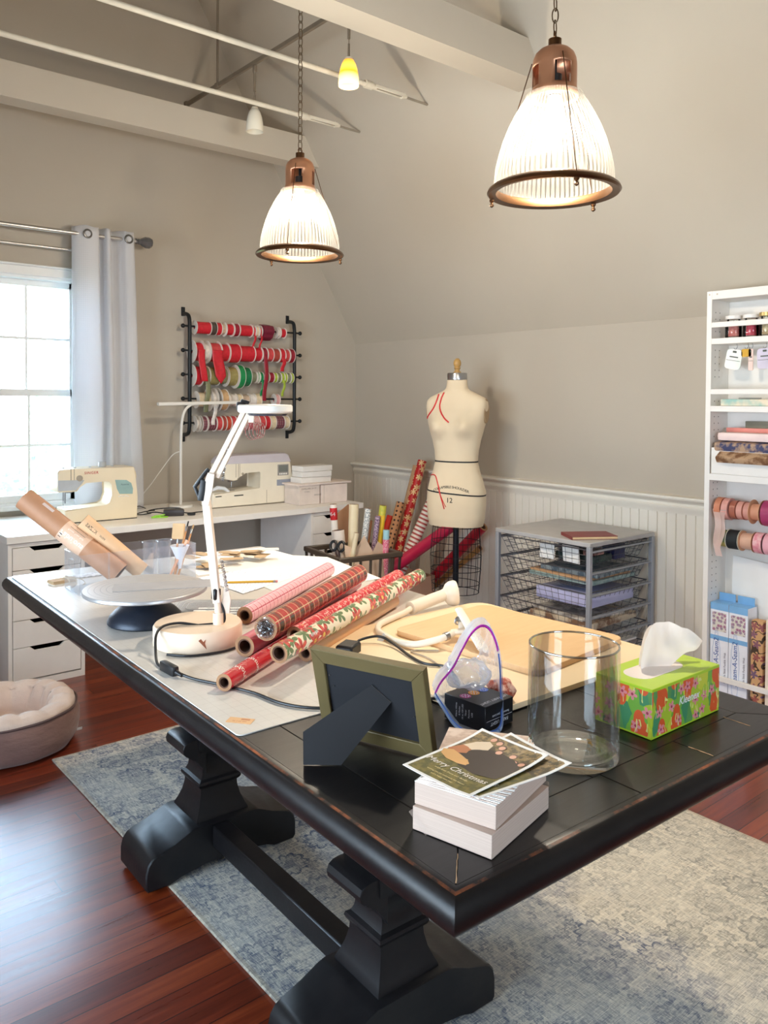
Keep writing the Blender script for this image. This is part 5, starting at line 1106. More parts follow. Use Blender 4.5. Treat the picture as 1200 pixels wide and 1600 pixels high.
SPOOLS = [
 [(2.340,2.440,.038,.045,'red',0),(2.445,2.477,.041,.042,'dk',0),(2.481,2.515,.040,.044,'red',0),(2.519,2.546,.035,.042,'taupe',0),(2.550,2.602,.036,.047,'red',0),(2.607,2.643,.041,.046,'dred',0),(2.648,2.742,.036,.045,'red',0),(2.747,2.767,.030,.043,'red',.11),(2.771,2.792,.034,.042,'cream',0),(2.797,2.815,.030,.043,'red',.11),(2.820,2.900,.050,0,'maroon',0),(2.938,2.960,.024,.040,'white',0),(2.966,3.006,.029,.038,'red',0)],
 [(2.322,2.378,.058,.072,'red',.0),(2.383,2.420,.052,.074,'white',0),(2.425,2.500,.060,.073,'coral',0),(2.505,2.562,.055,.068,'red',0),(2.567,2.642,.061,.065,'red',0),(2.647,2.752,.052,.058,'red',0),(2.757,2.811,.044,.054,'red',0),(2.815,2.852,.046,.054,'dred',.30),(2.857,2.901,.044,.050,'coral',0),(2.905,2.951,.043,.044,'brick',0),(2.955,2.991,.047,.051,'red',.10),(2.995,3.030,.042,.050,'coral',0),(3.034,3.070,.047,.050,'dred',0)],
 [(2.322,2.374,.058,.070,'red',0),(2.379,2.420,.058,.060,'olg',.22),(2.425,2.497,.055,.063,'olive',0),(2.502,2.552,.050,.057,'olg',0),(2.557,2.622,.060,.068,'olive',0),(2.627,2.668,.076,.078,'green',0),(2.673,2.722,.062,.065,'emer',0),(2.727,2.777,.034,.037,'sage',0),(2.781,2.801,.034,.042,'mint',0),(2.805,2.828,.034,.037,'green',.12),(2.832,2.872,.034,.037,'sage',0),(2.876,2.911,.034,.037,'dred',0),(2.915,2.937,.034,.036,'lime',0),(2.941,2.966,.034,.035,'olg',0),(2.970,2.993,.036,.038,'lime',.12),(2.997,3.015,.036,.039,'lime',0),(3.019,3.046,.033,.035,'sage',0),(3.050,3.068,.036,.038,'lime',0)],
 [(2.350,2.432,.045,.055,'cream',0),(2.438,2.470,.050,.075,'white',.15),(2.475,2.501,.060,.077,'grey',0),(2.506,2.552,.066,.071,'tan',0),(2.557,2.586,.037,.041,'white',0),(2.590,2.626,.038,.043,'white',0),(2.630,2.667,.038,.043,'cream',0),(2.671,2.722,.034,.037,'taupe',0),(2.727,2.766,.040,.042,'white',0),(2.770,2.812,.042,.044,'cream',0),(2.926,2.956,.038,.042,'stripe',0)],
 [(2.336,2.362,.028,.052,'white',0),(2.378,2.412,.045,.052,'plum',0),(2.417,2.476,.045,.052,'plum',0),(2.480,2.516,.044,.050,'coral',0),(2.520,2.546,.048,.050,'brick',0),(2.550,2.581,.046,.050,'orange',0),(2.585,2.620,.046,.050,'coral',0),(2.625,2.664,.046,.049,'brick',0),(2.669,2.698,.046,.050,'pink',0),(2.703,2.742,.048,.050,'pink',0),(2.747,2.792,.050,.052,'stripe',-.1),(2.796,2.836,.049,.052,'coral',0),(2.840,2.876,.047,.050,'red',0),(2.881,2.920,.048,.050,'cream',0),(2.925,2.990,.044,.047,'plum',0),(2.995,3.032,.040,.046,'cream',0)]]
protos = {}
for ri, row in enumerate(SPOOLS):
    for si, (x0, x1, Rr, Rf, ck, tail) in enumerate(row):
        lb = '%s ribbon %s, %s on the rack\'s %s rod' % (pal[ck][1], 'spool' if Rf else 'bundle without rims', ORD[si], ROWN[ri])
        h = (x1-x0)/2; t = thing('ribbon_spool', lb, 'ribbon spool', ((x0+x1)/2, RY_, RODS[ri]-.0062), 0, 'ribbon spools on the wall rack'); M = RY(PI/2); m = rib_mat(ck)
        wb = (lambda a, z: 1+.10*math.sin(3*a+1)+.05*math.sin(7*a)) if not Rf else None
        mb = MB(); mb.lathe([(.0125, -h+.0015), (Rr, -h+.0015), (Rr*(1.04 if not Rf else 1), 0), (Rr, h-.0015), (.0125, h-.0015), (.0125, -h+.0015)], 36, M, mod=wb); mb.build('ribbon', m, t)
        if Rf:
            for s in (-1, 1): mb = MB(); mb.lathe([(.0125, s*h-.0012), (Rf, s*h-.0012), (Rf, s*h+.0012), (.0125, s*h+.0012), (.0125, s*h-.0012)], 36, M); mb.build('rim', m_fl if ck != 'dk' else m, t)
        if tail > 0:
            wd = h*.82; mb = MB(); mb.grid(lambda u, v: ((2*u-1)*wd*(1+.0*v)+.008*math.sin(5*v), -Rr-.001+.004*math.sin(9*v), -(tail+Rr*.2)*v), 4, 16); o = mb.build('ribbon_tail', m, t); q = o.modifiers.new('thickness', 'SOLIDIFY'); q.thickness = .0008
        if tail < 0:
            mb = MB()
            for q in range(4): mb.tube([(-.05+.016*q+.01*math.sin(a_*2), -.056+.004*math.cos(a_*3), -.065-.0+.058*math.cos(a_)) if 0 else (-.045+.02*q+(.05-.006*q)*math.sin(a_), -.057-.003*q, -.048+(.062-.004*q)*math.cos(a_)) for a_ in [2*PI*i/30 for i in range(30)]], .0042, 6, closed=True, flat=.5)
            mb.build('ribbon_loop', m, t)
# wide draped ribbons on the second rod
for x, w_, l, lbl in ((2.350, .045, .200, 'narrow red ribbon end draped over the second rod at its left end'), (2.462, .075, .165, 'broad pointed red ribbon end draped over the second rod')):
    mb = MB(); mb.grid(lambda u, v: (x+(2*u-1)*w_/2*(1-.0*v)+.02*v*v, RY_-.082+.006*math.sin(6*v), 1.705-l*v - (.05*(1-abs(2*u-1))*v if w_ > .06 else 0)), 7, 16)
    o = mb.build('draped_ribbon', mat('ribbon_red', pal['red'][0], .42, var=.12, scale=60)); q = o.modifiers.new('thickness', 'SOLIDIFY'); q.thickness = .0008; tag(o, lbl, 'ribbon')

# ------------------------------------------------------------------ trees outside the window
def tree(x, y, z, r, label, seed):
    t = thing('garden_tree', label, 'tree', (x, y, -4)); rnd = random.Random(seed)
    mb = MB(); mb.tube([(0, 0, 0), (.05, 0, 1.5), (0, .1, z+4)], [.14, .11, .05], 8); mb.build('trunk', mat('bark', (96, 80, 66), .9), t)
    mb = MB(); k = NT('leaf_%d' % seed); k.P(col=k.mix(k.noise(k.co(), 3, 3), srgb((84, 136, 110)), srgb((156, 192, 160))), rough=.6); tr = k.n('BsdfTranslucent', {'Color': srgb((150, 200, 150))}).outputs[0]
    k.t.links.new(k.n('MixShader', {0: .4, 1: k.p.outputs[0], 2: tr}).outputs[0], k.out.inputs[0])
    for i in range(1500):
        d = V((rnd.gauss(0, 1), rnd.gauss(0, 1), rnd.gauss(0, 1))).normalized()*r*rnd.uniform(.35, 1)**.6; d.z *= .9; c = V((0, 0, z+4))+d; s = rnd.uniform(.05, .10)
        a = V((rnd.gauss(0, 1), rnd.gauss(0, 1), rnd.gauss(0, .6))).normalized(); b = a.orthogonal().normalized(); mb._f([mb.bm.verts.new(c+a*s), mb.bm.verts.new(c+b*s*.6), mb.bm.verts.new(c-a*s), mb.bm.verts.new(c-b*s*.6)])
    mb.build('crown', k.m, t)
tree(2.7, 10.2, .05, 1.10, 'pale green tree outside the window, nearer its right edge', 3); tree(.6, 9.6, -.25, 1.0, 'bushy green tree outside the window, low at its left', 5); tree(3.9, 12.5, .3, 1.3, 'leafy tree farther away outside the window behind the curtain edge', 7)
mb = MB(); mb.bx(-10, 16, 5.2, 30, -4.2, -4.0); o = mb.build('lawn', mat('lawn_green', (110, 140, 84), .9)); o['kind'] = 'structure'; o['label'] = 'lawn outside the window'
# ------------------------------------------------------------------ things on the table
ZT = .7655; ZM = .7680     # bare top, mat surface
def mat_grid():
    k = NT('translucent_cutting_mat'); c = k.co(); s = k.sep(c)
    g = k.math('MAXIMUM', band(k, s[0], .0254, .5, .022), band(k, s[1], .0254, .5, .022)); n = k.noise(c, 7, 4, .6); wr = k.ramp(k.noise(c, 2.2, 3), ((.35, .2), (.6, 1.0)))
    base = k.mix(n, srgb((206, 200, 192)), srgb((226, 222, 214)))
    k.P(col=k.mix(k.math('MULTIPLY', g, k.math('MULTIPLY', k.sep(wr)[0], .28)), base, srgb((150, 136, 128))), rough=.32, spec=.5, coat=.25, crough=.2); k.bump(n, .05, .002); return k.m
mb = MB(); mb.prism([(p[0]+.0215, p[1]+.294) for p in rrect(.993, 1.692, .012)], .0022, T3(0, 0, ZT)); cm = mb.build('cutting_mat', mat_grid(), None, 30); cm.location = TC; cm.rotation_euler = (0, 0, TR)
tag(cm, 'large translucent gridded cutting mat covering most of the black table', 'mat')
def TB(u, v, z): return TM @ V((u, v, z))
tag(MB().prism(rrect(.052, .026, .001), .0005, T3(.787, 1.385, ZM) @ RZ(R(-52))).build('paper_sticker', mat('tan_sticker', (226, 180, 130), .6)), 'small tan paper sticker on the near corner of the cutting mat', 'sticker')
stk = COL.objects['paper_sticker']
mb = MB(); M_ = T3(.787, 1.385, ZM+.0006) @ RZ(R(128)); mb.text('size 24 x 36', .006, M_ @ T3(0, .004, 0), 0, .0001); mb.bx(-.018, .0, -.009, -.003, 0, .0002, M=M_); mb.build('sticker_print', mat('sticker_ink', (196, 130, 90), .6), stk)
# papers at the far end
def sheet(name, label, pts, z, m, cat='paper sheet', curl=0):
    mb = MB(); mb.prism([(p[0], p[1]) for p in pts], .0006, T3(0, 0, z)); return tag(mb.build(name, m), label, cat)
sheet('paper_sheet', 'large white sheet hanging over the far right corner of the table', [(1.32, 2.62), (1.39, 2.99), (1.785, 2.950), (1.79, 2.60)], ZM, m_paper)
sheet('paper_sheet', 'white sheet overhanging the far table edge behind the pink gridded roll', [(1.40, 2.20), (1.44, 2.73), (1.790, 2.720), (1.875, 2.610), (1.80, 2.18)], ZM+.0008, mat('warm_white_paper', (238, 234, 226), .75, var=.015))
def sketch_mat():
    k = NT('pencil_sketch_paper'); c = k.co(); n = k.noise(k.co(scale=(1, 1, 1), rot=(0, 0, .4)), 60, 4, .7); r = k.noise(c, 14, 2); s = k.sep(k.co(rot=(0, 0, .68)))
    ln = k.math('MULTIPLY', band(k, s[0], .012, .5, .12), k.math('GREATER_THAN', n, .5)); k.P(col=k.mix(k.math('MULTIPLY', ln, k.math('MULTIPLY', r, .8)), srgb((240, 240, 246)), srgb((120, 124, 140))), rough=.75); return k.m
sheet('sketch_sheet', 'paper with faint pencil lines lying under the yellow pencil', [(1.299, 2.581), (1.561, 2.607), (1.636, 2.409), (1.306, 2.281)], ZM+.0018, sketch_mat())
def pencil():
    a, b = V((1.325, 2.445, ZM+.0062)), V((1.480, 2.349, ZM+.0062)); t = thing('pencil', 'yellow pencil with a pink eraser lying on the pencil-lined paper', 'pencil', a); d = (b-a); L = d.length; M = frame_to((0, 0, 0), d)
    mb = MB(); mb.lathe([(.0012, .006), (.0036, .018), (.0036, L-.016)], 6, M); mb.build('barrel', mat('yellow_pencil', (206, 158, 44), .4), t); mb = MB(); mb.lathe([(0, 0), (.0012, .006)], 8, M); mb.build('lead_tip', m_dark, t)
    mb = MB(); mb.lathe([(.0038, L-.016), (.0038, L-.008)], 14, M); mb.build('ferrule', m_steel, t); mb = MB(); mb.lathe([(.0036, L-.008), (.0036, L-.001), (0, L)], 14, M); mb.build('eraser', mat('eraser_pink', (222, 140, 136), .8), t)
pencil()
# clear templates
k = NT('clear_template'); tp = k.n('BsdfTransparent', {'Color': (.93, .94, .95, 1)}).outputs[0]; k.P(col=srgb((232, 232, 234)), rough=.15); k.t.links.new(k.n('MixShader', {0: .22, 1: tp, 2: k.p.outputs[0]}).outputs[0], k.out.inputs[0]); m_tmpl = k.m
for i, (w_, h_, u, v, lb) in enumerate(((.315, .200, 0, 0, 'lowest and largest'), (.285, .165, .004, .008, 'second from the bottom'), (.255, .130, .006, .014, 'second from the top'), (.225, .095, .008, .02, 'smallest, on top'))):
    t = thing('quilting_template', 'clear rounded quilting template beside the lamp base, %s of the four' % lb, 'template', (1.170+.77*u, 2.165-.638*u+.4*v, ZM+.0004+.0021*i), R(-36), 'clear quilting templates')
    mb = MB(); mb.prism(rrect(w_, h_, .028), .0018, bev=.0004); mb.build('acrylic_plate', m_tmpl, t)
    mb = MB(); mb.tube([(p[0], p[1], .0016) for p in rrect(w_*.97, h_*.95, .026)], .0006, 4, closed=True); mb.build('edge_line', mat('edge_grey', (206, 206, 204), .4), t)
    mb = MB(); mb.prism(rrect(w_*.72, .011, .002), .0002, T3(.01, -h_/2+.013, .0018)); lbm = mb.build('label_strip', m_paper, t)
    mb = MB(); mb.text('TEMPLATE No.%d   %d" CUT LINE' % (4-i, 12-2*i), .0070, T3(.0, -h_/2+.013, .0021), 0, .0001); mb.build('label_print', mat('slate_print', (84, 104, 104), .5), lbm)
# gift tags
m_tag = mat('kraft_tag', (196, 166, 128), .75); m_tagw = mat('white_tag', (238, 230, 214), .7); rnd = random.Random(4); z_ = ZM+.0028
for i in range(20):
    x, y = 1.50+rnd.uniform(-.15, .17), 2.770+rnd.uniform(-.075, .07); w_, h_ = .085, .042; z_ += .0019
    poly = [(-w_/2, -h_/2), (w_/2-.014, -h_/2), (w_/2, -h_/2+.012), (w_/2, h_/2-.012), (w_/2-.014, h_/2), (-w_/2, h_/2)]
    o = MB().prism(poly, .0018, T3(0, 0, 0)).build('gift_tag', m_tag if i % 3 else m_tagw); o.location = (x, y, z_); o.rotation_euler = (0, 0, rnd.uniform(0, 6.28)); tag(o, 'small cut-corner gift tag in the loose pile at the far end of the table', 'gift tag', 'loose gift tags at the far end')
def twine_tags():
    t = thing('tag_bundle', 'bundle of kraft tags tied with twine at the far left of the mat', 'gift tags', (.905, 2.800, ZM), R(8))
    for i in range(5): mb = MB(); mb.prism(rrect(.085, .046, .004), .0022, T3(.002*math.sin(i*2), .0015*i, .0001+.0025*i) @ RZ(.05*math.sin(i*3))); mb.build('tag', m_tag if i else m_tagw, t)
    tw = mat('twine', (206, 190, 160), .9)
    mb = MB(); mb.tube([(.012, .028*math.cos(a), .0065+.0085*math.sin(a)) for a in [2*PI*q/20 for q in range(20)]], .002, 6, closed=True); mb.sphere((.012, 0, .018), .008, (1, 1, .7), 10); mb.build('twine_knot', tw, t)
    for a in ([(.014, -.005, .017), (.03, -.03, .012), (.02, -.06, .002), (-.01, -.085, .0015)], [(.014, -.003, .017), (.05, -.03, .01), (.05, -.06, .002), (.03, -.08, .0015)]): mb = MB(); mb.tube(spline(a, 8), .0012, 5); mb.build('twine_end', tw, t)
twine_tags()
item('photo_booklet', 'white and grey printed booklet lying behind the acrylic organiser end', 'booklet', (1.02, 2.86, ZM), (.10, .06, .004), card_mat('printed_booklet', (190, 190, 196), (240, 240, 244), 60))
# acrylic organiser with kraft tubes, cups and brushes
k = NT('clear_acrylic'); tp = k.n('BsdfTransparent', {'Color': (.96, .97, .985, 1)}).outputs[0]; gs = k.n('BsdfGlossy', {'Color': (1, 1, 1, 1), 'Roughness': .04}).outputs[0]; df = k.n('BsdfDiffuse', {'Color': (.85, .88, .95, 1)}).outputs[0]
fr = k.n('LayerWeight', {'Blend': .35}).outputs['Facing']; mx1 = k.n('MixShader', {0: k.math('MULTIPLY', fr, .40), 1: tp, 2: gs}).outputs[0]; k.t.links.new(k.n('MixShader', {0: .045, 1: mx1, 2: df}).outputs[0], k.out.inputs[0]); m_acr = k.m
def organiser():
    t = thing('acrylic_organiser', 'clear acrylic organiser tray holding kraft tubes and brushes', 'organiser', (1.087, 2.650, ZM+.0002), R(-1))
    a, b, h, w_ = .200, .075, .128, .003
    mb = MB(); mb.bx(-a, a, -b, -b+w_, 0, h, bev=.001); mb.bx(-a, a, b-w_, b, 0, h, bev=.001); mb.bx(-a, -a+w_, -b, b, 0, h, bev=.001); mb.bx(a-w_, a, -b, b, 0, h, bev=.001); mb.bx(-a, a, -b, b, 0, w_); mb.build('tray', m_acr, t)
    mb = MB(); mb.bx(.045, .048, -b+w_, b-w_, w_, h-.02); mb.bx(-.105, -.102, -b+.001, -b+.010, w_, h); mb.build('divider', m_acr, t)
    for s in (-1, 1): mb = MB(); mb.tube([(p[0]*0+s*(a+.0005), p[0], h-.035+p[1]) for p in rrect(.06, .028, .012)], .0015, 6, closed=True); mb.build('handle_hole_rim', m_acr, t)
organiser()
m_kt = mat('kraft_tube', (182, 132, 98), .55, var=.05, scale=30); m_pt = mat('peach_tube', (228, 186, 144), .5, var=.03)
def ktube(label, p0, p1, r, m):
    t = paper_roll('kraft_tube', label, 'paper tube', p0, p1, r, m, hole=.86); return t
tA0, tA1 = V((.790, 2.826, 1.062)), V((1.034, 2.624, .812)); kt = ktube('thick brown kraft tube with a printed label leaning out of the acrylic organiser', tA0, tA1, .037, m_kt)
dA = (tA1-tA0).normalized(); MA = frame_to((0, 0, 0), dA)
mb = MB(); mb.lathe([(.0374, .165), (.0375, .166), (.0375, .262), (.0374, .263)], 40, MA); lb_ = mb.build('printed_label', mat('peach_label', (226, 188, 160), .5), kt)
def wrap(mb, M, r, ang0, s0):
    """lay flat lettering (x along the tube, y around it) on a cylinder of radius r"""
    for v in mb.bm.verts: a = ang0+v.co.y/r; v.co = M @ V(((r+v.co.z)*math.cos(a), (r+v.co.z)*math.sin(a), s0+v.co.x))
vdir = MA.inverted().to_3x3() @ (V((0, 0, 1.4))-tA0.lerp(tA1, .5)); a0 = math.atan2(vdir.y, vdir.x)
mb = MB(); mb.text('Fabulous', .026, T3(0, .010, 0), 0, .0001); mb.text('Poster Tube Roll', .009, T3(0, -.012, 0), 0, .0001); wrap(mb, MA, .0377, a0, .214); mb.build('label_lettering', mat('white_ink', (246, 238, 228), .5), lb_)
mb = MB(); rb = random.Random(2); x = -.03
while x < .03: w2 = rb.uniform(.0006, .0022); mb.bx(x, x+w2, -.040, -.022, 0, .0002); x += w2+rb.uniform(.0008, .002)
mb.bx(-.044, -.034, .014, .028, 0, .0002); wrap(mb, MA, .0377, a0, .214); mb.build('barcode', mat('label_ink', (60, 50, 48), .6), lb_)
mb = MB(); mb.bx(-.022, .022, -.006, .006, 0, .0003); wrap(mb, MA, .0372, a0-.75, .085); mb.build('tape_scrap', mat('lavender_tape', (214, 200, 200), .4), kt)
tB0, tB1 = V((.945, 2.722, .985)), V((1.118, 2.640, .806)); kt2 = ktube('slimmer peach kraft tube with black marker lettering leaning in the acrylic organiser', tB0, tB1, .029, m_pt)
dB = (tB1-tB0).normalized(); MBm = frame_to((0, 0, 0), dB); vd = MBm.inverted().to_3x3() @ (V((0, 0, 1.4))-tB0); a1 = math.atan2(vd.y, vd.x)
mb = MB(); mb.text('KLZ6S', .017, MX(), 0, .0001, shear=.2); 
for v in mb.bm.verts: v.co.x, v.co.y = -v.co.x, -v.co.y
wrap(mb, MBm, .0292, a1, .040); mb.build('marker_lettering', m_dark, kt2)
mb = MB(); mb.text('MSW', .010, MX(), 0, .0001)
for v in mb.bm.verts: v.co.x, v.co.y = -v.co.x, -v.co.y
wrap(mb, MBm, .0292, a1, .085); mb.build('stamp_lettering', mat('stamp_ink', (90, 76, 64), .6), kt2)
for i, (x, y, lb) in enumerate(((1.170, 2.690, 'left'), (1.222, 2.692, 'right'))):
    mb = MB(); mb.lathe([(0, .004), (.022, .004), (.026, .125), (.028, .127), (.026, .129), (.024, .127), (.0205, .006), (0, .006)], 30); o = mb.build('clear_cup', m_acr); o.location = (x, y, ZM); tag(o, 'clear plastic cup standing in the acrylic organiser, %s of the two' % lb, 'cup')
def brush(name, label, p0, p1, head, hm, hw, ht, hm2):
    p0, p1 = V(p0), V(p1); t = thing(name, label, 'brush', p0); d = p1-p0; L = d.length; M = frame_to((0, 0, 0), d)
    mb = MB(); mb.lathe([(0, 0), (.0035, .003), (.0045, L*.4), (.003, L-head)], 10, M); mb.build('handle', hm, t); mb = MB(); mb.lathe([(.0032, L-head-.02), (.0038, L-head)], 12, M); mb.build('ferrule', m_steel, t)
    mb = MB(); mb.box((0, 0, L-head/2), (hw, ht, head), 0, M, .002); mb.build('bristle_head', hm2, t)
m_tan = mat('foam_tan', (206, 172, 130), .9); m_wood = mat('brush_wood', (206, 150, 100), .5)
brush('foam_brush', 'tan foam brush standing highest in the acrylic organiser', (1.228, 2.62, .775), (1.262, 2.655, .955), .055, m_wood, .042, .014, m_tan)
brush('paint_brush', 'thin paint brush leaning right in the organiser, nearest the foam brush', (1.225, 2.615, .775), (1.315, 2.69, .955), .022, m_wood, .005, .005, m_dark)
brush('paint_brush', 'thin paint brush leaning right in the organiser, farthest right', (1.232, 2.605, .775), (1.335, 2.69, .940), .020, m_wood, .006, .005, m_tan)
brush('paint_brush', 'peach handled brush low at the right end of the organiser', (1.190, 2.592, .775), (1.285, 2.640, .895), .022, mat('peach_handle', (236, 170, 130), .5), .010, .008, mat('peach_bristle', (244, 190, 160), .8))
mb = MB(); mb.lathe([(.004, .02), (.010, .05), (.032, .10), (.033, .101), (.011, .051), (.005, .02)], 30); o = mb.build('funnel', mat('white_funnel', (236, 240, 248), .3)); o.location = (1.248, 2.620, ZM+.015); tag(o, 'small white plastic funnel standing in the right end of the organiser', 'funnel')
# cake turntable
def turntable():
    c = (.930, 2.170, ZM); t = thing('cake_turntable', 'metal cake turntable with a dark cast base on the mat', 'cake stand', c)
    mb = MB(); mb.lathe([(0, .0005), (.100, .0005), (.104, .004), (.104, .008), (.098, .022), (.082, .038), (.060, .049), (.042, .056), (.034, .066), (.032, .080), (.034, .086), (0, .086)], 64); k = NT('hammered_navy_iron'); n = k.noise(k.co(), 160, 2); k.P(col=srgb((34, 40, 52)), rough=.38, metal=.35, spec=.5); k.bump(n, .25, .001); mb.build('cast_base', k.m, t, 45)
    k = NT('scratched_aluminium'); s = k.sep(k.co()); r = k.math('SQRT', k.math('ADD', k.math('MULTIPLY', s[0], s[0]), k.math('MULTIPLY', s[1], s[1]))); g = k.math('MULTIPLY', k.math('LESS_THAN', k.math('ABSOLUTE', k.math('SUBTRACT', k.math('FRACT', k.math('MULTIPLY', r, 62)), .5)), .06), k.math('GREATER_THAN', r, .05))
    k.P(col=k.mix(k.math('MULTIPLY', g, .5), k.mix(k.noise(k.co(scale=(1, 9, 1)), 22, 4, .7), srgb((196, 192, 190)), srgb((226, 222, 220))), srgb((140, 138, 140))), rough=.34, metal=.55)
    mb = MB(); mb.lathe([(0, .0865), (.166, .0865), (.170, .089), (.170, .096), (.168, .0985), (0, .0985)], 96); mb.build('turntable_plate', k.m, t, 40)
turntable()
item('scraper_sheet', 'thin grey plastic sheet lying across the cake turntable', 'sheet', (.985, 2.150, ZM+.0990), (.29, .095, .0008), mat('grey_film', (176, 174, 176), .35), rz=R(-24), bev=0)

# ------------------------------------------------------------------ white arm lamp with round base
def arm_lamp():
    B0 = V((.958, 1.905, ZM)); t = thing('magnifier_lamp', 'cream jointed arm lamp with thick round base on the cutting mat', 'lamp', B0)
    base = mat('cream_lamp_base', (238, 214, 188), .4, var=.02); arm = mat('cream_lamp_arm', (226, 208, 190), .4, var=.02)
    mb = MB(); mb.lathe([(0, .0004), (.110, .0004), (.113, .004), (.113, .046), (.109, .052), (0, .0535)], 80); mb.build('round_base', base, t, 40)
    lf = V((.77, -.638, 0)); n_ = V((.638, .77, 0)); W = lambda p: V(p)-B0
    pb, pt, el, el2, tp = W((.990, 1.855, .820)), W((.968, 1.882, 1.149)), W((.962, 1.888, 1.172)), W((.978, 1.876, 1.200)), W((1.046, 1.823, 1.368))
    mb = MB(); mb.cyl(pb, pb+V((0, 0, .03)), .014, seg=20); mb.cyl(pb+V((0, 0, .028)), pb+V((-.002, .002, .075)), .0095, seg=16); mb.build('socket_post', base, t)
    def bar(a, b, w_, d_, name='lower_arm', m=arm, off=0):
        M = frame_to(a, b-a, n_); mb = MB(); mb.box((off, 0, (b-a).length/2), (w_, d_, (b-a).length), 0, M, .0015); return mb.build(name, m, t)
    # box channel lower arm
    bar(pb+V((-.002, .002, .055)), pt, .020, .021)
    bar(el2, tp, .013, .015, 'upper_arm'); o2 = lf*.017+V((0, 0, -.004)); bar(el2+o2, tp+o2*.8, .013, .012, 'upper_arm')
    mb = MB(); M = frame_to(pt-V((0, 0, .012)), el2-pt+V((0, 0, .02)), n_); mb.box((-.011, -.004, .026), (.018, .022, .056), 0, M, .005, 2); mb.tube([pt-lf*.016+V((0, 0, -.005)), el-lf*.020, el2-lf*.016+V((0, 0, .004)), el2+V((0, 0, .018))-lf*.004], .0055, 8); mb.build('elbow_joint', m_blackpl, t)
    mb = MB(); mb.prism([(.004, -.045), (.018, -.048), (.028, -.005), (.034, .034), (.016, .038), (.006, .01)], .005, MX(((lf.x, 0, n_.x, el.x-n_.x*.014), (lf.y, 0, n_.y, el.y-n_.y*.014), (0, 1, 0, el.z), (0, 0, 0, 1))), bev=.001); mb.build('elbow_plate', arm, t)
    for a, b in ((el2+lf*.030+V((0, 0, -.012)), el2+lf*.045+V((0, 0, .085))), (W((.998, 1.853, .985)), W((1.008, 1.842, .905)))):
        mb = MB(); N_ = 70; M = frame_to(a, b-a, n_); L = (b-a).length; mb.tube([M @ V((.0045*math.cos(q*1.9), .0045*math.sin(q*1.9), L*q/N_)) for q in range(N_+1)], .0011, 5); mb.build('tension_spring', m_steel, t)
    mb = MB(); mb.cyl(W((.996, 1.854, .999)), W((.991, 1.859, .999)), .004, seg=10); mb.prism([(-.012, -.035), (.010, -.035), (.014, .0), (.006, .035), (-.004, .035)], .004, MX(((lf.x, 0, n_.x, pb.x+lf.x*.018), (lf.y, 0, n_.y, pb.y+lf.y*.018), (0, 1, 0, pb.z+.062), (0, 0, 0, 1))), bev=.001); mb.build('lower_bracket', arm, t)
    mb = MB(); mb.box(pb+V((-.002, .001, .078))-lf*.004, (.02, .02, .030), bev=.003); mb.tube(spline([pb+V((0, 0, .065)), pb+lf*.012+V((0, 0, .04)), pb+lf*.016+V((0, 0, .012)), pb+lf*.004+V((0, 0, .003)), pb-lf*.05+V((0, 0, -.0005))-n_*.01], 6), .0032, 8); mb.build('strain_relief', m_blackpl, t)
    # head: round ring seen edge on, tilted joint on top
    hc = W((1.088, 1.790, 1.374)); mb = MB(); mb.lathe([(.052, -.010), (.066, -.011), (.070, -.007), (.070, .007), (.066, .010), (.0, .012)], 56, T3(*hc)); mb.build('ring_head', m_whitepl, t, 40)
    mb = MB(); mb.lathe([(0, -.016), (.048, -.016), (.052, -.011), (.0, -.0105)], 40, T3(*(hc+lf*.006+V((0, 0, -.002))))); mb.build('lens', mat('smoky_lens', (60, 62, 72), .08), t)
    mb = MB(); mb.box(tp+V((-.006, .005, .012)), (.02, .02, .022), bev=.005, seg=2); mb.tube([tp-lf*.012+V((0, 0, .006)), tp-lf*.004+V((0, 0, .026)), tp+lf*.012+V((0, 0, .020))], .006, 8); mb.build('head_joint', m_blackpl, t)
    mb = MB(); mb.prism([(-.006, -.03), (.008, -.03), (.012, .015), (.002, .018), (-.006, .010)], .004, MX(((lf.x, 0, n_.x, tp.x+lf.x*.018-n_.x*.012), (lf.y, 0, n_.y, tp.y+lf.y*.018-n_.y*.012), (0, 1, 0, tp.z), (0, 0, 0, 1))), bev=.001); mb.cyl(tp+lf*.03+V((0, 0, .007)), tp+lf*.05+V((0, 0, .010)), .007, .005, seg=12); mb.build('head_bracket', arm, t)
    # chip on the base rim
    mb = MB(); cdir = V((-.36, -.93, 0)).normalized(); M = frame_to(cdir*.1131+V((0, 0, .026)), cdir); mb.prism([(-.013, -.010), (.010, .010), (.014, .004), (.006, -.002), (.012, -.008), (.002, -.006)], .0004, M @ RZ(PI*.5)); mb.build('rim_mark', mat('brown_scuff', (150, 84, 54), .8), t)
    # cord with inline switch, running round the base to behind the frame
    cz = .0042
    pts = [pb-lf*.05+V((0, 0, -.0005))-n_*.01, W((.905, 1.905, .8265)), W((.86, 1.90, .827)), W((.832, 1.878, .815)), W((.816, 1.845, .785)), W((.800, 1.80, ZM+cz)), W((.797, 1.765, ZM+cz))]
    mb = MB(); mb.tube(spline(pts, 8), .0034, 8); mb.build('cord', m_blackpl, t)
    sw0, sw1 = W((.797, 1.768, ZM+.010)), W((.800, 1.695, ZM+.010)); M = frame_to(sw0, sw1-sw0); mb = MB(); mb.box((0, 0, .036), (.018, .024, .066), 0, M, .006, 2); mb.cyl(sw1, sw1+V((.003, -.02, -.003)), .006, .0035, seg=10); mb.build('inline_switch', m_blackpl, t)
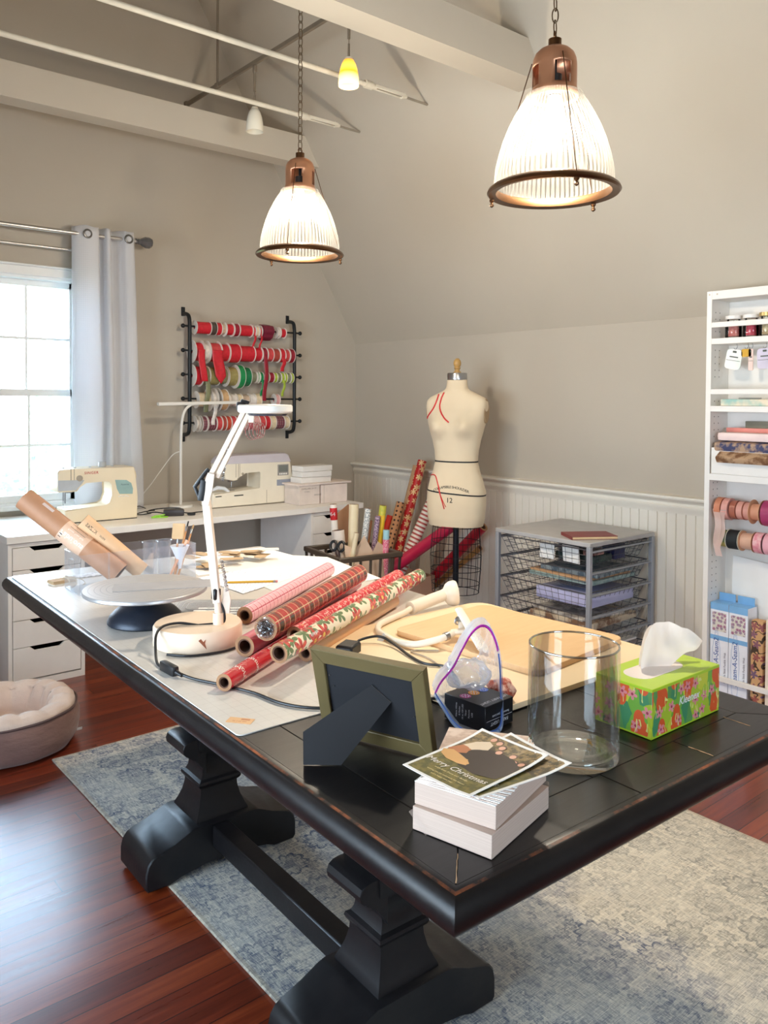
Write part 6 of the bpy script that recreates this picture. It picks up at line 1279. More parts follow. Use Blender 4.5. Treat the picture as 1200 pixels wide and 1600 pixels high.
    mb = MB(); mb.tube(spline([sw1, W((.818, 1.648, ZM+cz)), W((.848, 1.575, ZM+cz)), W((.878, 1.490, ZM+cz)), W((.892, 1.405, ZM+cz)), W((.925, 1.345, ZM+cz)), W((.985, 1.300, ZM+cz-.0)), W((1.04, 1.28, ZM+cz))], 8), .0034, 8); mb.build('cord', m_blackpl, t)
    mb = MB(); mb.tube(spline([W((.845, 1.845, ZM+cz)), W((.885, 1.800, ZM+cz)), W((.96, 1.782, ZM+cz)), W((1.02, 1.795, ZM+cz)), W((1.06, 1.80, ZM+cz))], 8), .0034, 8); mb.build('cord', m_blackpl, t)
arm_lamp()

# ------------------------------------------------------------------ wrapping paper on the table
GR = 'wrapping paper rolls heaped on the table'
def wrap_roll(label, a, b, r, m, hole=.62): return paper_roll('wrapping_paper_roll', label, 'wrapping paper', a, b, r, m, hole=hole, group=GR)
wrap_roll('pink and white gridded roll, farthest back in the heap', (1.135, 1.974, ZM+.025), (1.678, 2.329, ZM+.025), .0245, pattern('pink_grid_wrap', p_grid))
wrap_roll('red roll with a dark open end under the tartan roll', (.990, 1.722, ZM+.0265), (1.62, 2.102, ZM+.0265), .026, pattern('plum_wrap', p_plain((196, 92, 110), (214, 120, 132))), .70)
wrap_roll('red tartan roll with a crumpled end, on top of the dark-ended roll', (1.012, 1.660, ZM+.0805), (1.575, 2.022, ZM+.0745), .030, pattern('tartan_wrap', p_plaid, .22, .6), .78)
wrap_roll('red roll with white script reaching nearest the front', (.838, 1.545, ZM+.0195), (1.66, 2.034, ZM+.0195), .019, pattern('script_wrap', p_script, .2, .7), .66)
wrap_roll('red roll with pale sprigs between the script roll and the poinsettia roll', (1.10, 1.668, ZM+.046), (1.754, 2.037, ZM+.040), .022, pattern('sprig_wrap', p_sprig))
wrap_roll('tan-ended roll hidden underneath the poinsettia roll', (1.086, 1.600, ZM+.0205), (1.58, 1.856, ZM+.0205), .020, pattern('tan_wrap', p_plain((226, 170, 120))))
wrap_roll('cream roll with red poinsettias on top at the front of the heap', (.966, 1.529, ZM+.062), (1.765, 1.943, ZM+.056), .0225, pattern('poinsettia_wrap', p_poin, .3, .5), .74)
pl = [o for o in COL.objects if o.get('label', '').startswith('red tartan')][0]
k = NT('crumpled_film'); k.t.links.new(k.n('MixShader', {0: .30, 1: k.n('BsdfTransparent').outputs[0], 2: k.n('BsdfGlossy', {'Color': (.9, .9, .92, 1), 'Roughness': .22}).outputs[0]}).outputs[0], k.out.inputs[0]); m_film = k.m
mb = MB(); M = frame_to((0, 0, 0), V((.563, .362, -.006))); rn = random.Random(8)
mb.grid(lambda u, v: M @ V(((.028*(1-v))*math.cos(2*PI*u), (.028*(1-v))*math.sin(2*PI*u), -.002-.012*NZ.noise(V((3*math.cos(2*PI*u), 3*math.sin(2*PI*u), v*4)))+.004*v)), 40, 10, closed_u=True); mb.build('crumpled_film_end', m_film, pl, 20)
fl_ = [o for o in COL.objects if o.get('label', '').startswith('cream roll with red poin')][0]
Mf = frame_to((0, 0, 0), V((.799, .414, -.006))); vd = Mf.inverted().to_3x3() @ V((-.5, -1, 1.2)); a_ = math.atan2(vd.y, vd.x)
mb = MB(); mb.bx(-.030, .030, -.017, .017, 0, .0003); wrap(mb, Mf, .0226, a_+.5, .135); lb2 = mb.build('red_label', mat('red_label', (196, 28, 34), .5), fl_)
mb = MB(); mb.text('Holiday', .012, MX(), 0, .0001, shear=.2); wrap(mb, Mf, .0230, a_+.5, .135); mb.build('label_lettering', m_paper, lb2)
sc0 = [o for o in COL.objects if o.get('label', '').startswith('red roll with white script')][0]
Ms = frame_to((0, 0, 0), V((.822, .489, 0))); vd = Ms.inverted().to_3x3() @ V((-.4, -1, 1.2)); a_ = math.atan2(vd.y, vd.x)
for s0, sz, tx, da in ((.055, .022, 'Merry', .5), (.115, .018, 'Christmas', -.1), (.20, .020, 'Santa', .5)): mb = MB(); mb.text(tx, sz, RZ(PI/2), 0, .0001, shear=.35); wrap(mb, Ms, .0192, a_+da, s0); mb.build('script_lettering', mat('white_ink', (246, 238, 228), .5), sc0)
# black adapter with thin cord behind the frame
def small_adapter():
    t = thing('plug_adapter', 'small black plug adapter and thin cord lying behind the picture frame', 'adapter', (1.185, 1.560, ZM))
    mb = MB(); mb.box((0, 0, .0185), (.060, .045, .036), bev=.005, M=RZ(.5)); mb.build('block', m_blackpl, t)
    W = lambda x, y, z: (x-1.185, y-1.560, z-ZM)
    mb = MB(); mb.tube(spline([(.03, .012, .02), W(1.254, 1.60, .790), W(1.294, 1.575, .797), W(1.300, 1.525, .789), W(1.278, 1.44, .7845), W(1.268, 1.375, .7845), W(1.290, 1.330, .7845), W(1.262, 1.270, .7845), W(1.225, 1.220, .7845), W(1.185, 1.195, .7845), W(1.145, 1.215, .778), W(1.09, 1.27, .7715), W(1.03, 1.31, .7715)], 8), .0034, 8); mb.build('cord', m_blackpl, t)
small_adapter()

# ------------------------------------------------------------------ boards and the clamp lamp
mb = MB(); mb.prism(rrect(.645, .64, .045, 8), .0115, bev=.0022, seg=2); bA = mb.build('cutting_board', mat('cream_board', (240, 214, 176), .5, var=.03, scale=5)); bA.location = (1.480, 1.400, ZM+.0002); bA.rotation_euler = (0, 0, R(-1)); tag(bA, 'large pale cream board with rounded corners, underneath the tan board', 'board')
def ply():
    k = NT('light_plywood'); c = k.co(scale=(1, 9, 1)); n = k.noise(c, 7, 5, .6); n2 = k.noise(k.co(), 240, 2); k.P(col=k.mix(n, srgb((222, 178, 128)), srgb((238, 200, 152))), rough=.5); k.bump(n2, .05, .001); return k.m
mb = MB(); mb.prism(rrect(.385, .46, .03, 8), .0135, bev=.002, seg=2); bB = mb.build('plywood_board', ply()); bB.location = (1.582, 1.400, ZM+.0120); bB.rotation_euler = (0, 0, R(5)); tag(bB, 'smaller tan plywood board with rounded corners, on top of the cream board', 'board')
def clamp_lamp():
    O = V((1.43, 1.40, ZM+.0262)); t = thing('clamp_lamp', 'white gooseneck clamp lamp lying across the boards with its head at the far table edge', 'lamp', O); W = lambda x, y, z: V((x, y, z))-O; m = mat('ivory_lamp', (240, 226, 206), .38, var=.02)
    mb = MB(); mb.tube(spline([W(1.428, 1.437, .815), W(1.395, 1.432, .812), W(1.362, 1.440, .806), (W(1.330, 1.478, .793)), W(1.318, 1.535, .789), W(1.330, 1.600, .789), W(1.345, 1.640, .7885), W(1.385, 1.682, .7885), W(1.455, 1.710, .7885), W(1.515, 1.728, .790), W(1.560, 1.744, .795)], 10), .0083, 12); mb.build('gooseneck', m, t)
    mb = MB(); mb.cyl(W(1.400, 1.4325, .8125), W(1.388, 1.4330, .811), .0105, seg=16); mb.build('collar', m_steel, t)
    mb = MB(); mb.cyl(W(1.548, 1.742, .794), W(1.690, 1.757, .806), .0185, .0175, seg=28); mb.build('handle', m, t)
    mb = MB(); M = frame_to(W(1.698, 1.757, .808), (.80, -.42, .10)); mb.lathe([(.014, -.01), (.018, .0), (.030, .008), (.036, .020), (.037, .034), (.034, .040), (.032, .040), (.031, .034), (.0, .034)], 40, M, sx=.85, sy=1.05); mb.build('lamp_head', m, t, 40)
    # clamp: long jaw, short jaw, spring
    def jaw(pts, wd, name): mb = MB(); mb.tube([W(*p) for p in pts], wd, 8, flat=.55); return mb.build(name, m, t)
    jaw([(1.466, 1.462, .862), (1.450, 1.428, .850), (1.424, 1.372, .828), (1.398, 1.318, .806)], [.011, .012, .012, .009], 'upper_jaw')
    jaw([(1.420, 1.440, .815), (1.452, 1.420, .818), (1.450, 1.385, .812), (1.425, 1.335, .804), (1.402, 1.305, .803)], [.013, .017, .014, .010, .007], 'lower_jaw')
    jaw([(1.468, 1.462, .858), (1.456, 1.448, .838), (1.446, 1.430, .818)], [.006, .006, .008], 'link')
    mb = MB(); mb.tube([W(1.449+.010*math.cos(q*.8), 1.444+.006*q/20, .838+.010*math.sin(q*.8)) for q in range(22)], .0015, 5); mb.build('spring', m_steel, t)
    mb = MB(); mb.cyl(W(1.455, 1.441, .842), W(1.446, 1.452, .842), .006, seg=12); mb.build('pivot_pin', m_steel, t)
    mb = MB(); M = T3(*W(1.312, 1.585, .786)); mb.box((0, 0, .0), (.002, .014, .026), 0, M @ RX(.6) @ RY(.5)); mb.build('care_tag', m_paper, t)
    mb = MB(); mb.tube(spline([W(1.365, 1.430, .7825), W(1.31, 1.47, .7825), W(1.305, 1.40, .7825), W(1.27, 1.30, .7825), W(1.235, 1.24, .7825)], 8), .0018, 6); mb.build('thin_cord', mat('greige_cord', (176, 160, 140), .6), t)
clamp_lamp()

# ------------------------------------------------------------------ picture frame seen from behind
def picture_frame():
    e = V((.335, -.943, 0)).normalized(); nb = V((-.943, -.335, 0)); up = V((0, 0, 1)); ln = R(14.5); P0 = V((.923, 1.129, ZT+.0008))
    upv = (up*math.cos(ln)+nb*math.sin(ln)).normalized(); nrm = e.cross(upv).normalized()
    if nrm.dot(nb) < 0: nrm = -nrm
    M = MX(((-e.x, upv.x, nrm.x, 0), (-e.y, upv.y, nrm.y, 0), (-e.z, upv.z, nrm.z, 0), (0, 0, 0, 1)))      # x: left of the back view, y: up the frame, z: out of the back
    if M.to_3x3().determinant() < 0: M = MX(((e.x, upv.x, nrm.x, 0), (e.y, upv.y, nrm.y, 0), (e.z, upv.z, nrm.z, 0), (0, 0, 0, 1)))
    t = thing('picture_frame', 'olive-gold picture frame turned away, propped on its black easel back', 'picture frame', P0)
    W_, H_, f = .236, .176, .026; m = mat('olive_gold_frame', (106, 92, 58), .42, .25, var=.06)
    mb = MB(); o_ = [(-W_/2, 0), (W_/2, 0), (W_/2, H_), (-W_/2, H_)]; i_ = [(-W_/2+f, f), (W_/2-f, f), (W_/2-f, H_-f), (-W_/2+f, H_-f)]
    for q in range(4): mb.prism([o_[q], o_[(q+1) % 4], i_[(q+1) % 4], i_[q]], .017, M @ T3(0, .002, -.017), bev=.0012)
    mb.build('frame_moulding', m, t)
    blk = mat('black_velour', (16, 16, 22), .8); mb = MB(); mb.bx(-W_/2+f-.004, W_/2-f+.004, f-.002, H_-f+.006, -.010, -.006, M=M); bk = mb.build('backing_board', blk, t)
    for x, y in ((-W_/2+f+.006, H_*.72), (W_/2-f-.006, H_*.45), (-W_/2+f+.012, H_*.60)): mb = MB(); mb.cyl(M @ V((x, y, -.006)), M @ V((x, y, -.0045)), .0016, seg=8); mb.build('pin', m_steel, bk)
    mb = MB(); mb.bx(-W_/2+f-.002, W_/2-f+.002, f, H_-f+.004, -.0165, -.014, M=M); mb.build('glass', m_jar, t)
    # easel strut from the middle of the back down to the table
    T_ = lambda x, y, z: M @ V((x, y, z)); hx = e.dot(V((1, 0, 0)))
    A, B = T_(0, 0, 0), None
    sx = 1 if (M @ V((1, 0, 0))).dot(e) > 0 else -1       # which way is image right
    h1, h2 = T_(sx*.005, .125, -.004), T_(sx*.042, .098, -.004)
    f1, f2 = V((.779, 1.152, ZT+.0006))-P0, V((.829, 1.110, ZT+.0006))-P0; kn = V((.797, 1.178, ZT+.045))-P0
    pn = (f2-f1).cross(h1-f1).normalized(); h2 = h2-pn*(h2-f1).dot(pn); kn = kn-pn*(kn-f1).dot(pn)
    quad = [f1, f2, h2, h1, kn]; nr = (f2-f1).cross(h1-f1).normalized()
    mb = MB(); a = [mb.bm.verts.new(p) for p in quad]; b = [mb.bm.verts.new(p+nr*.003) for p in quad]; mb._f(a[::-1]); mb._f(b)
    for q in range(5): mb._f([a[q], a[(q+1) % 5], b[(q+1) % 5], b[q]])
    mb.build('easel_strut', mat('black_easel', (26, 25, 28), .75), t)
    mb = MB(); mb.cyl(h1, h2, .002, seg=8); mb.build('hinge', m_steel, t)
picture_frame()

# ------------------------------------------------------------------ zip bag with light box
def fairy_box():
    t = thing('fairy_light_box', 'black string light carton standing inside the clear zip bag', 'box', (1.158, 1.098, ZT+.0012), R(4)); a, b, h = .043, .052, .050
    mb = MB(); mb.bx(-a, a, -b, b, 0, h, bev=.0008); mb.build('carton', mat('black_carton', (22, 22, 28), .3), t)
    wi = mat('pale_print', (206, 206, 214), .4)
    mb = MB(); mb.text('LED FAIRY LIGHT', .0105, T3(0, -b+.014, h+.0003) @ RZ(PI), 0, .0001); mb.build('top_lettering', wi, t)
    for x, c in ((-.026, (170, 60, 130)), (0, (226, 150, 50)), (.027, (80, 110, 200))):
        mb = MB(); mb.cyl((x, .012, h+.0002), (x, .012, h+.0005), .0115, seg=24); dsc = mb.build('printed_disc', mat('disc_%d' % c[0], c, .4), t)
        mb = MB()
        for q in range(8): mb.sphere((x+.007*math.cos(q*PI/4), .012+.007*math.sin(q*PI/4), h+.0006), .0012, seg=6)
        mb.sphere((x, .012, h+.0006), .0015, seg=6); mb.build('printed_dots', wi, dsc)
    F = FT(0, -b-.0004, 0) @ RZ(PI)
    mb = MB(); mb.text('FAIRY LIGHT', .0095, FT(.0, -b-.0004, .013) @ RZ(PI), 0, .0001); mb.text('Remember Just Limit', .006, FT(.004, -b-.0004, .027) @ RZ(PI), 0, .0001); mb.bx(-a+.004, a-.004, -b-.0005, -b, .0198, .0204); mb.build('front_lettering', wi, t)
    L_ = MX(((0, 0, -1, -a-.0004), (-1, 0, 0, 0), (0, 1, 0, 0), (0, 0, 0, 1)))
    mb = MB()
    for q in range(6): mb.text(('Warm White', '8 Modes', '10 m 100 LED', 'Timer', 'Remote', 'USB')[q], .0052, L_ @ T3(-.02+.008*q, .026, 0) @ RZ(PI/2), 0, .0001)
    mb.build('side_lettering', wi, t)
fairy_box()
def bag_mat():
    k = NT('clear_zip_film'); tp = k.n('BsdfTransparent', {'Color': (.93, .95, .99, 1)}).outputs[0]; gl = k.n('BsdfGlossy', {'Color': (1, 1, 1, 1), 'Roughness': .12}).outputs[0]; df = k.n('BsdfDiffuse', {'Color': (.82, .86, .95, 1)}).outputs[0]
    fr = k.n('LayerWeight', {'Blend': .30}).outputs['Facing']; a = k.n('MixShader', {0: .62, 1: gl, 2: df}).outputs[0]
    k.t.links.new(k.n('MixShader', {0: k.math('ADD', k.math('MULTIPLY', fr, .55), .27), 1: tp, 2: a}).outputs[0], k.out.inputs[0]); return k.m
def zip_bag():
    O = V((1.18, 1.11, ZT+.0006)); t = thing('zip_bag', 'clear zip bag with a magenta seal holding the black light carton beside the vase', 'bag', O)
    lf = V((.77, -.638, 0)); n_ = V((.638, .77, 0)); c0 = V((-.052, -.022, 0))
    # mouth loop in the plane facing the camera: (sideways, height, depth)
    key = [(-.072, .068, -.012), (-.060, .085, .0), (-.036, .110, .012), (-.018, .142, .02), (.000, .170, .028), (.020, .186, .034), (.038, .180, .036), (.052, .150, .034), (.058, .110, .026), (.058, .06, .01), (.054, .012, -.02), (.030, .004, -.040), (-.005, .003, -.044), (-.036, .020, -.036), (-.056, .046, -.022)]
    K = spline([(*q,) for q in key] + [key[0]], 6)[:-1]
    def P(q): return c0+lf*q[0]+n_*q[2]+V((0, 0, max(.0008, q[1])))
    loop = [P(q) for q in K]; n = len(loop); back = c0+n_*.165+lf*.005+V((0, 0, .075))
    def fn(u, v):
        i = u*n; a = int(i) % n; f = i-int(i); p = loop[a].lerp(loop[(a+1) % n], f); cen = back.lerp(sum(loop, V())/n, 1-v)
        s = 1+.10*math.sin(PI*min(1, v*1.3))-.15*v-.80*max(0, v-.5)**1.2; q = p+(back-(sum(loop, V())/n))*v; r = cen+(q-cen)*s
        w1 = .011*v*NZ.noise(V((p.x*42, p.y*42, p.z*42+v*7)))+.006*v*NZ.noise(V((p.x*110, p.z*110, v*16))); r += (r-cen).normalized()*w1 if (r-cen).length > 1e-5 else V()
        r.z = max(.0006, r.z); return r
    mb = MB(); mb.grid(fn, n, 26, closed_u=True); mb.build('film', bag_mat(), t, 180)
    # lip band outside the seal (pale blue) and magenta seal over the upper half
    k = NT('pale_blue_lip'); k.t.links.new(k.n('MixShader', {0: .55, 1: k.n('BsdfTransparent').outputs[0], 2: k.n('BsdfDiffuse', {'Color': srgb((176, 200, 240))}).outputs[0]}).outputs[0], k.out.inputs[0]); lip = k.m
    ct = sum(loop, V())/n
    mb = MB(); mb.grid(lambda u, v: [loop[int(u*n) % n]+((loop[int(u*n) % n]-ct).normalized()*.004-n_*.010)*v][0], n, 3, closed_u=True); 
    for vv in mb.bm.verts: vv.co.z = max(.0006, vv.co.z)
    mb.build('lip', lip, t, 180)
    up_ = [p+(-n_*.0015) for q, p in zip(K, loop) if True][:int(n*.50)]
    mb = MB(); mb.tube(up_, .0022, 6); mb.build('seal_strip', mat('magenta_seal', (196, 44, 170), .35), t)
    mb = MB(); mb.tube([p+n_*.005+V((0, 0, -.004)) for p in up_], .0010, 5); mb.build('seal_strip', mat('magenta_seal', (196, 44, 170), .35), t)
    mb = MB(); mb.tube([p-n_*.001 for p in loop[int(n*.5):]]+[loop[0]], .0016, 5); mb.build('blue_edge', mat('blue_edge', (70, 110, 190), .35), t)
zip_bag()
mb = MB(); mb.sphere((0, 0, 0), .045, (1.1, .9, .62), 28)
for v in mb.bm.verts: v.co += v.co.normalized()*(.010*NZ.noise(v.co*40)+.005*NZ.noise(v.co*90))
o = mb.build('clear_packet', bag_mat(), None, 180); o.location = (1.150, 1.118, ZT+.090); tag(o, 'crumpled clear packet on top of the black carton inside the zip bag', 'packet')
mb = MB(); mb.sphere((0, 0, 0), .03, (1.1, .9, .8), 20)
for v in mb.bm.verts: v.co += v.co.normalized()*.008*NZ.noise(v.co*60)
o = mb.build('rust_packet', card_mat('rust_trims', (170, 70, 50), (236, 190, 170), 50)); o.location = (1.246, 1.118, ZT+.035); tag(o, 'rust and blush packet inside the zip bag behind the vase', 'packet')

# ------------------------------------------------------------------ glass vase, tissue box, cards
def vase():
    k = NT('vase_glass'); tp = k.n('BsdfTransparent', {'Color': (.985, .99, .988, 1)}).outputs[0]; gl = k.n('BsdfGlossy', {'Color': (1, 1, 1, 1), 'Roughness': .015}).outputs[0]; fr = k.n('LayerWeight', {'Blend': .22}).outputs['Facing']
    dk = k.n('BsdfTransparent', {'Color': (.50, .53, .53, 1)}).outputs[0]; ed = k.math('POWER', fr, 4.0); a = k.n('MixShader', {0: k.math('MULTIPLY', ed, .6), 1: tp, 2: dk}).outputs[0]
    f2 = k.n('Fresnel', {'IOR': 1.45}).outputs[0]; k.t.links.new(k.n('MixShader', {0: k.math('MULTIPLY', f2, .55), 1: a, 2: gl}).outputs[0], k.out.inputs[0])
    c = V((1.173, .881, ZT+.0006)); t = thing('glass_vase', 'empty clear glass cylinder vase between the zip bag and the tissue box', 'vase', c)
    r, h = .080, .201; mb = MB(); mb.lathe([(0, .0), (r-.006, .0), (r-.001, .003), (r, .008), (r, h-.003), (r-.0015, h), (r-.003, h), (r-.0042, h-.003), (r-.0042, .022), (r-.010, .014), (r-.03, .0115), (0, .013)], 96); mb.build('vase_wall', k.m, t, 40)
    mb = MB(); mb.tube([((r-.002)*math.cos(2*PI*q/96), (r-.002)*math.sin(2*PI*q/96), h-.0008) for q in range(96)], .0019, 6, closed=True); k2 = NT('glass_rim'); k2.t.links.new(k2.n('MixShader', {0: .5, 1: k2.n('BsdfTransparent', {'Color': (.62, .66, .66, 1)}).outputs[0], 2: k2.n('BsdfGlossy', {'Color': (1, 1, 1, 1), 'Roughness': .03}).outputs[0]}).outputs[0], k2.out.inputs[0]); mb.build('rim', k2.m, t, 60)
    k3 = NT('thick_glass_foot'); k3.t.links.new(k3.n('MixShader', {0: .42, 1: k3.n('BsdfTransparent', {'Color': (.80, .84, .83, 1)}).outputs[0], 2: k3.n('BsdfGlossy', {'Color': (1, 1, 1, 1), 'Roughness': .09}).outputs[0]}).outputs[0], k3.out.inputs[0])
    mb = MB()
    for rr in (r-.012, r-.03): mb.tube([(rr*math.cos(2*PI*q/64), rr*math.sin(2*PI*q/64), .0125) for q in range(64)], .0016, 5, closed=True)
    mb.lathe([(r-.0055, .0155), (0, .0135)], 64); mb.build('thick_foot', k3.m, t, 60)
vase()
mb = MB(); rn = random.Random(3)
for q in range(5): mb.box((rn.uniform(-.006, .006), rn.uniform(-.006, .006), .001+.0015*q), (.007, .0025, .001), 0, RZ(rn.uniform(0, 3)))
o = mb.build('gold_confetti', mat('gold_glitter', (206, 160, 62), .35, .5)); o.location = (1.208, .868, ZT+.0160); o['kind'] = 'stuff'; tag(o, 'few gold confetti flecks on the floor of the glass vase', 'confetti')
def tissue():
    c = V((1.461, .889, ZT+.0004)); t = thing('tissue_box', 'green flower-print tissue box at the right corner of the black table', 'tissue box', c, R(-1)); a, b, h = .121, .0635, .095
    k = NT('garden_print_card'); g = k.co(); s = k.sep(g); nx = k.sep(k.n('NewGeometry').outputs['Normal']); tc = k.n('TexCoord').outputs['Normal']; ns = k.sep(tc)
    ax = k.math('ABSOLUTE', ns[0]); az = k.math('ABSOLUTE', ns[2])
    u = k.math('ADD', k.math('MULTIPLY', s[0], k.math('LESS_THAN', ax, .5)), k.math('MULTIPLY', s[1], k.math('GREATER_THAN', ax, .5))); v = k.math('ADD', k.math('MULTIPLY', s[2], k.math('LESS_THAN', az, .5)), k.math('MULTIPLY', s[1], k.math('GREATER_THAN', az, .5)))
    uv = k.n('CombineXYZ', {0: u, 1: v, 2: 0}).outputs[0]
    wv = k.n('VectorMath', {0: uv, 1: k.n('VectorMath', {0: k.noise(uv, 24, 2, out='Color'), 'Scale': .02}, operation='SCALE').outputs[0]}, operation='ADD').outputs[0]
    vo = k.n('TexVoronoi', {'Vector': k.n('VectorMath', {0: wv, 1: (1.0, .55, 1)}, operation='MULTIPLY').outputs[0], 'Scale': 48}, voronoi_dimensions='2D'); cs = k.sep(vo.outputs['Color'])
    base = k.ramp(cs[0], ((0.0, srgb((72, 142, 96))), (.28, srgb((120, 176, 62))), (.5, srgb((176, 196, 54))), (.68, srgb((96, 152, 84))), (.86, srgb((206, 206, 60)))), 'CONSTANT')
    f1, v1 = flower(k, k.n('VectorMath', {0: uv, 1: (.9, .6, 1)}, operation='MULTIPLY').outputs[0], 23, 3, .28, .14); h1 = k.math('LESS_THAN', k.sep(v1.outputs['Color'])[0], .62); col = k.mix(k.math('MULTIPLY', f1, h1), base, srgb((226, 92, 44)))
    f2, v2 = flower(k, k.n('VectorMath', {0: uv, 1: (.31, .17, 0)}, operation='ADD').outputs[0], 33, 5, .14, .24); h2 = k.math('LESS_THAN', k.sep(v2.outputs['Color'])[1], .55); col = k.mix(k.math('MULTIPLY', f2, h2), col, srgb((226, 140, 146))); col = k.mix(k.math('MULTIPLY', h2, k.math('LESS_THAN', v2.outputs['Distance'], .09)), col, srgb((170, 50, 80)))
    st = k.n('TexVoronoi', {'Vector': k.n('VectorMath', {0: wv, 1: (1, .22, 1)}, operation='MULTIPLY').outputs[0], 'Scale': 62}, voronoi_dimensions='2D', feature='DISTANCE_TO_EDGE').outputs['Distance']; col = k.mix(k.math('MULTIPLY', k.math('LESS_THAN', st, .05), k.math('GREATER_THAN', k.noise(uv, 30, 1), .55)), col, srgb((222, 222, 130)))
    ed = k.math('MAXIMUM', k.math('GREATER_THAN', k.math('ABSOLUTE', s[2]), .0895), k.math('LESS_THAN', s[2], .004)); col = k.mix(ed, col, srgb((176, 206, 44)))
    k.P(col=col, rough=.38, coat=.2)
    mb = MB(); mb.bx(-a, a, -b, b, 0, h, bev=.0012); mb.build('carton', k.m, t)
    mb = MB(); mb.prism([(q[0], q[1]) for q in rrect(.155, .062, .03, 8)], .0006, T3(-.012, .004, h)); mb.build('opening_film', mat('pale_film', (238, 226, 220), .3), t)
    mb = MB(); mb.text('Kleenex', .022, FT(.006, -b-.0006, .052), 0, .0003, shear=.25); mb.build('brand_lettering', m_paper, t)
    def fn(u, v):
        x = -.055+.080*u+.055*v*u+.022*v; y = .004+.014*math.sin(4*u)*(1-v*.3)+.022*v*math.sin(3*u+1.5)-.016*v*v; z = h-.004+v*(.112-.035*(2*u-1)**2-.020*u)-.012*v*v
        nn = NZ.noise(V((x*38, y*30, z*26))); return (x+.006*nn, y+.012*nn*v, z+.005*nn*v)
    k = NT('soft_tissue'); d = k.n('BsdfDiffuse', {'Color': srgb((246, 238, 232))}).outputs[0]; tr = k.n('BsdfTranslucent', {'Color': srgb((246, 236, 228))}).outputs[0]; k.t.links.new(k.n('MixShader', {0: .4, 1: d, 2: tr}).outputs[0], k.out.inputs[0])
    mb = MB(); mb.grid(fn, 26, 26); mb.grid(lambda u, v: V(fn(1-u*.85, v*.86))+V((.014*v+.012, .014+.010*v, -.004)), 22, 22); o = mb.build('tissue', k.m, t, 80)
tissue()
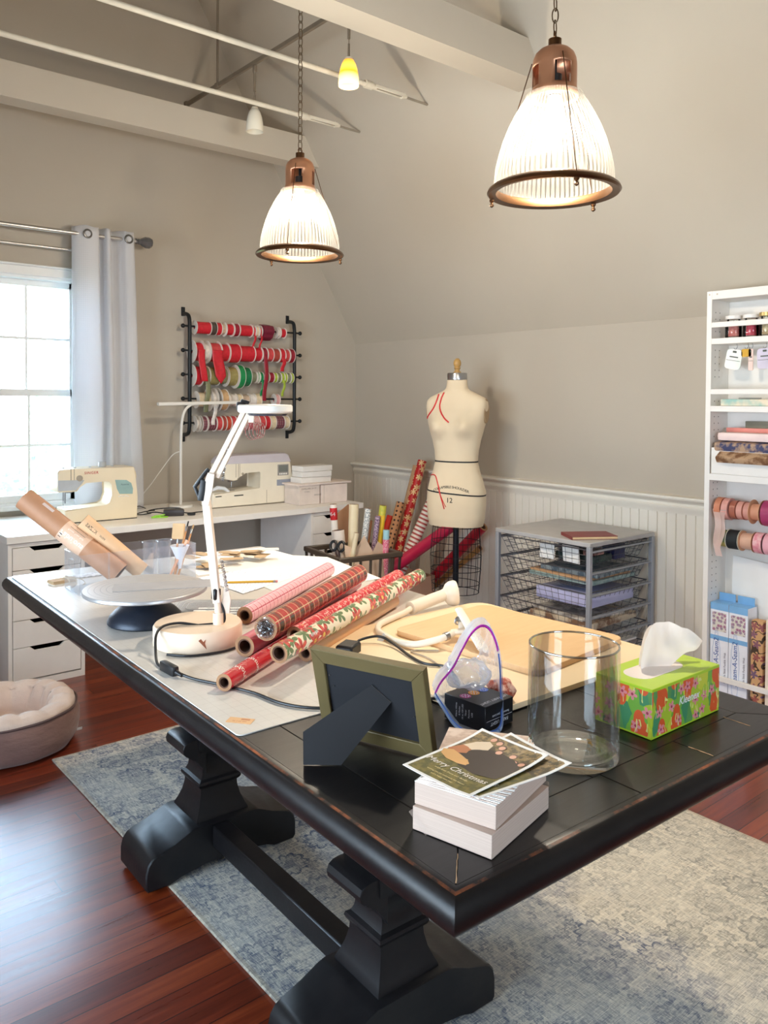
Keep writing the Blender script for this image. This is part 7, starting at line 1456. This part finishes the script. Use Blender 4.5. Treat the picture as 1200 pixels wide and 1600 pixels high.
def cards():
    C0 = V((.889, .833, 0)); rz = R(13.3); hw, hl = .089, .0665
    film = m_film; m_edge = card_mat('stacked_card_edges', (196, 168, 150), (226, 204, 188), 30)
    def edgemat():
        k = NT('card_block_edges'); s = k.sep(k.co()); l = k.noise(k.n('CombineXYZ', {0: k.math('MULTIPLY', s[0], 2), 1: k.math('MULTIPLY', s[1], 2), 2: k.math('MULTIPLY', s[2], 900)}).outputs[0], 1, 2); k.P(col=k.mix(l, srgb((176, 148, 132)), srgb((220, 198, 182))), rough=.6); return k.m
    em = edgemat(); z = ZT+.0006
    def block(label, dz, rr, dx, dy, h):
        t = thing('card_pack', label, 'card pack', (C0.x+dx, C0.y+dy, dz), rz+rr)
        mb = MB(); mb.bx(-hw, hw, -hl, hl, 0, h, bev=.0006); mb.build('card_block', em, t)
        return t
    b1 = block('lower shrink-wrapped pack of cards under the loose card stack', z, 0, 0, 0, .0345)
    mb = MB(); mb.grid(lambda u, v: (hw+.001+.004*math.sin(9*v)*math.sin(PI*u)+.003*NZ.noise(V((u*9, v*9, 1))), -hl+2*hl*v, .001+.040*u), 12, 24); mb.build('shrink_film', film, b1, 30)
    mb = MB(); mb.grid(lambda u, v: (hw-.01+.05*u, -hl*.3+.05*v+.012*u, .034-.030*u*u+.006*NZ.noise(V((u*6, v*6, 4)))), 12, 8); mb.build('film_flap', film, b1, 30)
    mb = MB(); mb.grid(lambda u, v: (-hw-.0005-.010*u, hl-.03+.03*v, .004+.026*v+.004*NZ.noise(V((u*7, v*7, 2)))), 8, 8); mb.build('film_flap', film, b1, 30)
    mb = MB(); mb.grid(lambda u, v: (hw+.0016+.002*NZ.noise(V((u*12, v*12, 9))), -hl+.02+.09*v, .030+.034*u), 10, 16); mb.build('film_corner', film, b1, 30)
    b2 = block('upper pack of cards lying on the shrink-wrapped pack', z+.0350, R(3), .008, .008, .0345)
    z2 = z+.0700; rn = random.Random(5)
    for i in range(14):
        a_ = R(3+1.5*i+rn.uniform(-.8, .8)); o = MB().bx(-hw+.001, hw-.001, -hl+.001, hl-.001, 0, .0011).build('greeting_card', m_edge if i % 2 else m_paper)
        o.location = (C0.x+.004+.0008*i, C0.y+.006+.0009*i, z2+.0013*i); o.rotation_euler = (0, 0, rz+a_); tag(o, 'blank-edged card in the fanned stack just under the two photo cards', 'card', 'fanned greeting cards')
    # photo cards
    zt = z2+.0013*14+.0008
    grass = card_mat('grass_print', (86, 84, 34), (128, 116, 52), 70, rough=.3); wood_ = card_mat('autumn_print', (74, 62, 38), (150, 124, 78), 90, rough=.3); skin = mat('skin_print', (222, 164, 136), .35); dark = mat('dark_clothes_print', (44, 30, 28), .3); pale = mat('pale_clothes_print', (226, 204, 176), .35); gold = mat('golden_dog_print', (222, 168, 100), .35); rust = mat('rust_clothes_print', (184, 108, 58), .35); denim = mat('denim_print', (92, 96, 108), .35); hair = mat('hair_print', (90, 56, 36), .4); wt = mat('white_ink', (246, 238, 228), .5)
    # frame of the photo cards: x across (text direction), y up the picture
    for nm, label, cx, cy, zz, ang, full in (('photo_card', 'family photo greeting card under the topmost card, its corner showing', .889, .806, zt, rz+R(-90-20), False), ('photo_card', 'topmost family photo greeting card with white script lettering', .871, .829, zt+.0020, rz+R(-90-11), True)):
        t = thing(nm, label, 'card', (cx, cy, zz), ang, None); w2, h2 = .0665, .089
        def curl(mb):
            for v in mb.bm.verts: v.co.z += .004*max(0, v.co.x*v.co.x/(w2*w2)-.25)*(1 if v.co.x > 0 else .4) + .003*max(0, v.co.y/h2-.3)**2*4
            return mb
        def flat(name, m, pts, lv): mb = MB(); mb.prism(pts, .00012, T3(0, 0, .0011+.00013*lv)); return curl(mb).build(name, m, pic)
        mb = MB(); 
        for gx in range(8):
            for gy in range(8): mb.bx(-w2+2*w2*gx/8, -w2+2*w2*(gx+1)/8, -h2+2*h2*gy/8, -h2+2*h2*(gy+1)/8, 0, .0009)
        bmesh.ops.remove_doubles(mb.bm, verts=mb.bm.verts, dist=1e-5); curl(mb).build('card_stock', m_paper, t)
        q = .0055; mb = MB()
        for gx in range(8):
            for gy in range(8): mb.bx(-(w2-q)+2*(w2-q)*gx/8, -(w2-q)+2*(w2-q)*(gx+1)/8, -(h2-q)+2*(h2-q)*gy/8, -(h2-q)+2*(h2-q)*(gy+1)/8, .0009, .00105, 0 if gy < 5 else 1)
        bmesh.ops.remove_doubles(mb.bm, verts=mb.bm.verts, dist=1e-6); pic = curl(mb).build('printed_photo', [grass, wood_], t)
        el = lambda x, y, a, b, rot=0, n=16: [(x+a*math.cos(2*PI*i/n)*math.cos(rot)-b*math.sin(2*PI*i/n)*math.sin(rot), y+a*math.cos(2*PI*i/n)*math.sin(rot)+b*math.sin(2*PI*i/n)*math.cos(rot)) for i in range(n)]
        if full:
            flat('printed_dark_group', dark, [(-.046, -.004), (-.040, .024), (-.018, .048), (.012, .050), (.044, .044), (.060, .026), (.061, -.004), (.056, -.024), (.020, -.032), (-.014, -.026)], 0)
            flat('printed_pale_jacket', pale, [(-.054, .030), (-.046, .052), (-.030, .066), (-.018, .060), (-.014, .040), (-.024, .024), (-.040, .024)], 1); flat('printed_rust_trousers', rust, [(-.062, .004), (-.054, .030), (-.036, .030), (-.028, .014), (-.040, .004), (-.050, -.004)], 2)
            flat('printed_dog', gold, [(-.064, -.004), (-.058, -.016), (-.040, -.024), (-.016, -.024), (-.004, -.020), (.006, -.012), (.004, -.002), (-.006, .002), (-.016, -.004), (-.034, .002), (-.052, .006)], 3); flat('printed_dog_ear', rust, el(-.001, -.007, .003, .005, .5), 4)
            flat('printed_pale_jumper', pale, [(-.008, .014), (-.002, .030), (.014, .032), (.024, .022), (.018, .008), (.002, .006)], 1); flat('printed_denim', denim, [(.002, -.014), (.012, .002), (.034, .000), (.044, -.010), (.034, -.026), (.012, -.028)], 1); flat('printed_dark_red_top', mat('plum_print', (92, 40, 40), .35), [(.034, .020), (.038, .034), (.056, .032), (.058, .012), (.044, .006)], 1)
            for i, (x, y) in enumerate(((-.028, .073), (-.014, .070), (-.002, .062), (.003, .048), (.011, .036), (.027, .052), (.039, .038), (.053, .039))):
                flat('printed_hair', hair, el(x, y+.0025, .0062, .0068), 3); flat('printed_face', skin, el(x, y, .0050, .0058), 4)
            flat('printed_hand', skin, el(.004, .018, .005, .0022, .3), 3); flat('printed_hand', skin, el(.020, -.006, .003, .004), 3)
            mb = MB(); mb.text('Merry Christmas', .0170, T3(-.002, -.042, .0018), 0, .00006, shear=.15); curl(mb).build('script_lettering', wt, pic)
            mb = MB(); mb.text('with love from our family', .0062, T3(.0, -.056, .0018), 0, .00006, shear=.2); mb.text('wishing you joy and peace this season', .0048, T3(0, -.067, .0018), 0, .00006); mb.text('and a happy new year', .0048, T3(0, -.075, .0018), 0, .00006); curl(mb).build('small_lettering', mat('gold_ink', (226, 204, 140), .4), pic)
        else:
            mb = MB(); mb.text('as', .017, T3(.045, -.042, .0018), 0, .00006, shear=.15); curl(mb).build('script_lettering', wt, pic)
            mb = MB(); mb.text('wishing you joy and peace this season', .0048, T3(0, -.067, .0018), 0, .00006); mb.text('and a happy new year', .0048, T3(0, -.075, .0018), 0, .00006); curl(mb).build('small_lettering', mat('gold_ink', (226, 204, 140), .4), pic)
cards()
